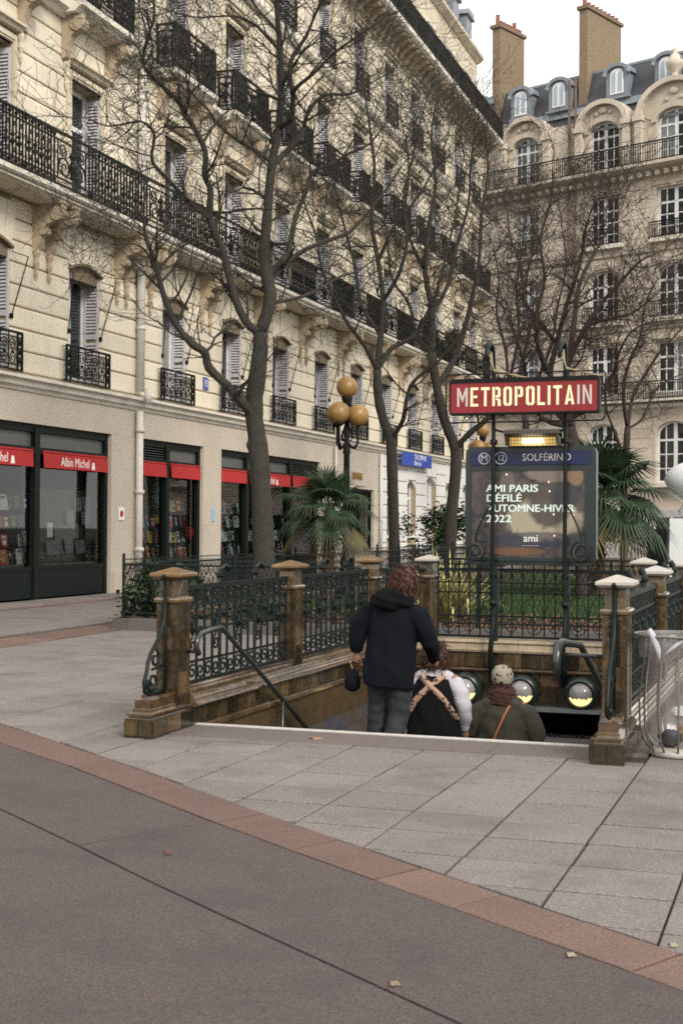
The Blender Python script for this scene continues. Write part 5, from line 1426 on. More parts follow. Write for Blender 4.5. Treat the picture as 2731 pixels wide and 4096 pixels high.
# ================================================================== display board behind the posts
BY = 16.02
db = thing('display_board', 'dark framed station display board with blue header and a fashion advertisement', 'display board', (-3.11, BY, 1.2))
BX0, BX1, BZ0, BZ1 = -3.93, -2.38, 1.20, 2.60
f = MB()
def rrect(x0, x1, z0, z1, r, n=5):
    out = []
    for cx, cz, a0 in ((x1 - r, z1 - r, 0), (x0 + r, z1 - r, PI / 2), (x0 + r, z0 + r, PI), (x1 - r, z0 + r, 1.5 * PI)):
        for k in range(n + 1):
            a = a0 + PI / 2 * k / n; out.append((cx + r * math.cos(a), cz + r * math.sin(a)))
    return out
f.prism(rrect(BX0, BX1, BZ0, BZ1, 0.085), 'y', BY + 0.012, BY + 0.16)
fo = f.build('casing', STEELG, db)
f = MB()
f.box(BX0 + 0.01, BX0 + 0.075, BY - 0.015, BY + 0.011, BZ0 + 0.06, 2.36); f.box(BX1 - 0.12, BX1 - 0.01, BY - 0.015, BY + 0.011, BZ0 + 0.06, 2.36)
f.box(BX0 + 0.075, BX1 - 0.12, BY - 0.013, BY + 0.011, BZ0 + 0.05, 1.29); f.box(BX0 + 0.075, BX1 - 0.12, BY - 0.013, BY + 0.011, 2.315, 2.37)
f.build('glazing_frame', STEELG, db)
hd = MB(); hd.box(BX0 + 0.07, BX1 - 0.065, BY - 0.004, BY + 0.011, 2.385, 2.545); ho = hd.build('header', BLUEP, db)
def ytext(body, size, xs, m, x, z, y, parent, align='CENTER'):
    return inst('lettering', textmesh(body, size, xs, m, 0.003, align), parent, (x, y, z), ROT_Y)
HYT = BY - 0.0065
def ringy(cx, cz, r, w, parent):
    m = MB(); pts = []
    for k in range(28):
        a, b2 = 2 * PI * k / 28, 2 * PI * (k + 1) / 28
        m.prism([(cx + r * math.cos(a), cz + r * math.sin(a)), (cx + r * math.cos(b2), cz + r * math.sin(b2)), (cx + (r - w) * math.cos(b2), cz + (r - w) * math.sin(b2)), (cx + (r - w) * math.cos(a), cz + (r - w) * math.sin(a))], 'y', BY - 0.008, BY - 0.005)
    m.build('ring_mark', GREYTX, parent)
ringy(-3.70, 2.462, 0.070, 0.010, ho); ringy(-3.50, 2.464, 0.074, 0.009, ho)
ytext('M', 0.115, 1.0, GREYTX, -3.70, 2.462, HYT, ho); ytext('12', 0.10, 0.85, GREYTX, -3.50, 2.464, HYT, ho)
fit(ytext('SOLF\u00c9RINO', 0.120, 0.92, GREYTX, -2.955, 2.466, HYT, ho), 0.57)
# poster: printed picture, procedural
pm = bpy.data.materials.new('poster_print'); pm.use_nodes = True
n = pm.node_tree.nodes; L = pm.node_tree.links; bsd = n['Principled BSDF']
geo = n.new('ShaderNodeNewGeometry'); sp = n.new('ShaderNodeSeparateXYZ'); L.new(geo.outputs['Position'], sp.inputs['Vector'])
no = n.new('ShaderNodeTexNoise'); no.inputs['Scale'].default_value = 6.0; no.inputs['Detail'].default_value = 10; no.inputs['Distortion'].default_value = 1.6
L.new(geo.outputs['Position'], no.inputs['Vector'])
rp = n.new('ShaderNodeValToRGB')
rp.color_ramp.elements[0].position = 0.34; rp.color_ramp.elements[0].color = (0.012, 0.014, 0.020, 1)
rp.color_ramp.elements[1].position = 0.70; rp.color_ramp.elements[1].color = (0.075, 0.055, 0.044, 1)
e_ = rp.color_ramp.elements.new(0.52); e_.color = (0.045, 0.036, 0.034, 1)
L.new(no.outputs['Fac'], rp.inputs['Fac'])
def blob(cx, cz, rx, rz, amp):
    d = n.new('ShaderNodeVectorMath'); d.operation = 'SUBTRACT'; d.inputs[1].default_value = (cx, BY, cz); L.new(geo.outputs['Position'], d.inputs[0])
    s_ = n.new('ShaderNodeVectorMath'); s_.operation = 'MULTIPLY'; s_.inputs[1].default_value = (1 / rx, 0, 1 / rz); L.new(d.outputs[0], s_.inputs[0])
    w_ = n.new('ShaderNodeMix'); w_.data_type = 'RGBA'; w_.inputs['Factor'].default_value = 0.30; L.new(s_.outputs[0], w_.inputs['A']); L.new(no.outputs['Color'], w_.inputs['B'])
    sb = n.new('ShaderNodeVectorMath'); sb.operation = 'SUBTRACT'; sb.inputs[1].default_value = (0.15, 0.15, 0.15); L.new(w_.outputs['Result'], sb.inputs[0])
    ln = n.new('ShaderNodeVectorMath'); ln.operation = 'LENGTH'; L.new(sb.outputs[0], ln.inputs[0])
    mr = n.new('ShaderNodeMapRange'); mr.inputs['From Min'].default_value = 0.72; mr.inputs['From Max'].default_value = 0.58; mr.inputs['To Max'].default_value = amp; L.new(ln.outputs['Value'], mr.inputs['Value'])
    return mr.outputs['Result']
colr = rp.outputs['Color']
for (cx, cz, rx, rz, amp, c_) in ((-2.98, 1.74, 0.46, 0.27, 0.95, (0.27, 0.235, 0.17)), (-2.93, 1.92, 0.26, 0.30, 0.95, (0.05, 0.042, 0.038)), (-2.88, 2.27, 0.34, 0.10, 0.85, (0.15, 0.12, 0.10)), (-2.62, 2.24, 0.10, 0.12, 0.9, (0.16, 0.10, 0.055)), (-3.42, 2.16, 0.10, 0.16, 0.6, (0.12, 0.10, 0.09)), (-2.74, 2.0, 0.20, 0.14, 0.85, (0.03, 0.03, 0.032)), (-3.3, 1.36, 0.34, 0.05, 0.7, (0.13, 0.06, 0.022)), (-3.05, 1.50, 0.60, 0.10, 0.7, (0.018, 0.022, 0.036))):
    mx = n.new('ShaderNodeMix'); mx.data_type = 'RGBA'; L.new(blob(cx, cz, rx, rz, amp), mx.inputs['Factor']); L.new(colr, mx.inputs['A']); mx.inputs['B'].default_value = (*c_, 1); colr = mx.outputs['Result']
L.new(colr, bsd.inputs['Base Color']); bsd.inputs['Roughness'].default_value = 0.25
L.new(colr, bsd.inputs['Emission Color']); bsd.inputs['Emission Strength'].default_value = 0.10     # a lit screen
ps = MB(); ps.box(BX0 + 0.075, BX1 - 0.12, BY + 0.0, BY + 0.011, 1.29, 2.315); po = ps.build('poster', pm, db)
PTX = emis('poster_lettering', (0.78, 0.92, 0.82), 0.22, (0.36, 0.40, 0.36))
for k, (tx, z, wd) in enumerate((('AMI PARIS', 2.10, 0.62), ('D\u00c9FIL\u00c9', 1.985, 0.415), ('AUTOMNE-HIVER', 1.865, 1.05), ('2022', 1.742, 0.30))):
    me = textmesh(tx, 0.122, 0.99, PTX, 0.003, 'LEFT'); fit(inst('lettering', me, po, (-3.68, BY - 0.003, z), ROT_Y), wd)
    inst('lettering', me, po, (-3.674, BY - 0.0022, z + 0.002), ROT_Y)
ytext('ami', 0.125, 1.0, WHITEP, -3.14, 1.515, BY - 0.003, po)
m = MB(); m.box(-3.24, -3.04, BY - 0.004, BY - 0.001, 1.428, 1.432); m.build('fine_print', GREYTX, po)
for x, z in ((-3.73, 1.73), (-2.93, 2.18), (-2.92, 2.07), (-2.87, 1.80), (-2.86, 1.55), (-3.43, 2.27), (-2.72, 2.24), (-2.64, 1.79)):
    m = MB(); m.ball((x, BY - 0.001, z), 0.010, 6, 4, (1, 0.2, 1.2)); m.build('red_light_mark', emis('tiny_red_light', (1, 0.05, 0.03), 0.8) if not bpy.data.materials.get('tiny_red_light') else bpy.data.materials['tiny_red_light'], po)
for x in (-3.57, -2.72):
    lg = MB(); lg.box(x - 0.03, x + 0.03, BY + 0.02, BY + 0.10, 0.30, 1.21); lg.build('leg', STEELG, db)
TREES = {
 'one': [
  [(-9.42,23.20,0.56,0.198),(-9.46,23.19,1.70,0.189),(-9.51,23.17,2.65,0.180),(-9.57,23.15,3.29,0.171),(-9.62,23.13,3.68,0.162),(-9.59,23.14,4.16,0.153),(-9.53,23.16,4.71,0.144),(-9.52,23.17,5.15,0.135)],
  [(-9.52,23.17,5.15,0.127),(-9.37,23.26,5.75,0.119),(-9.43,23.27,6.15,0.111),(-9.50,23.28,6.59,0.103),(-9.47,23.31,7.18,0.095),(-9.44,23.35,7.78,0.088),(-9.40,23.39,8.31,0.080),(-9.30,23.45,8.96,0.072),(-9.26,23.48,9.70,0.064),(-9.30,23.49,10.45,0.056),(-9.37,23.49,11.19,0.048),(-9.40,23.50,11.79,0.040),(-9.47,23.50,12.33,0.032)],
  [(-9.52,23.17,5.15,0.087),(-9.68,22.99,5.28,0.083),(-9.82,22.85,5.58,0.079),(-9.92,22.74,6.00,0.076),(-10.01,22.63,6.50,0.072),(-10.12,22.52,6.83,0.068),(-10.20,22.43,7.10,0.065),(-10.18,22.37,7.32,0.061),(-10.15,22.31,7.64,0.057),(-10.22,22.23,7.85,0.054),(-10.19,22.18,8.26,0.050),(-10.35,22.06,8.67,0.047),(-10.47,21.96,8.88,0.043),(-10.60,21.86,9.14,0.040),(-10.85,21.72,9.38,0.036),(-11.06,21.59,9.61,0.033),(-11.09,21.52,9.79,0.029),(-11.00,21.50,10.13,0.026),(-10.86,21.49,10.51,0.022),(-10.87,21.43,10.93,0.019)],
  [(-10.20,22.43,7.10,0.047),(-10.29,22.27,7.22,0.043),(-10.52,22.10,7.42,0.040),(-10.75,21.94,7.71,0.037),(-10.96,21.79,7.95,0.033),(-11.00,21.70,8.12,0.030),(-10.93,21.66,8.39,0.027),(-10.93,21.59,8.54,0.024),(-11.09,21.47,8.68,0.021),(-11.37,21.31,8.61,0.018),(-11.60,21.16,8.56,0.014),(-11.89,21.00,8.68,0.011)],
  [(-9.40,23.39,8.31,0.040),(-9.68,23.07,8.51,0.036),(-9.86,22.84,8.61,0.031),(-10.14,22.60,8.86,0.027),(-10.25,22.42,9.08,0.023),(-10.52,22.20,9.41,0.019),(-10.52,22.07,9.77,0.015),(-10.42,21.98,10.18,0.011)],
  [(-9.44,23.27,6.06,0.056),(-9.17,23.63,6.52,0.050),(-8.90,23.92,6.80,0.045),(-8.54,24.22,7.01,0.040),(-8.25,24.49,7.20,0.034),(-7.98,24.74,7.60,0.028),(-7.69,24.99,8.09,0.022),(-7.50,25.20,8.49,0.017)],
  [(-9.40,23.28,6.24,0.064),(-9.16,23.53,6.62,0.059),(-9.12,23.66,6.94,0.054),(-9.07,23.79,7.41,0.048),(-8.94,23.94,7.87,0.043),(-8.84,24.07,8.26,0.038),(-8.56,24.26,8.43,0.033),(-8.25,24.45,8.67,0.027),(-7.93,24.65,8.87,0.022),(-7.64,24.83,9.32,0.016)],
  [(-9.40,23.39,8.25,0.064),(-9.34,23.79,8.55,0.057),(-9.12,24.14,8.99,0.049),(-9.10,24.40,9.45,0.041),(-8.89,24.71,9.89,0.033),(-8.47,25.08,9.99,0.025),(-8.15,25.40,10.27,0.017)],
  [(-9.30,23.45,8.96,0.056),(-8.98,23.27,9.06,0.050),(-8.88,23.08,9.40,0.044),(-8.76,22.93,9.49,0.038),(-8.41,22.87,9.69,0.032),(-8.04,22.83,9.98,0.026),(-7.70,22.78,10.15,0.021),(-7.31,22.76,10.35,0.015)],
  [(-8.88,23.08,9.40,0.047),(-8.90,22.95,9.79,0.042),(-8.81,22.89,10.05,0.036),(-8.57,22.89,10.37,0.031),(-8.39,22.87,10.74,0.026),(-8.26,22.84,10.97,0.021),(-8.13,22.81,11.40,0.015)],
  [(-9.30,23.49,10.39,0.032),(-9.53,23.06,10.68,0.027),(-9.77,22.72,10.79,0.022),(-10.00,22.41,10.73,0.018),(-10.35,22.07,10.63,0.014),(-10.74,21.73,10.69,0.009)],
  [(-9.62,23.13,3.64,0.103),(-9.75,22.87,3.86,0.095),(-9.95,22.64,4.16,0.088),(-10.19,22.41,4.45,0.081),(-10.21,22.27,4.71,0.074),(-10.38,22.08,4.85,0.067),(-10.59,21.89,5.17,0.061),(-10.69,21.73,5.50,0.054),(-10.76,21.59,5.86,0.047),(-10.79,21.47,6.22,0.041),(-10.91,21.32,6.61,0.034),(-10.90,21.21,6.93,0.028),(-11.06,21.05,7.13,0.021),(-11.26,20.88,7.22,0.015)],
  [(-10.76,21.59,5.86,0.023),(-10.84,21.36,6.28,0.019),(-11.02,21.14,6.47,0.015),(-11.31,20.90,6.44,0.011),(-11.64,20.66,6.53,0.007)],
  [(-9.38,23.26,5.71,0.040),(-9.18,23.68,5.82,0.035),(-8.93,24.02,5.96,0.031),(-8.73,24.33,6.15,0.026),(-8.51,24.62,6.37,0.021),(-8.23,24.93,6.53,0.017),(-8.06,25.19,6.75,0.012)],
 ],
 'two': [
  [(-10.92,36.43,0.55,0.162),(-10.96,36.41,1.99,0.155),(-11.00,36.40,3.20,0.148),(-11.04,36.38,4.04,0.141),(-11.22,36.33,4.52,0.134),(-11.38,36.27,5.24,0.127),(-11.41,36.26,5.97,0.120)],
  [(-11.41,36.26,5.97,0.096),(-11.39,36.52,6.96,0.086),(-11.38,36.70,7.96,0.076),(-11.57,36.81,9.09,0.066),(-11.81,36.88,10.35,0.056),(-11.76,37.04,11.62,0.046),(-11.93,37.13,12.89,0.035),(-12.15,37.19,14.18,0.025)],
  [(-11.41,36.26,5.97,0.072),(-11.64,35.87,6.59,0.064),(-12.00,35.51,7.15,0.056),(-12.28,35.21,7.77,0.049),(-12.56,34.92,8.56,0.041),(-12.67,34.70,9.47,0.033),(-12.89,34.44,10.25,0.026),(-12.95,34.25,11.03,0.019)],
  [(-11.38,36.27,6.03,0.078),(-11.11,36.67,6.61,0.070),(-10.65,37.06,6.95,0.062),(-10.25,37.41,7.65,0.054),(-10.01,37.69,8.67,0.046),(-9.82,37.93,9.70,0.037),(-9.64,38.18,10.86,0.029),(-9.56,38.37,12.02,0.020)],
  [(-11.04,36.38,4.04,0.072),(-10.62,36.12,4.55,0.064),(-10.43,35.89,5.24,0.056),(-10.14,35.72,5.63,0.048),(-9.58,35.66,6.02,0.041),(-9.08,35.59,6.52,0.033),(-8.65,35.50,7.18,0.026),(-8.44,35.35,8.07,0.018)],
  [(-11.38,36.70,7.96,0.061),(-10.85,36.40,8.61,0.052),(-10.53,36.14,9.51,0.043),(-10.56,35.80,10.51,0.034),(-10.26,35.60,11.50,0.026),(-9.97,35.41,12.48,0.017)],
  [(-11.39,36.52,6.96,0.061),(-12.06,36.82,7.89,0.053),(-12.36,37.11,9.07,0.045),(-12.76,37.32,10.26,0.036),(-13.11,37.54,11.46,0.028),(-13.40,37.75,12.81,0.019)],
  [(-11.57,36.81,9.09,0.049),(-11.07,36.68,10.02,0.041),(-10.38,36.70,10.82,0.033),(-9.88,36.68,11.63,0.025),(-9.50,36.63,12.42,0.017)],
 ],
 'three': [
  [(-10.76,41.77,0.62,0.204),(-10.69,41.79,2.05,0.193),(-10.58,41.83,3.28,0.182),(-10.59,41.83,4.09,0.170),(-10.89,41.72,4.91,0.159),(-11.14,41.64,6.00,0.148),(-11.31,41.58,7.09,0.136)],
  [(-11.31,41.58,7.09,0.109),(-11.36,41.84,8.36,0.096),(-11.64,41.96,9.77,0.083),(-11.57,42.17,11.19,0.069),(-11.42,42.40,12.62,0.055),(-11.60,42.50,14.06,0.042),(-11.52,42.69,15.23,0.028)],
  [(-10.59,41.83,4.09,0.109),(-10.08,41.63,4.55,0.096),(-9.55,41.53,4.94,0.084),(-9.06,41.45,5.52,0.071),(-8.70,41.34,6.44,0.059),(-8.47,41.19,7.61,0.047),(-8.50,40.97,8.89,0.035),(-8.28,40.84,10.18,0.024)],
  [(-11.14,41.64,6.00,0.109),(-10.75,42.14,6.86,0.098),(-10.50,42.51,7.87,0.086),(-10.30,42.83,9.02,0.074),(-10.15,43.11,10.31,0.062),(-10.14,43.34,11.76,0.050),(-10.00,43.60,13.09,0.038),(-10.11,43.77,14.27,0.025)],
  [(-11.64,41.96,9.77,0.062),(-11.91,41.38,10.50,0.051),(-12.01,40.98,11.51,0.041),(-11.81,40.72,12.66,0.030),(-11.86,40.40,13.65,0.020)],
  [(-11.36,41.84,8.36,0.075),(-10.97,42.39,9.39,0.065),(-10.79,42.75,10.70,0.054),(-10.52,43.11,12.02,0.043),(-10.52,43.37,13.35,0.032),(-10.45,43.64,14.55,0.021)],
  [(-11.31,41.58,7.09,0.068),(-11.83,41.65,7.66,0.059),(-12.08,41.74,8.65,0.049),(-12.65,41.71,9.50,0.040),(-12.83,41.80,10.64,0.030),(-13.00,41.89,11.78,0.021)],
 ],
 'four': [
  [(-4.58,29.09,-0.04,0.138),(-4.64,29.07,1.29,0.131),(-4.70,29.04,2.39,0.124),(-4.77,29.02,3.22,0.117),(-4.84,29.00,3.77,0.110)],
  [(-4.84,29.00,3.77,0.083),(-5.22,29.07,4.25,0.073),(-5.32,29.18,4.91,0.064),(-5.21,29.35,5.58,0.054),(-5.03,29.54,6.44,0.045),(-4.79,29.74,7.31,0.035),(-4.68,29.89,8.18,0.025),(-4.47,30.07,8.88,0.015)],
  [(-4.84,29.00,3.77,0.083),(-4.91,28.77,4.49,0.072),(-4.83,28.65,5.11,0.063),(-4.47,28.64,5.82,0.053),(-4.11,28.64,6.35,0.043),(-3.72,28.65,6.78,0.033),(-3.37,28.66,7.13,0.024),(-3.10,28.64,7.24,0.014)],
  [(-5.32,29.18,4.91,0.065),(-5.52,28.91,5.44,0.056),(-5.53,28.76,6.16,0.048),(-5.35,28.69,6.88,0.039),(-5.42,28.54,7.68,0.031),(-5.21,28.49,8.38,0.023),(-5.13,28.40,8.99,0.014)],
  [(-5.21,29.35,5.58,0.051),(-5.59,29.49,6.08,0.044),(-5.94,29.56,6.58,0.037),(-6.07,29.69,7.37,0.030),(-6.33,29.77,8.07,0.022),(-6.41,29.89,8.78,0.014)],
  [(-4.83,28.65,5.11,0.064),(-4.77,28.94,5.97,0.054),(-4.69,29.15,6.83,0.044),(-4.42,29.43,7.51,0.034),(-4.13,29.69,8.11,0.024),(-3.89,29.93,8.61,0.014)],
  [(-4.47,28.64,5.82,0.036),(-3.96,28.53,5.97,0.030),(-3.52,28.48,6.03,0.024),(-3.08,28.45,6.36,0.017),(-2.81,28.36,6.60,0.011)],
  [(-4.82,29.00,3.96,0.055),(-4.41,28.85,4.21,0.046),(-3.99,28.78,4.65,0.038),(-3.80,28.65,5.26,0.029),(-3.52,28.56,5.68,0.021),(-3.17,28.51,5.84,0.012)],
  [(-4.84,29.00,3.77,0.064),(-5.47,29.13,3.98,0.055),(-5.78,29.28,4.56,0.045),(-5.96,29.46,5.24,0.035),(-6.19,29.60,5.93,0.025),(-6.50,29.70,6.53,0.014)],
 ],
 'five': [
  [(-4.29,33.42,0.41,0.094),(-4.29,33.41,1.98,0.087),(-4.26,33.43,3.24,0.080),(-4.22,33.44,4.07,0.073)],
  [(-4.22,33.44,4.07,0.052),(-4.14,33.79,4.84,0.045),(-3.89,34.12,5.39,0.038),(-3.51,34.47,6.06,0.030),(-3.13,34.80,6.52,0.023),(-2.74,35.13,7.20,0.015)],
  [(-4.22,33.44,4.07,0.052),(-4.29,33.13,4.88,0.044),(-4.12,32.98,5.59,0.037),(-3.85,32.87,6.18,0.029),(-3.74,32.74,6.88,0.022),(-3.44,32.67,7.46,0.014)],
  [(-4.22,33.44,4.02,0.037),(-3.90,33.79,4.30,0.031),(-3.67,34.05,4.95,0.025),(-3.29,34.34,5.29,0.019),(-2.80,34.66,5.52,0.013)],
  [(-4.26,33.43,3.24,0.042),(-4.49,33.10,3.95,0.034),(-4.66,32.86,4.56,0.027),(-4.59,32.72,5.26,0.020),(-4.38,32.64,5.97,0.012)],
 ],
 'six': [
  [(-10.13,51.50,0.34,0.165),(-10.16,51.49,2.64,0.154),(-10.23,51.46,4.62,0.143),(-10.32,51.43,5.94,0.132)],
  [(-10.32,51.43,5.94,0.099),(-10.54,51.68,7.62,0.084),(-10.28,52.01,9.15,0.069),(-10.49,52.16,10.86,0.054),(-10.21,52.46,12.57,0.039),(-10.41,52.58,14.13,0.024)],
  [(-10.32,51.43,5.94,0.082),(-9.80,51.29,7.23,0.070),(-9.29,51.21,8.51,0.058),(-9.03,51.09,9.95,0.046),(-8.70,51.00,11.38,0.034),(-8.83,50.76,12.80,0.023)],
  [(-10.32,51.43,5.86,0.082),(-10.91,51.44,7.11,0.071),(-11.10,51.52,8.45,0.059),(-11.45,51.54,9.80,0.047),(-11.40,51.68,11.16,0.035),(-11.67,51.71,12.52,0.023)],
 ],
}
# ================================================================== square garden behind the entrance
GX0, GX1, GY0, GY1 = -10.40, -0.9, 19.25, 52.0
GZ = 0.13
kb = thing('garden_kerb', 'low dark granite kerb round the lawn and flower bed', 'kerb', (GX0, GY0, 0))
def kerb_run(p, q, n):
    d = Vector((q[0] - p[0], q[1] - p[1], 0)); L_ = d.length; d.normalize(); nrm = Vector((-d.y, d.x, 0))
    for i in range(n):
        a = L_ * i / n + 0.004; b = L_ * (i + 1) / n - 0.004
        m = MB(); P = Vector((p[0], p[1], 0)); prof = [(0, -0.02), (0.0, 0.0), (0.035, 0.165), (0.06, 0.185), (0.26, 0.185), (0.28, 0.17), (0.28, -0.02)]
        r0 = [tuple(P + d * a + nrm * u + Vector((0, 0, w))) for u, w in prof]; r1 = [tuple(P + d * b + nrm * u + Vector((0, 0, w))) for u, w in prof]
        m.loft([r0, r1]); m.build('kerb_stone', GRANK, kb)
kerb_run((GX0, GY0), (GX1, GY0), 9)
kerb_run((GX0, GY1), (GX0, GY0), 26)
lw = MB(); lw.add([(GX0 + 0.2, GY0 + 0.2, GZ), (GX1 + 3, GY0 + 0.2, GZ), (GX1 + 3, GY1, GZ), (GX0 + 0.2, GY1, GZ)], [(0, 1, 2, 3)]); struct(lw.build('lawn', GRASS))
mu = MB(); mu.add([(GX0 + 0.27, GY0 + 0.27, GZ + 0.012), (GX1 + 3, GY0 + 0.27, GZ + 0.012), (GX1 + 3, GY0 + 3.4, GZ + 0.012), (GX0 + 3, GY0 + 2.6, GZ + 0.012), (GX0 + 3, GY1, GZ + 0.012), (GX0 + 0.27, GY1, GZ + 0.012)], [(0, 1, 2, 3, 4, 5)]); struct(mu.build('flower_bed', MULCH))
# leaf litter on the bed
lf = MB()
def leafquad(mb, c, s, n_up=0.3):
    a = random.uniform(0, 2 * PI); t = random.uniform(-0.5, 0.5)
    u = Vector((math.cos(a), math.sin(a), t)) * s; v = Vector((-math.sin(a), math.cos(a), random.uniform(-n_up, n_up))) * s * 0.62
    c = Vector(c); mb.add([c - u, c - u * 0.1 + v, c + u, c - u * 0.1 - v], [(0, 1, 2, 3)])
for i in range(4200):
    x = random.uniform(GX0 + 0.4, GX1 + 1); y = GY0 + 0.3 + random.random() ** 1.4 * 3.4
    leafquad(lf, (x, y, GZ + 0.02 + random.random() * 0.05), random.uniform(0.025, 0.06))
stuff(lf.build('leaf_litter', DEADLEAF))
bl = MB()
for i in range(60000):
    y = GY0 + 2.6 + random.random() ** 1.5 * 22; x = random.uniform(-9.5, 1.0)
    if x < -7 and random.random() < 0.5: continue
    hgt = random.uniform(0.03, 0.09); a = random.uniform(0, PI); w = 0.006 + 0.0004 * y
    bl.v += [(x - w * math.cos(a), y - w * math.sin(a), GZ), (x + w * math.cos(a), y + w * math.sin(a), GZ), (x + random.uniform(-0.03, 0.03), y + random.uniform(-0.03, 0.03), GZ + hgt)]
    o = len(bl.v); bl.f.append((o - 3, o - 2, o - 1))
stuff(bl.build('grass', BLADE))
# ---- wire fence on the kerb
fn = thing('garden_fence', 'low dark green wire mesh fence along the garden kerb', 'fence', (GX0, GY0, 0.18))
def fence_panel(w):
    m = MB(); r = 0.006; st = 0.075; hgt = 0.80
    for z in (0.10, 0.86): m.tube([(0, 0, z), (w, 0, z)], 0.016, 6)
    n = int(w / st)
    # zig-zag wires make diamonds
    k = int(hgt / 0.075)
    for i in range(n + 1):
        x = i * st
        for sgn in (1, -1):
            pts = []
            for j in range(k + 1): pts.append((min(w, max(0, x + sgn * (st / 2 if j % 2 else 0))), sgn * 0.003, 0.10 + 0.80 * j / k))
            m.tube(pts, r, 3)
        m.spiral((x, 0, 0.925), 0.028, 0.028, PI, -0.5, r, 'xz', n=3, seg=10)
    for i in range(int(w / 0.5)):
        x = 0.25 + i * 0.5
        m.tube([(x - 0.22, 0, 0.0), (x - 0.14, 0, 0.09), (x, 0, 0.16), (x + 0.14, 0, 0.09), (x + 0.22, 0, 0.0)], 0.009, 4)
    return m.mesh('mesh_panel', IRONG)
FPW = 1.9
m_fp = fence_panel(FPW)
po = MB(); po.tube([(0, 0, 0), (0, 0, 0.99)], 0.024, 8); po.tube([(0, 0, 0), (0, 0, 0.12)], 0.034, 8); po.ball((0, 0, 0.995), 0.027, 8, 5)
po.tube([(0.0, 0, 0.36), (0.10, 0, 0.33), (0.14, 0, 0.20), (0.10, 0, 0.05)], 0.011, 5); po.tube([(0.0, 0, 0.30), (0.16, 0, 0.28), (0.24, 0, 0.34)], 0.009, 5)
m_po = po.mesh('fence_post', IRONG)
for i in range(6):
    x = GX0 + 0.14 + i * FPW
    if x > GX1: break
    inst('fence_post', m_po, fn, (x, GY0 + 0.14, 0.18))
    if i < 5: inst('mesh_panel', m_fp, fn, (x, GY0 + 0.14, 0.16))
for i in range(15):
    y = GY0 + 0.14 + i * FPW
    if i: inst('fence_post', m_po, fn, (GX0 + 0.14, y, 0.18), (0, 0, PI / 2))
    inst('mesh_panel', m_fp, fn, (GX0 + 0.14, y, 0.16), (0, 0, PI / 2))

# ================================================================== bare trees
TW = [0.004]
def grow(mb, p, d, L_, r, depth, rnd, seg=5, upb=0.10, tips=None):
    pts = [p.copy()]; rr = [r]; q = p.copy(); d = d.normalized()
    for i in range(seg):
        d = (d + Vector((rnd.gauss(0, 0.21), rnd.gauss(0, 0.21), rnd.gauss(0, 0.18) + upb))).normalized()
        q = q + d * (L_ / seg); pts.append(q.copy()); rr.append(max(TW[0], r * (1 - 0.72 * (i + 1) / seg)))
        if depth > 0 and i >= 0:
            for _ in range(2 if rnd.random() < 0.55 else 1):
                if rnd.random() < 0.82:
                    ax = Vector((rnd.gauss(0, 1), rnd.gauss(0, 1), rnd.gauss(0, 0.7))); ax = (ax - d * ax.dot(d)).normalized()
                    nd = (d * rnd.uniform(0.45, 0.9) + ax * rnd.uniform(0.6, 1.0)).normalized()
                    grow(mb, q, nd, L_ * rnd.uniform(0.42, 0.72), rr[-1] * 0.62, depth - 1, rnd, max(3, seg - 1), upb)
    mb.tube(pts, rr, 4 if r < 0.02 else 5)
def smooth_path(P):
    """Catmull-Rom through (x, y, z, r)"""
    out = []
    for i in range(len(P) - 1):
        p0, p1, p2, p3 = P[max(0, i - 1)], P[i], P[i + 1], P[min(len(P) - 1, i + 2)]
        for k in range(3):
            t = k / 3
            out.append(tuple(0.5 * ((2 * p1[j]) + (-p0[j] + p2[j]) * t + (2 * p0[j] - 5 * p1[j] + 4 * p2[j] - p3[j]) * t * t + (-p0[j] + 3 * p1[j] - 3 * p2[j] + p3[j]) * t ** 3) for j in range(4)))
    out.append(P[-1]); return out
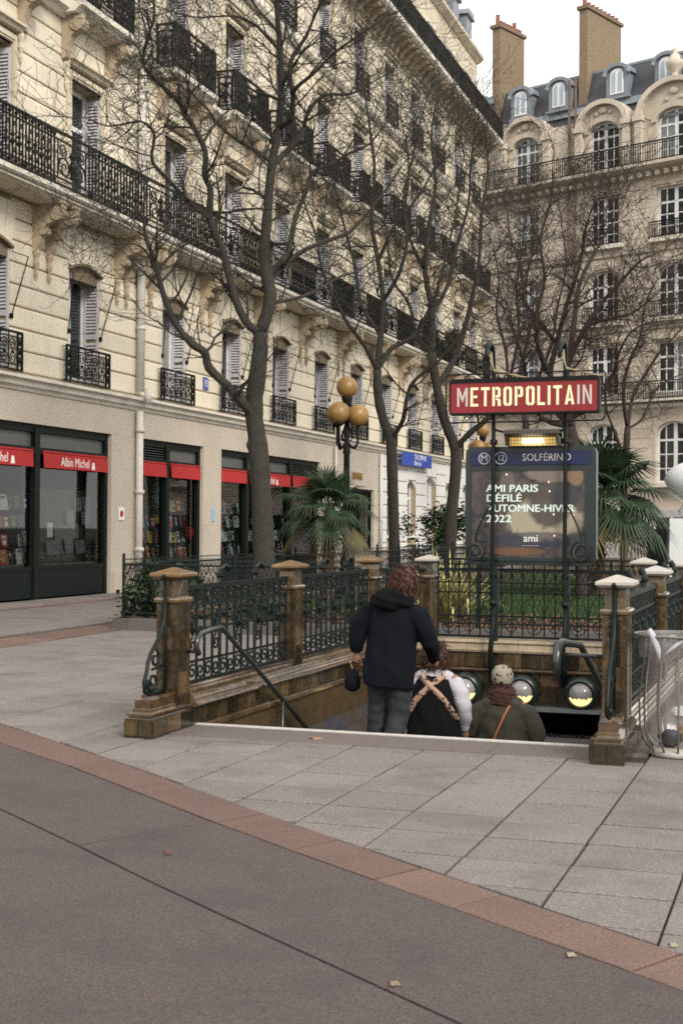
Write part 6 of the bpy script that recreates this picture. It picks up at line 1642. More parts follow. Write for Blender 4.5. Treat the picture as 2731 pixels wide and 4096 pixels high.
def make_tree(key, label, seed, dens, tl, depth, bark, trunk_to_ground=True, cat='tree', twr=0.012):
    rnd = random.Random(seed)
    TW[0] = 0.0038 if key in ('one', 'five') else 0.0042 if key in ('four',) else 0.0058
    limbs = TREES[key]; base = limbs[0][0]
    t = thing('bare_tree', label, cat, (base[0], base[1], 0.1), 'bare trees in the square garden')
    tk = MB(); cr = MB()
    for li, P in enumerate(limbs):
        S = smooth_path(P)
        if li == 0:
            S = [(S[0][0] + (S[0][0] - S[1][0]) * 0, S[0][1], 0.05, S[0][3] * 1.35), (S[0][0], S[0][1], 0.35, S[0][3] * 1.08)] + S[1:] if S[0][2] > 0.4 else S
        pts = [Vector(q[:3]) for q in S]; rr = [max(0.006, q[3] * (1 + rnd.uniform(-0.07, 0.09))) for q in S]
        # the knuckles of old pruning cuts
        if li == 0:
            for _ in range(5):
                i = rnd.randrange(2, len(pts) - 1); a = rnd.uniform(0, 2 * PI)
                tk.ball(pts[i] + Vector((math.cos(a), math.sin(a), 0)) * rr[i] * 0.75, rr[i] * 0.42, 7, 5, (1, 1, 1.3))
        (tk if li < 3 else cr).tube(pts, rr, 10 if li < 2 else 7)
        if li == 0: continue
        for i in range(2, len(pts)):
            f = i / len(pts)
            nt_ = dens * (0.35 + 0.9 * f)
            k = int(nt_) + (1 if rnd.random() < nt_ - int(nt_) else 0)
            dr = (pts[i] - pts[i - 1]).normalized()
            for _ in range(k):
                ax = Vector((rnd.gauss(0, 1), rnd.gauss(0, 1), rnd.gauss(0, 0.8))); ax = (ax - dr * ax.dot(dr)).normalized()
                grow(cr, pts[i], dr * rnd.uniform(0.2, 0.8) + ax, tl * rnd.uniform(0.5, 1.15), min(rr[i] * 0.5, twr * rnd.uniform(0.7, 1.3)), depth, rnd)
        grow(cr, pts[-1], pts[-1] - pts[-2], tl * 1.1, rr[-1] * 0.9, depth, rnd)
    tk.build('trunk', bark, t, True)
    cr.build('crown', bark, t, False)
    return t
make_tree('one', 'tallest bare tree with thick dark trunk in front of the bookshop windows', 11, 0.72, 1.5, 2, BARK, twr=0.030)
make_tree('two', 'slender bare tree right of the globe lamp with a sawn fork', 12, 0.95, 1.55, 2, BARK, twr=0.032)
make_tree('three', 'bare tree directly left of the red station sign, leaning left', 13, 1.0, 1.7, 2, BARK, twr=0.034)
make_tree('four', 'bushy bare tree spreading its crown behind and above the red station sign', 14, 1.35, 1.05, 2, BARK2, twr=0.021)
make_tree('five', 'thin bare tree beside the palm at the right edge', 15, 1.2, 0.9, 2, BARK2, twr=0.012)
make_tree('six', 'farthest bare tree seen between the sign and the corner building', 16, 1.4, 1.5, 2, BARK2, twr=0.03)

# ================================================================== palms and shrubs
def fan_leaf(mb, base, d, plen, R, rnd, droop, nl=34):
    """petiole then a pleated fan of stiff leaflets"""
    d = d.normalized(); side = d.cross(Vector((0, 0, 1)))
    if side.length < 1e-3: side = Vector((1, 0, 0))
    side.normalize(); up = side.cross(d).normalized()
    tip = base + d * plen + Vector((0, 0, -droop * plen * 0.25))
    mb.tube([base, base + d * plen * 0.5 + up * 0.03, tip], [0.014, 0.010, 0.008], 4)
    d2 = (d + Vector((0, 0, -droop * 0.7))).normalized(); up2 = side.cross(d2).normalized()
    span = math.radians(150)
    for i in range(nl):
        a = -span + 2 * span * i / (nl - 1)
        l = R * (0.80 + 0.2 * math.cos(a)) * rnd.uniform(0.88, 1.05)
        dr = (d2 * math.cos(a) + side * math.sin(a)).normalized()
        nrm = up2
        w = R * 0.030
        sd = dr.cross(nrm).normalized()
        p0 = tip; p1 = tip + dr * l * 0.5 + nrm * 0.05 * R; p2 = tip + dr * l + Vector((0, 0, -1)) * l * (0.10 + 0.22 * droop + rnd.uniform(0, 0.08))
        mb.add([p0, p1 + sd * w, p1 + nrm * w * 0.5, p1 - sd * w, p2], [(0, 1, 2), (0, 2, 3), (1, 4, 2), (2, 4, 3)])
def palm(x, y, zc, R, label, seed, n, zb=0.1):
    rnd = random.Random(seed)
    t = thing('fan_palm', label, 'palm', (x, y, zb))
    tr = MB(); pts, rr = [], []
    for i in range(26):
        f = i / 25; pts.append((x + 0.02 * math.sin(f * 7), y, zb + (zc - zb) * f)); rr.append((0.10 + 0.03 * (i % 2)) * (1 - 0.1 * f))
    tr.tube(pts, rr, 10)
    for i in range(70):
        a = rnd.uniform(0, 2 * PI); z = zb + (zc - zb) * rnd.random(); tr.tube([(x + 0.09 * math.cos(a), y + 0.09 * math.sin(a), z), (x + 0.17 * math.cos(a), y + 0.17 * math.sin(a), z + 0.12)], [0.014, 0.004], 4)
    tr.build('trunk', mat('fibrous_palm_trunk', (0.085, 0.055, 0.035), 0.95, 0.4, 20.0, 0.8, 40) if not bpy.data.materials.get('fibrous_palm_trunk') else bpy.data.materials['fibrous_palm_trunk'], t)
    lv = MB(); dry = MB(); c = Vector((x, y, zc))
    for i in range(n):
        f = (i + 0.5) / n; el = math.radians(84 - 118 * f); az = i * 2.39996 + rnd.uniform(-0.2, 0.2)
        d = Vector((math.cos(el) * math.cos(az), math.cos(el) * math.sin(az), math.sin(el)))
        fan_leaf(dry if f > 0.90 else lv, c, d, R * rnd.uniform(0.45, 0.62), R * rnd.uniform(0.5, 0.62), rnd, max(0, 0.15 + f * 0.9))
    lv.build('fronds', LEAF_P, t); dry.build('dry_fronds', LEAF_PD, t)
palm(-9.32, 26.4, 1.95, 1.12, 'dark green fan palm in front of the globe lamp post', 3, 28)
palm(-4.45, 30.6, 2.25, 1.70, 'large fan palm behind the right side of the display board', 4, 40)
def sword_plant(x, y, label, seed, n, h, m, zb=0.14, name='sword_leaf_plant'):
    rnd = random.Random(seed); t = thing(name, label, 'plant', (x, y, zb)); mb = MB()
    for i in range(n):
        a = rnd.uniform(0, 2 * PI); el = rnd.uniform(0.35, 1.45); l = h * rnd.uniform(0.7, 1.1); b = Vector((x + rnd.gauss(0, 0.07), y + rnd.gauss(0, 0.07), zb))
        d = Vector((math.cos(a) * math.cos(el), math.sin(a) * math.cos(el), math.sin(el))); s = Vector((-math.sin(a), math.cos(a), 0)); w = 0.030
        p1 = b + d * l * 0.4; p2 = b + d * l * 0.75 + Vector((0, 0, -0.05 * l)); p3 = b + d * l + Vector((0, 0, -l * (0.05 + 0.45 * math.cos(el) * rnd.random())))
        if rnd.random() < 0.25: p3 = p2 + Vector((d.x * 0.1, d.y * 0.1, -0.25 * l))
        mb.add([b - s * w * 0.6, b + s * w * 0.6, p1 - s * w, p1 + s * w, p2 - s * w * 0.7, p2 + s * w * 0.7, p3], [(0, 1, 3, 2), (2, 3, 5, 4), (4, 5, 6)])
    mb.build('leaves', m, t)
    st = MB(); st.tube([(x, y, 0.1), (x, y, zb + 0.12)], [0.05, 0.03], 6); st.build('stem', BARK2, t)
sword_plant(-5.55, 21.3, 'striped yellow green sword-leaved plant on the bed behind the railing', 5, 110, 1.35, LEAF_Y)
sword_plant(-4.3, 34.5, 'pale spiky plant under the large fan palm', 6, 110, 1.1, mat('pale_spiky_leaf', (0.16, 0.15, 0.07), 0.7, 0.3, 9.0, col2=(0.28, 0.24, 0.12)))
sword_plant(-4.9, 33.0, 'smaller pale spiky plant left of the palm trunk', 8, 90, 0.9, bpy.data.materials['pale_spiky_leaf'])
def shrub(x, y, rx, ry, h, label, seed, n, m, ls, zb=0.12):
    rnd = random.Random(seed); t = thing('leafy_shrub', label, 'shrub', (x, y, zb)); lv = MB(); br = MB()
    for i in range(14):
        a = rnd.uniform(0, 2 * PI); e = (x + rx * 0.7 * math.cos(a) * rnd.random(), y + ry * 0.7 * math.sin(a) * rnd.random(), zb + h * rnd.uniform(0.5, 0.95)); br.tube([(x, y, zb - 0.05), ((x + e[0]) / 2, (y + e[1]) / 2, zb + h * 0.35), e], [0.02, 0.013, 0.006], 4)
    cl = [(rnd.gauss(0, 0.42), rnd.gauss(0, 0.42), rnd.uniform(0.15, 0.92)) for _ in range(16)]
    for i in range(n):
        c = rnd.choice(cl); p = (x + rx * (c[0] + rnd.gauss(0, 0.17)), y + ry * (c[1] + rnd.gauss(0, 0.17)), zb + max(0.02, h * (c[2] + rnd.gauss(0, 0.12))))
        leafquad(lv, p, ls * rnd.uniform(0.6, 1.2), 0.9)
    br.build('branches', BARK2, t); lv.build('foliage', m, t)
shrub(-9.95, 19.95, 0.62, 0.45, 0.85, 'glossy laurel shrub behind the left corner of the wire fence', 21, 1500, LEAF_S, 0.055)
shrub(-8.2, 20.3, 0.8, 0.45, 0.45, 'low green shrub behind the fence left of the nearest tree', 22, 900, LEAF_S, 0.045)
shrub(-12.3, 46.5, 0.95, 0.9, 2.1, 'rounded dark shrub against the pale ground floor by the third tree', 23, 2200, LEAF_S, 0.09)
shrub(-10.9, 47.5, 0.6, 0.6, 1.5, 'dark shrub between the third tree and the display board', 24, 1100, LEAF_S, 0.085)
# greenery hanging on the second floor balcony
for k, yy in enumerate((55.5, 59.0)):
    shrub(WX + 0.55, yy, 0.35, 1.3, 1.5, ('trailing evergreen planted on the long balcony above the hairdresser', 'farther evergreen planted on the long balcony near the corner')[k], 30 + k, 1300, LEAF_S, 0.10, 8.75)

# ================================================================== globe street lamps
def street_lamp(x, y, label, z0=0.0, dz=0.0):
    t = thing('street_lamp', label, 'street lamp', (x, y, z0)); p = MB()
    p.lathe([(0.20, 0), (0.20, 0.25), (0.15, 0.32), (0.12, 0.8), (0.14, 0.9), (0.085, 1.0), (0.075, 2.0), (0.065, 3.2), (0.09, 3.25), (0.07, 3.35), (0.055, 3.5), (0.085, 3.75), (0.06, 3.85), (0.05, 4.2), (0.085, 4.3), (0.12, 4.42), (0.13, 4.46)], (x, y, z0 + dz), 14)
    p.build('post', IRON, t, True)
    g_ = MB(); g_.ball((x, y, z0 + dz + 4.68), 0.235, 22, 14); g_.build('globe', AMBER, t, True)
    for k, a in enumerate((2.75, 6.05, 4.4)):
        ca, sa = math.cos(a), math.sin(a); R_ = 0.28; zz = z0 + dz
        m = MB(); P = lambda r, z: (x + r * ca, y + r * sa, zz + z)
        m.tube([P(0.05, 3.45), P(0.12, 3.36), P(0.22, 3.36), P(R_, 3.46), P(R_, 3.62), P(R_, 3.82)], 0.028, 7)
        m.tube([P(0.05, 3.78), P(0.13, 3.72), P(0.16, 3.58), P(0.10, 3.50)], 0.016, 6)
        m.lathe([(0.03, 0), (0.10, 0.05), (0.11, 0.08)], P(R_, 3.80), 12); m.ball(P(0.2, 3.34), 0.035, 7, 5)
        m.build('arm', IRON, t, True)
        g_ = MB(); g_.ball(P(R_, 4.10 - (0.05 if k == 1 else 0)), 0.24, 22, 14); g_.build('globe', AMBER, t, True)
street_lamp(-9.62, 28.4, 'black lamp post with amber globes rising behind the nearer palm')
street_lamp(-10.45, 45.0, 'distant globe lamp half hidden by the left post of the station sign', 0.0, 0.2)

# ================================================================== white sculpture, planter
sc_ = thing('white_sculpture', 'large smooth white rounded sculpture on a white plinth at the right edge', 'sculpture', (-2.4, 34.8, 0.1))
WSC = mat('white_resin', (0.66, 0.68, 0.70), 0.45, 0.04, 2.0)
b = MB(); b.box(-3.30, -1.2, 34.2, 35.4, 0.1, 1.88); b.build('plinth', WSC, sc_)
b = MB(); NR = 28
prof = [(1.885, 0.50, -2.45), (1.95, 0.66, -2.45), (2.06, 0.72, -2.45), (2.18, 0.64, -2.43), (2.32, 0.60, -2.42), (2.46, 0.76, -2.42), (2.62, 0.98, -2.42), (2.82, 1.08, -2.42), (3.02, 1.02, -2.42), (3.18, 0.84, -2.42), (3.29, 0.55, -2.42), (3.33, 0.2, -2.42)]
b.loft([[(cx + r * math.cos(2 * PI * k / NR), 34.8 + 0.5 * r * math.sin(2 * PI * k / NR), z) for k in range(NR)] for z, r, cx in prof]); b.build('body', WSC, sc_, True)
pt = thing('planter_box', 'dark planter box with a spiked iron rim left of the white sculpture', 'planter', (-4.3, 40.8, 0))
b = MB(); b.box(-4.55, -3.98, 40.5, 41.1, 0.02, 1.62); b.build('box', IRON, pt)
b = MB()
for i in range(8): b.tube([(-4.52 + i * 0.073, 40.46, 0.6), (-4.52 + i * 0.073, 40.46, 0.98)], 0.012, 4)
b.build('rim', IRON, pt)
# ================================================================== fallen leaves on the paving
for k, (x, y, s, lb) in enumerate(((-3.62, 9.99, 0.05, 'curled orange leaf on the dark border stone by the white step edge'), (-1.42, 4.75, 0.022, 'pale broken leaf lying on the asphalt at the bottom'), (-0.88, 5.30, 0.022, 'small pale leaf on the rose granite band at the right'), (-3.05, 6.25, 0.022, 'thin brown leaf stem on the asphalt panel'), (-0.52, 5.56, 0.018, 'cream stub on the seam of the band near the right edge'))):
    m = MB(); n = 8; top = []
    for i in range(n):
        a = 2 * PI * i / n; r = s * (1.0 if i % 2 == 0 else 0.55); top.append((x + r * 1.3 * math.cos(a), y + r * math.sin(a), 0.006 + (0.012 if i % 4 == 1 else 0.0)))
    m.add(top + [(x, y, 0.016)], [(i, (i + 1) % n, n) for i in range(n)]); tag(m.build('fallen_leaf', mat('fallen_leaf_%d' % k, ((0.28, 0.13, 0.075), (0.17, 0.12, 0.085), (0.22, 0.18, 0.14), (0.10, 0.04, 0.03), (0.22, 0.18, 0.12))[k], 0.8, 0.2, 20.0)), lb, 'leaf')
# ================================================================== people on the stair
def fuse(mb, vox, it=6, fac=0.5):
    """one continuous skin round overlapping volumes"""
    o = bpy.data.objects.new('tmp', mb.mesh('tmp', None)); COL.objects.link(o)
    r = o.modifiers.new('r', 'REMESH'); r.mode = 'VOXEL'; r.voxel_size = vox
    s = o.modifiers.new('s', 'SMOOTH'); s.factor = fac; s.iterations = it
    dg = bpy.context.evaluated_depsgraph_get()
    me = bpy.data.meshes.new_from_object(o.evaluated_get(dg))
    bpy.data.objects.remove(o)
    me.polygons.foreach_set('use_smooth', [True] * len(me.polygons))
    return me
def worn(name, me, m, person):
    me.materials.clear(); me.materials.append(m); me.name = name
    return link(name, me, person)
def ell(cx, cy, z, rx, ry, n=20):
    return [(cx + rx * math.cos(2 * PI * k / n), cy + ry * math.sin(2 * PI * k / n), z) for k in range(n)]
def hand(mb, w, d, curl, thumb_side, s=1.0):
    """palm, four unequal fingers with a knuckle bend, thumb from the side of the palm"""
    d = d.normalized(); c = curl - d * curl.dot(d); c.normalize(); sd = d.cross(c).normalized() * thumb_side
    pc = w + d * 0.045 * s
    mb.tube([w, w + d * 0.03 * s, w + d * 0.085 * s], [0.027 * s, 0.036 * s, 0.038 * s], 8)
    for k, ln in enumerate((0.066, 0.074, 0.070, 0.056)):
        b = w + d * 0.078 * s + sd * (0.030 - 0.020 * k) * s
        m1 = b + (d * 0.8 + c * 0.35).normalized() * ln * 0.55 * s; t = m1 + (d * 0.35 + c * 0.9).normalized() * ln * 0.55 * s
        mb.tube([b, m1, t], [0.0095 * s, 0.009 * s, 0.0075 * s], 6)
    b = w + d * 0.03 * s + sd * 0.032 * s; m1 = b + (sd * 0.7 + d * 0.6 + c * 0.25).normalized() * 0.042 * s
    mb.tube([b, m1, m1 + (d * 0.8 + c * 0.5).normalized() * 0.032 * s], [0.012 * s, 0.010 * s, 0.008 * s], 6)
def human(h, armL, armR, legL, legR, head):
    """continuous body; joints are given in metres for a 1.75 m figure facing +Y"""
    s = h / 1.75; b = MB(); V = lambda p: Vector(p) * s
    b.loft([ell(0, 0, z * s, rx * s, ry * s) for z, rx, ry in ((0.86, 0.13, 0.10), (0.95, 0.165, 0.115), (1.08, 0.145, 0.105), (1.25, 0.165, 0.115), (1.38, 0.175, 0.105), (1.45, 0.10, 0.07))])
    for (k, a), sx in ((legL, -1), (legR, 1)):
        b.tube([V((sx * 0.09, 0, 0.92)), V((sx * 0.10, k[1] * 0.5, 0.72)), V(k), V(((k[0] + a[0]) / 2, (k[1] + a[1]) / 2 - 0.03, (k[2] + a[2]) / 2 + 0.04)), V(a)], [0.092 * s, 0.082 * s, 0.056 * s, 0.055 * s, 0.036 * s], 10)
        b.tube([V((a[0], a[1] - 0.05, a[2] - 0.05)), V((a[0], a[1] + 0.06, a[2] - 0.055)), V((a[0] + sx * 0.01, a[1] + 0.17, a[2] - 0.07))], [0.036 * s, 0.04 * s, 0.026 * s], 8)
    for (e, w), sx in ((armL, -1), (armR, 1)):
        sh = (sx * 0.185, 0, 1.40)
        b.tube([V((sx * 0.10, 0, 1.40)), V(sh), V(((sh[0] + e[0]) / 2, (sh[1] + e[1]) / 2, (sh[2] + e[2]) / 2)), V(e), V(w)], [0.06 * s, 0.062 * s, 0.05 * s, 0.042 * s, 0.029 * s], 10)
        hand(b, V(w), V(w) - V(e) + Vector((0, 0.02, -0.03)), Vector((-sx * 0.6, 0.7, 0)), -sx, s)
    hc = V(head); 
    b.tube([V((0, 0, 1.42)), V((head[0] * 0.5, head[1] * 0.5 - 0.005, 1.50)), hc - Vector((0, 0, 0.05 * s))], [0.062 * s, 0.054 * s, 0.058 * s], 10)
    b.ball(hc, 0.105 * s, 18, 14, (0.80, 0.98, 1.15)); b.ball(hc + Vector((0, 0.045 * s, -0.065 * s)), 0.058 * s, 12, 8, (0.9, 0.9, 0.9))
    b.tube([hc + Vector((0, 0.098 * s, 0.012 * s)), hc + Vector((0, 0.122 * s, -0.025 * s)), hc + Vector((0, 0.10 * s, -0.035 * s))], [0.009 * s, 0.015 * s, 0.011 * s], 6)
    for sx in (-1, 1):
        b.ball(hc + Vector((sx * 0.086 * s, -0.005 * s, -0.01 * s)), 0.028 * s, 8, 6, (0.35, 0.7, 1.1)); b.ball(hc + Vector((sx * 0.034 * s, 0.088 * s, 0.022 * s)), 0.018 * s, 8, 6)
    b.ball(hc + Vector((0, 0.093 * s, -0.062 * s)), 0.022 * s, 8, 5, (1.1, 0.7, 0.4))
    return b, hc, s
def strands(mb, hc, n, r0, ln, rnd, curl, thick, back=-0.2, zmin=-0.6):
    for i in range(n):
        u = Vector((rnd.gauss(0, 1), rnd.gauss(0, 1), rnd.gauss(0, 1))).normalized()
        if u.y > 0.55 and u.z < 0.5: continue
        if u.z < zmin: continue
        p = hc + Vector((u.x * r0 * 0.86, u.y * r0 * 1.02, u.z * r0 * 1.18)); d = (u * 0.6 + Vector((rnd.gauss(0, .5), rnd.gauss(0, .5) + back, rnd.gauss(0, .5) - 0.45))).normalized()
        pts = [p]; 
        for k in range(4):
            d = (d + Vector((rnd.gauss(0, curl), rnd.gauss(0, curl), rnd.gauss(0, curl) - 0.25))).normalized(); p = p + d * ln / 4
            q = p - hc
            if q.length < r0: p = hc + q.normalized() * r0
            pts.append(p.copy())
        mb.tube(pts, [thick, thick, thick * 0.9, thick * 0.8, thick * 0.3], 3)
SKIN = mat('skin', (0.26, 0.13, 0.09), 0.55, 0.08, 12.0)
NAVY = mat('navy_wool', (0.0032, 0.0045, 0.0075), 0.9, 0.35, 40.0, 0.8, 120, spec=0.15)
FURB = mat('black_fleece', (0.005, 0.006, 0.006), 0.95, 0.3, 60.0, 1.0, 110, spec=0.1)
JEANS = mat('grey_denim', (0.019, 0.021, 0.026), 0.85, 0.4, 25.0, 0.4, 200)
BLACKC = mat('black_cotton', (0.004, 0.0045, 0.005), 0.9, 0.2, 30.0, 0.4, 140, spec=0.15)
WHITEC = mat('white_lilac_cotton', (0.40, 0.385, 0.43), 0.85, 0.08, 25.0, 0.5, 90)
OLIVE = mat('olive_grey_coat', (0.040, 0.037, 0.028), 0.9, 0.25, 40.0, 0.5, 160)
SCARF = mat('rust_scarf', (0.045, 0.017, 0.013), 0.95, 0.3, 40.0, 0.8, 90)
HAIRR = mat('auburn_hair', (0.058, 0.022, 0.013), 0.55, 0.3, 30.0)
HAIRB = mat('brown_curls', (0.055, 0.023, 0.014), 0.6, 0.3, 30.0)
TAN = mat('tan_leather', (0.30, 0.11, 0.04), 0.5, 0.15, 20.0)
def leopard(name, base, spot, sc):
    m = bpy.data.materials.new(name); m.use_nodes = True; n = m.node_tree.nodes; L = m.node_tree.links; b = n['Principled BSDF']; b.inputs['Roughness'].default_value = 0.9
    tc = n.new('ShaderNodeNewGeometry'); v = n.new('ShaderNodeTexVoronoi'); v.inputs['Scale'].default_value = sc; L.new(tc.outputs['Position'], v.inputs['Vector'])
    no = n.new('ShaderNodeTexNoise'); no.inputs['Scale'].default_value = sc * 2.2; L.new(tc.outputs['Position'], no.inputs['Vector'])
    ad = n.new('ShaderNodeMath'); ad.operation = 'MULTIPLY_ADD'; ad.inputs[1].default_value = 0.5; L.new(no.outputs['Fac'], ad.inputs[0]); L.new(v.outputs['Distance'], ad.inputs[2])
    r = n.new('ShaderNodeValToRGB'); e = r.color_ramp.elements; e[0].position = 0.30; e[0].color = (*[c * 0.45 for c in base], 1); e[1].position = 0.68; e[1].color = (*base, 1)
    for p, c in ((0.36, spot), (0.585, spot)): x = e.new(p); x.color = (*c, 1)
    L.new(ad.outputs[0], r.inputs['Fac']); L.new(r.outputs['Color'], b.inputs['Base Color']); return m
LEO = leopard('leopard_print', (0.36, 0.23, 0.17), (0.03, 0.014, 0.012), 24)
LEOC = leopard('leopard_knit', (0.24, 0.21, 0.16), (0.012, 0.010, 0.009), 22)
def coat_mesh(rings, sleeves, extra, vox, s, it=7):
    c = MB(); c.loft([ell(cx * s, cy * s, z * s, rx * s, ry * s, 24) for z, rx, ry, cx, cy in rings])
    for pts, rr in sleeves: c.tube([Vector(p) * s for p in pts], [r * s for r in rr], 12)
    for p, r, sc in extra: c.ball(Vector(p) * s, r * s, 14, 10, sc)
    # cloth folds: shallow ridges running down the back
    return fuse(c, vox, it)
def wrinkle(me, amp, fz, seed):
    rnd = random.Random(seed); ph = [rnd.uniform(0, 6.28) for _ in range(4)]
    me.calc_loop_triangles()
    co = [v.co.copy() for v in me.vertices]; no = [v.normal.copy() for v in me.vertices]
    for v, c, n_ in zip(me.vertices, co, no):
        a = math.atan2(c.y, c.x)
        w = math.sin(a * 7 + c.z * fz + ph[0]) * 0.5 + math.sin(c.z * fz * 3.1 + a * 3 + ph[1]) * 0.6 + math.sin(c.x * 38 + c.z * 19 + ph[2]) * 0.4
        v.co = c + n_ * amp * w
    me.update()

# ---- person in the long navy coat
def person_navy():
    t_ = link('person', None, None, (-3.53, 11.36, -0.47), (-0.05, 0.075, -0.12)); tag(t_, 'person with auburn hair in a dark navy hooded coat and grey jeans', 'person')
    eL, wL = (-0.315, -0.03, 1.17), (-0.33, 0.03, 0.985); eR, wR = (0.315, 0.06, 1.15), (0.255, 0.36, 0.985)
    hd = (0.055, 0.03, 1.615)
    b, hc, s = human(1.76, (eL, wL), (eR, wR), ((-0.11, 0.10, 0.48), (-0.11, 0.16, 0.09)), ((0.10, 0.06, 0.49), (0.10, -0.02, 0.09)), hd)
    worn('body', fuse(b, 0.0075, 3, 0.4), SKIN, t_)
    c = coat_mesh([(0.73, 0.225, 0.170, 0, 0), (0.88, 0.238, 0.175, 0, 0), (1.05, 0.225, 0.165, 0, 0), (1.20, 0.222, 0.160, 0, 0), (1.34, 0.225, 0.145, 0, 0), (1.42, 0.19, 0.12, 0, -0.005), (1.48, 0.11, 0.095, 0.01, -0.01)],
                  [([(-0.15, 0, 1.39), (-0.235, -0.01, 1.35), (-0.30, -0.03, 1.25), eL, (-0.335, 0.0, 1.07), (-0.338, 0.03, 0.995)], [0.09, 0.095, 0.085, 0.078, 0.066, 0.058]),
                   ([(0.15, 0, 1.39), (0.235, 0.0, 1.35), (0.295, 0.02, 1.25), eR, (0.30, 0.2, 1.08), (0.262, 0.335, 0.995)], [0.09, 0.095, 0.085, 0.080, 0.068, 0.056])], [], 0.012, s)
    wrinkle(c, 0.005, 9, 1); worn('coat', c, NAVY, t_)
    h_ = MB(); 
    for p, r, sc in (((-0.03, -0.13, 1.47), 0.115, (1.35, 0.75, 0.8)), ((-0.10, -0.06, 1.49), 0.075, (1, 1.1, 0.9)), ((0.11, -0.05, 1.48), 0.075, (1, 1.1, 0.9)), ((0.01, -0.12, 1.53), 0.085, (1.3, 0.8, 0.7))): h_.ball(Vector(p) * s, r * s, 14, 10, sc)
    hm = fuse(h_, 0.010, 4); wrinkle(hm, 0.006, 30, 2); worn('hood', hm, FURB, t_)
    hr = MB(); hr.ball(hc + Vector((0, -0.025, 0.02)), 0.118, 16, 12, (0.92, 1.0, 1.1)); cap = fuse(hr, 0.010, 2); wrinkle(cap, 0.006, 40, 3)
    for v in cap.vertices:
        if v.co.y > hc.y + 0.045 and v.co.z < hc.z + 0.05: v.co.y = hc.y + 0.045
    ho = worn('hair', cap, HAIRR, t_)
    sm = MB(); strands(sm, hc + Vector((0, -0.02, 0.01)), 1100, 0.118, 0.075, random.Random(5), 0.28, 0.003); link('hair_strands', sm.mesh('hair_strands', HAIRR), ho)
    lg = MB()
    for (k, a), sx in (((( -0.11, 0.10, 0.48), (-0.11, 0.16, 0.09)), -1), (((0.10, 0.06, 0.49), (0.10, -0.02, 0.09)), 1)):
        lg.tube([Vector(p) * s for p in ((sx * 0.07, 0, 0.98), (sx * 0.10, k[1] * 0.5, 0.74), k, ((k[0] + a[0]) / 2, (k[1] + a[1]) / 2 - 0.02, (k[2] + a[2]) / 2 + 0.04), (a[0], a[1], a[2] - 0.03))], [0.105, 0.108, 0.092, 0.092, 0.085], 12)
    lg.loft([ell(0, 0, 0.84, 0.14, 0.11), ell(0, 0, 0.95, 0.175, 0.125), ell(0, 0, 1.04, 0.165, 0.12)])
    lm_ = fuse(lg, 0.012, 5); wrinkle(lm_, 0.004, 22, 4); worn('jeans', lm_, JEANS, t_)
    for a in ((-0.11, 0.16, 0.09), (0.10, -0.02, 0.09)):
        sh_ = MB(); a = Vector(a) * s; sh_.tube([a + Vector((0, -0.07, -0.04)), a + Vector((0, 0.05, -0.04)), a + Vector((0, 0.19, -0.065))], [0.05, 0.052, 0.036], 10); sh_.box(a.x - 0.045, a.x + 0.045, a.y - 0.11, a.y + 0.22, a.z - 0.105, a.z - 0.06); worn('shoe', fuse(sh_, 0.008, 3), BLACKC, t_)
    wl_ = Vector(wL) * s + Vector((-3.50, 11.36, -0.47))
    bg = thing('small_bag', 'small dark pouch hanging from the left hand of the person in navy', 'bag', (wl_.x + 0.02, wl_.y + 0.06, wl_.z - 0.32))
    m = MB(); o_ = Vector((wl_.x + 0.02, wl_.y + 0.06, wl_.z - 0.32)); m.loft([ell(o_.x, o_.y, o_.z + z, rx, ry, 14) for z, rx, ry in ((0, 0.03, 0.03), (0.03, 0.07, 0.05), (0.10, 0.075, 0.055), (0.17, 0.05, 0.03), (0.20, 0.02, 0.015))]); m.build('pouch', NAVY, bg, True)
    m = MB(); m.tube([o_ + Vector((0, 0, 0.19)), o_ + Vector((-0.01, -0.02, 0.24)), o_ + Vector((-0.01, -0.035, 0.262))], 0.007, 6); m.build('strap', mat('brass_ring', (0.45, 0.33, 0.16), 0.4, 0.1, 9.0, metal=0.5), bg)
person_navy()
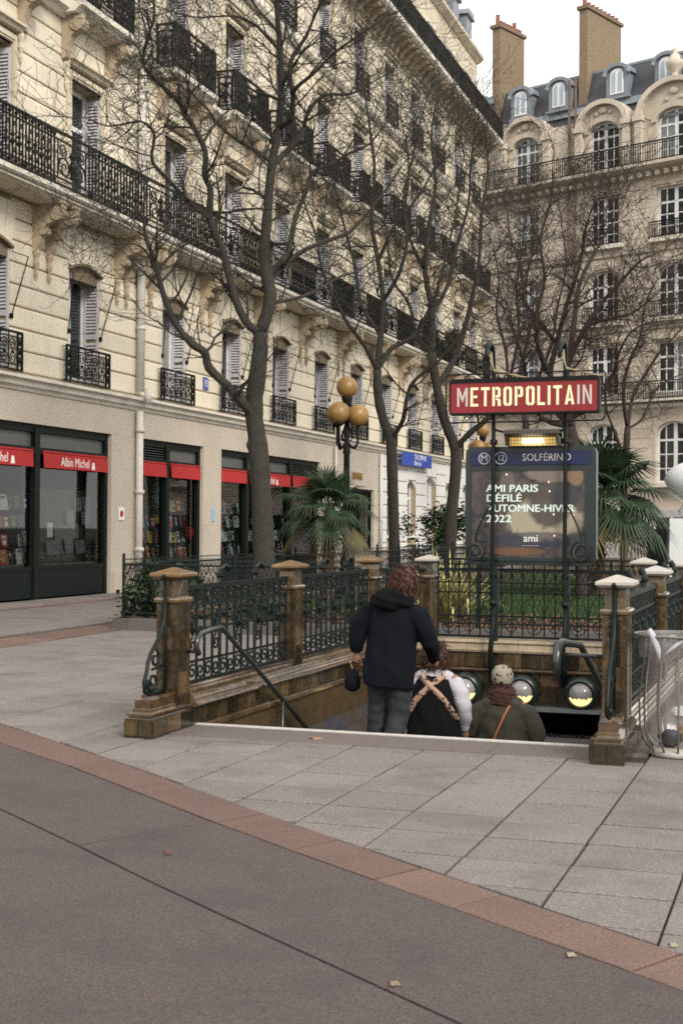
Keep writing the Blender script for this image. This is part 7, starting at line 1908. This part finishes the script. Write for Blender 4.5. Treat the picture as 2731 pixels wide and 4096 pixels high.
# ---- person with crossed leopard straps
def person_straps():
    P = Vector((-3.33, 12.42, -1.06)); t_ = link('person', None, None, P); tag(t_, 'person with brown curls, white blouse and black dress with crossed leopard straps', 'person')
    eL, wL = (-0.30, 0.02, 1.14), (-0.24, 0.18, 0.93); eR, wR = (0.31, -0.02, 1.12), (0.29, 0.10, 0.88)
    b, hc, s = human(1.62, (eL, wL), (eR, wR), ((-0.10, 0.10, 0.48), (-0.10, 0.14, 0.09)), ((0.10, 0.02, 0.5), (0.10, -0.10, 0.12)), (0.0, 0.06, 1.60))
    worn('body', fuse(b, 0.0075, 3, 0.4), SKIN, t_)
    c = coat_mesh([(0.95, 0.18, 0.13, 0, 0), (1.15, 0.185, 0.135, 0, 0), (1.30, 0.195, 0.132, 0, 0), (1.40, 0.165, 0.11, 0, 0), (1.47, 0.085, 0.08, 0, 0.01), (1.51, 0.075, 0.075, 0, 0.015)],
                  [([(-0.14, 0, 1.38), (-0.215, 0, 1.35), (-0.27, 0.01, 1.25), eL, wL], [0.07, 0.085, 0.085, 0.075, 0.045]), ([(0.14, 0, 1.38), (0.215, 0, 1.35), (0.275, -0.01, 1.25), eR, (0.30, 0.04, 1.0), wR], [0.07, 0.088, 0.090, 0.080, 0.07, 0.042])], [((-0.11, 0, 1.412), 0.09, (1.1, 1, 0.85)), ((0.11, 0, 1.412), 0.09, (1.1, 1, 0.85))], 0.011, s)
    wrinkle(c, 0.005, 16, 6); worn('blouse', c, WHITEC, t_)
    d = MB(); d.loft([ell(0, cy * s, z * s, rx * s, ry * s, 24) for z, rx, ry, cy in ((0.45, 0.34, 0.28, 0), (0.70, 0.31, 0.25, 0), (0.95, 0.265, 0.20, -0.01), (1.10, 0.245, 0.175, -0.015), (1.22, 0.222, 0.165, -0.018), (1.32, 0.212, 0.158, -0.018), (1.395, 0.185, 0.135, -0.014), (1.43, 0.13, 0.11, -0.01))])
    dm = fuse(d, 0.012, 5); wrinkle(dm, 0.006, 6, 7); worn('black_dress', dm, BLACKC, t_)
    def ribbon(pts, w, name, m):
        mb = MB(); vs_ = []; fs_ = []
        for i, (p, off) in enumerate(pts):
            q = Vector(p) * s; tdir = (Vector(pts[min(i + 1, len(pts) - 1)][0]) - Vector(pts[max(i - 1, 0)][0])).normalized(); nn = Vector((0, -1, 0)); sd = tdir.cross(nn).normalized()
            vs_ += [q - sd * w + nn * off, q + sd * w + nn * off, q + sd * w + nn * (off - 0.014), q - sd * w + nn * (off - 0.014)]
        for i in range(len(pts) - 1):
            for k in range(4): fs_.append((i * 4 + k, i * 4 + (k + 1) % 4, i * 4 + 4 + (k + 1) % 4, i * 4 + 4 + k))
        fs_ += [(0, 1, 2, 3)[::-1], tuple(range(len(pts) * 4 - 4, len(pts) * 4))]; mb.add(vs_, fs_); me = mb.mesh(name, m, True); return link(name, me, t_)
    for sx in (-1, 1):
        ribbon([((sx * -0.15, -0.02, 1.465), 0.0), ((sx * -0.11, -0.115, 1.435), 0.004), ((sx * -0.06, -0.150, 1.39), 0.004), ((0, -0.170, 1.335), 0.006 + 0.004 * sx), ((sx * 0.09, -0.178, 1.26), 0.004), ((sx * 0.16, -0.165, 1.18), 0.006), ((sx * 0.22, -0.125, 1.08), 0.006), ((sx * 0.255, -0.07, 1.0), 0.006)], 0.027, 'leopard_strap', LEO)
    hr = MB(); hr.ball(hc + Vector((0, -0.02, 0.015)), 0.118, 16, 12, (1.0, 1.0, 1.1)); cap = fuse(hr, 0.010, 2); wrinkle(cap, 0.009, 45, 8)
    ho = worn('hair', cap, HAIRB, t_); sm = MB(); strands(sm, hc + Vector((0, -0.02, 0.005)), 1100, 0.122, 0.09, random.Random(9), 0.95, 0.0033, -0.1, -0.8); link('hair_strands', sm.mesh('hair_strands', HAIRB), ho)
    lg = MB()
    for sx, y in ((-1, 0.14), (1, -0.10)): lg.tube([Vector((sx * 0.09, 0, 0.7)) * s, Vector((sx * 0.10, y * 0.5, 0.4)) * s, Vector((sx * 0.1, y, 0.1)) * s], [0.09, 0.075, 0.055], 10)
    worn('leggings', fuse(lg, 0.012, 3), BLACKC, t_)
person_straps()
# ---- person with the leopard knit hat
def person_hat():
    P = Vector((-2.81, 13.02, -1.36)); t_ = link('person', None, None, P); tag(t_, 'person in a leopard knit hat, rust scarf and olive grey coat with tan shoulder strap', 'person')
    eL, wL = (-0.34, 0.02, 1.12), (-0.26, 0.18, 0.95); eR, wR = (0.35, 0.0, 1.10), (0.30, 0.16, 0.92)
    b, hc, s = human(1.62, (eL, wL), (eR, wR), ((-0.10, 0.10, 0.48), (-0.10, 0.14, 0.09)), ((0.10, 0.02, 0.5), (0.10, -0.10, 0.12)), (-0.02, 0.05, 1.655))
    worn('body', fuse(b, 0.0075, 3, 0.4), SKIN, t_)
    c = coat_mesh([(0.55, 0.32, 0.24, 0, 0), (0.80, 0.30, 0.22, 0, 0), (1.0, 0.275, 0.20, 0, 0), (1.18, 0.262, 0.185, 0, 0), (1.32, 0.245, 0.165, 0, 0), (1.41, 0.18, 0.13, 0, 0), (1.47, 0.10, 0.1, 0, 0.01)],
                  [([(-0.15, 0, 1.38), (-0.25, 0, 1.33), (-0.31, 0.01, 1.23), eL, wL], [0.085, 0.10, 0.10, 0.092, 0.06]), ([(0.15, 0, 1.38), (0.25, 0, 1.33), (0.32, 0.0, 1.22), eR, wR], [0.085, 0.10, 0.10, 0.095, 0.062])], [((-0.12, 0, 1.415), 0.098, (1.1, 1.05, 0.85)), ((0.12, 0, 1.415), 0.098, (1.1, 1.05, 0.85))], 0.012, s)
    wrinkle(c, 0.006, 11, 10); worn('coat', c, OLIVE, t_)
    sc2 = MB(); 
    for z, r, q in ((1.43, 0.118, 0.042), (1.48, 0.108, 0.045), (1.535, 0.098, 0.045)): sc2.tube([Vector((r * math.cos(2 * PI * k / 14) - 0.01, r * math.sin(2 * PI * k / 14) + 0.01, z + 0.012 * math.sin(3 * 2 * PI * k / 14))) * s for k in range(14)], q * s, 8, True)
    sm_ = fuse(sc2, 0.010, 3); wrinkle(sm_, 0.005, 50, 11); worn('scarf', sm_, SCARF, t_)
    ht = MB(); ht.loft([ell(hc.x, hc.y - 0.008, hc.z + z, rx, rx * 1.12, 22) for z, rx in ((-0.035, 0.094), (-0.01, 0.103), (0.05, 0.107), (0.10, 0.094), (0.135, 0.065), (0.150, 0.02))]); hm = ht.mesh('knit_hat', LEOC, True); link('knit_hat', hm, t_)
    hr = MB(); strands(hr, hc + Vector((0, 0, -0.03)), 160, 0.098, 0.06, random.Random(4), 0.4, 0.004, -0.1, -0.9); link('hair', hr.mesh('hair', HAIRB), t_)
    st = MB(); st.tube([Vector(p) * s for p in ((0.10, -0.02, 1.435), (0.085, -0.13, 1.40), (0.05, -0.178, 1.32), (0.0, -0.199, 1.20), (-0.05, -0.212, 1.08), (-0.11, -0.215, 0.95), (-0.2, -0.2, 0.82))], 0.013, 6); link('bag_strap', st.mesh('bag_strap', TAN, True), t_)
    lg = MB()
    for sx, y in ((-1, 0.14), (1, -0.10)): lg.tube([Vector((sx * 0.09, 0, 0.7)) * s, Vector((sx * 0.10, y * 0.5, 0.4)) * s, Vector((sx * 0.1, y, 0.1)) * s], [0.09, 0.078, 0.06], 10)
    worn('trousers', fuse(lg, 0.012, 3), JEANS, t_)
person_hat()

# ================================================================== street bin with a clear sack
bc = Vector((-0.93, 10.24, 0)); bn = thing('litter_bin', 'street litter bin with clear sack hung in curved metal hoops by the right pillar', 'litter bin', (bc.x, bc.y, 0))
GALV = mat('galvanised_steel', (0.16, 0.155, 0.145), 0.45, 0.15, 9.0, metal=0.5)
m = MB(); m.lathe([(0.19, 0.0), (0.20, 0.02), (0.185, 0.05), (0.15, 0.06), (0.02, 0.062)], (bc.x, bc.y, 0.004), 28); m.build('base_plate', mat('pale_worn_metal', (0.36, 0.33, 0.30), 0.55, 0.3, 12.0), bn, True)
m = MB(); m.tube([(bc.x + 0.305 * math.cos(2 * PI * k / 36), bc.y + 0.305 * math.sin(2 * PI * k / 36), 0.875) for k in range(36)], 0.012, 6, True); m.tube([(bc.x + 0.265 * math.cos(2 * PI * k / 36), bc.y + 0.265 * math.sin(2 * PI * k / 36), 0.868) for k in range(36)], 0.007, 5, True)
for k in range(36):
    a = 2 * PI * k / 36; m.tube([(bc.x + 0.305 * math.cos(a), bc.y + 0.305 * math.sin(a), 0.875), (bc.x + 0.265 * math.cos(a + 0.06), bc.y + 0.265 * math.sin(a + 0.06), 0.868)], 0.004, 4)
m.build('rim', GALV, bn, True)
for k in range(12):
    a = 2 * PI * (k + 0.25) / 12; ca, sa = math.cos(a), math.sin(a)
    m = MB(); m.tube([(bc.x + r * ca, bc.y + r * sa, z) for r, z in ((0.222, 0.868), (0.228, 0.74), (0.252, 0.56), (0.268, 0.38), (0.262, 0.22), (0.235, 0.11), (0.19, 0.045))], 0.0075, 5); m.tube([(bc.x + 0.222 * ca, bc.y + 0.222 * sa, 0.868), (bc.x + 0.30 * ca, bc.y + 0.30 * sa, 0.873)], 0.006, 4); m.build('hoop_bar', GALV, bn, True)
SACK = bpy.data.materials.new('clear_sack'); SACK.use_nodes = True
n = SACK.node_tree.nodes; L = SACK.node_tree.links; n.clear()
o_ = n.new('ShaderNodeOutputMaterial'); tr_ = n.new('ShaderNodeBsdfTransparent'); tr_.inputs['Color'].default_value = (0.92, 0.91, 0.90, 1); df = n.new('ShaderNodeBsdfDiffuse'); df.inputs['Color'].default_value = (0.26, 0.24, 0.235, 1); gs = n.new('ShaderNodeBsdfGlossy'); gs.inputs['Roughness'].default_value = 0.22
m1 = n.new('ShaderNodeMixShader'); m1.inputs['Fac'].default_value = 0.22; m2 = n.new('ShaderNodeMixShader'); m2.inputs['Fac'].default_value = 0.06
L.new(tr_.outputs[0], m1.inputs[1]); L.new(df.outputs[0], m1.inputs[2]); L.new(m1.outputs[0], m2.inputs[1]); L.new(gs.outputs[0], m2.inputs[2]); L.new(m2.outputs[0], o_.inputs['Surface'])
NB = 44; rings = []
rs = random.Random(2)
ph = [rs.uniform(0, 6.28) for _ in range(5)]
for z, r in ((0.075, 0.05), (0.085, 0.13), (0.14, 0.185), (0.26, 0.205), (0.42, 0.215), (0.58, 0.208), (0.72, 0.196), (0.83, 0.20), (0.876, 0.222), (0.89, 0.24), (0.872, 0.262), (0.80, 0.268), (0.72, 0.262)):
    rings.append([(bc.x + (r + 0.009 * math.sin(9 * a + ph[0]) + 0.006 * math.sin(17 * a + 6 * z + ph[1]) + 0.006 * math.sin(5 * a - 9 * z)) * math.cos(a), bc.y + (r + 0.009 * math.sin(9 * a + ph[0]) + 0.006 * math.sin(17 * a + 6 * z + ph[1])) * math.sin(a), z + (0.03 * math.sin(4 * a) if z == 0.72 and r > 0.25 else 0)) for a in [2 * PI * k / NB for k in range(NB)]])
m = MB(); m.loft(rings, None, False); m.build('sack', SACK, bn, True)
m = MB(); m.tube([(bc.x - 0.17, bc.y - 0.27, 0.93), (bc.x - 0.14, bc.y - 0.265, 0.87), (bc.x - 0.11, bc.y - 0.26, 0.78), (bc.x - 0.10, bc.y - 0.25, 0.70)], [0.016, 0.026, 0.022, 0.006], 8); m.tube([(bc.x + 0.06, bc.y - 0.27, 0.86), (bc.x - 0.02, bc.y - 0.27, 0.79), (bc.x - 0.09, bc.y - 0.25, 0.72)], [0.018, 0.012, 0.005], 8); m.build('sack_knot', WHITEC, bn, True)
for k, (dx, dy, z, r, c, lb) in enumerate(((0.03, -0.08, 0.32, 0.055, (0.60, 0.60, 0.62), 'crumpled white paper inside the clear litter sack'), (0.07, -0.06, 0.19, 0.06, (0.30, 0.20, 0.04), 'ochre wrapper at the bottom of the clear litter sack'), (-0.02, -0.10, 0.17, 0.04, (0.05, 0.06, 0.13), 'dark blue wrapper in the clear litter sack'), (-0.05, -0.03, 0.125, 0.07, (0.02, 0.02, 0.02), 'black lump at the bottom of the litter sack'))):
    b_ = MB(); q = Vector((bc.x + dx, bc.y + dy, z)); b_.ball(q, r, 9, 7, (1.2, 1, 0.8))
    b_.v = [tuple(Vector(p) + (Vector(p) - q) * rs.uniform(-0.25, 0.25)) for p in b_.v]; tag(b_.build('litter', mat('litter_%d' % k, c, 0.7, 0.2, 20.0)), lb, 'litter')
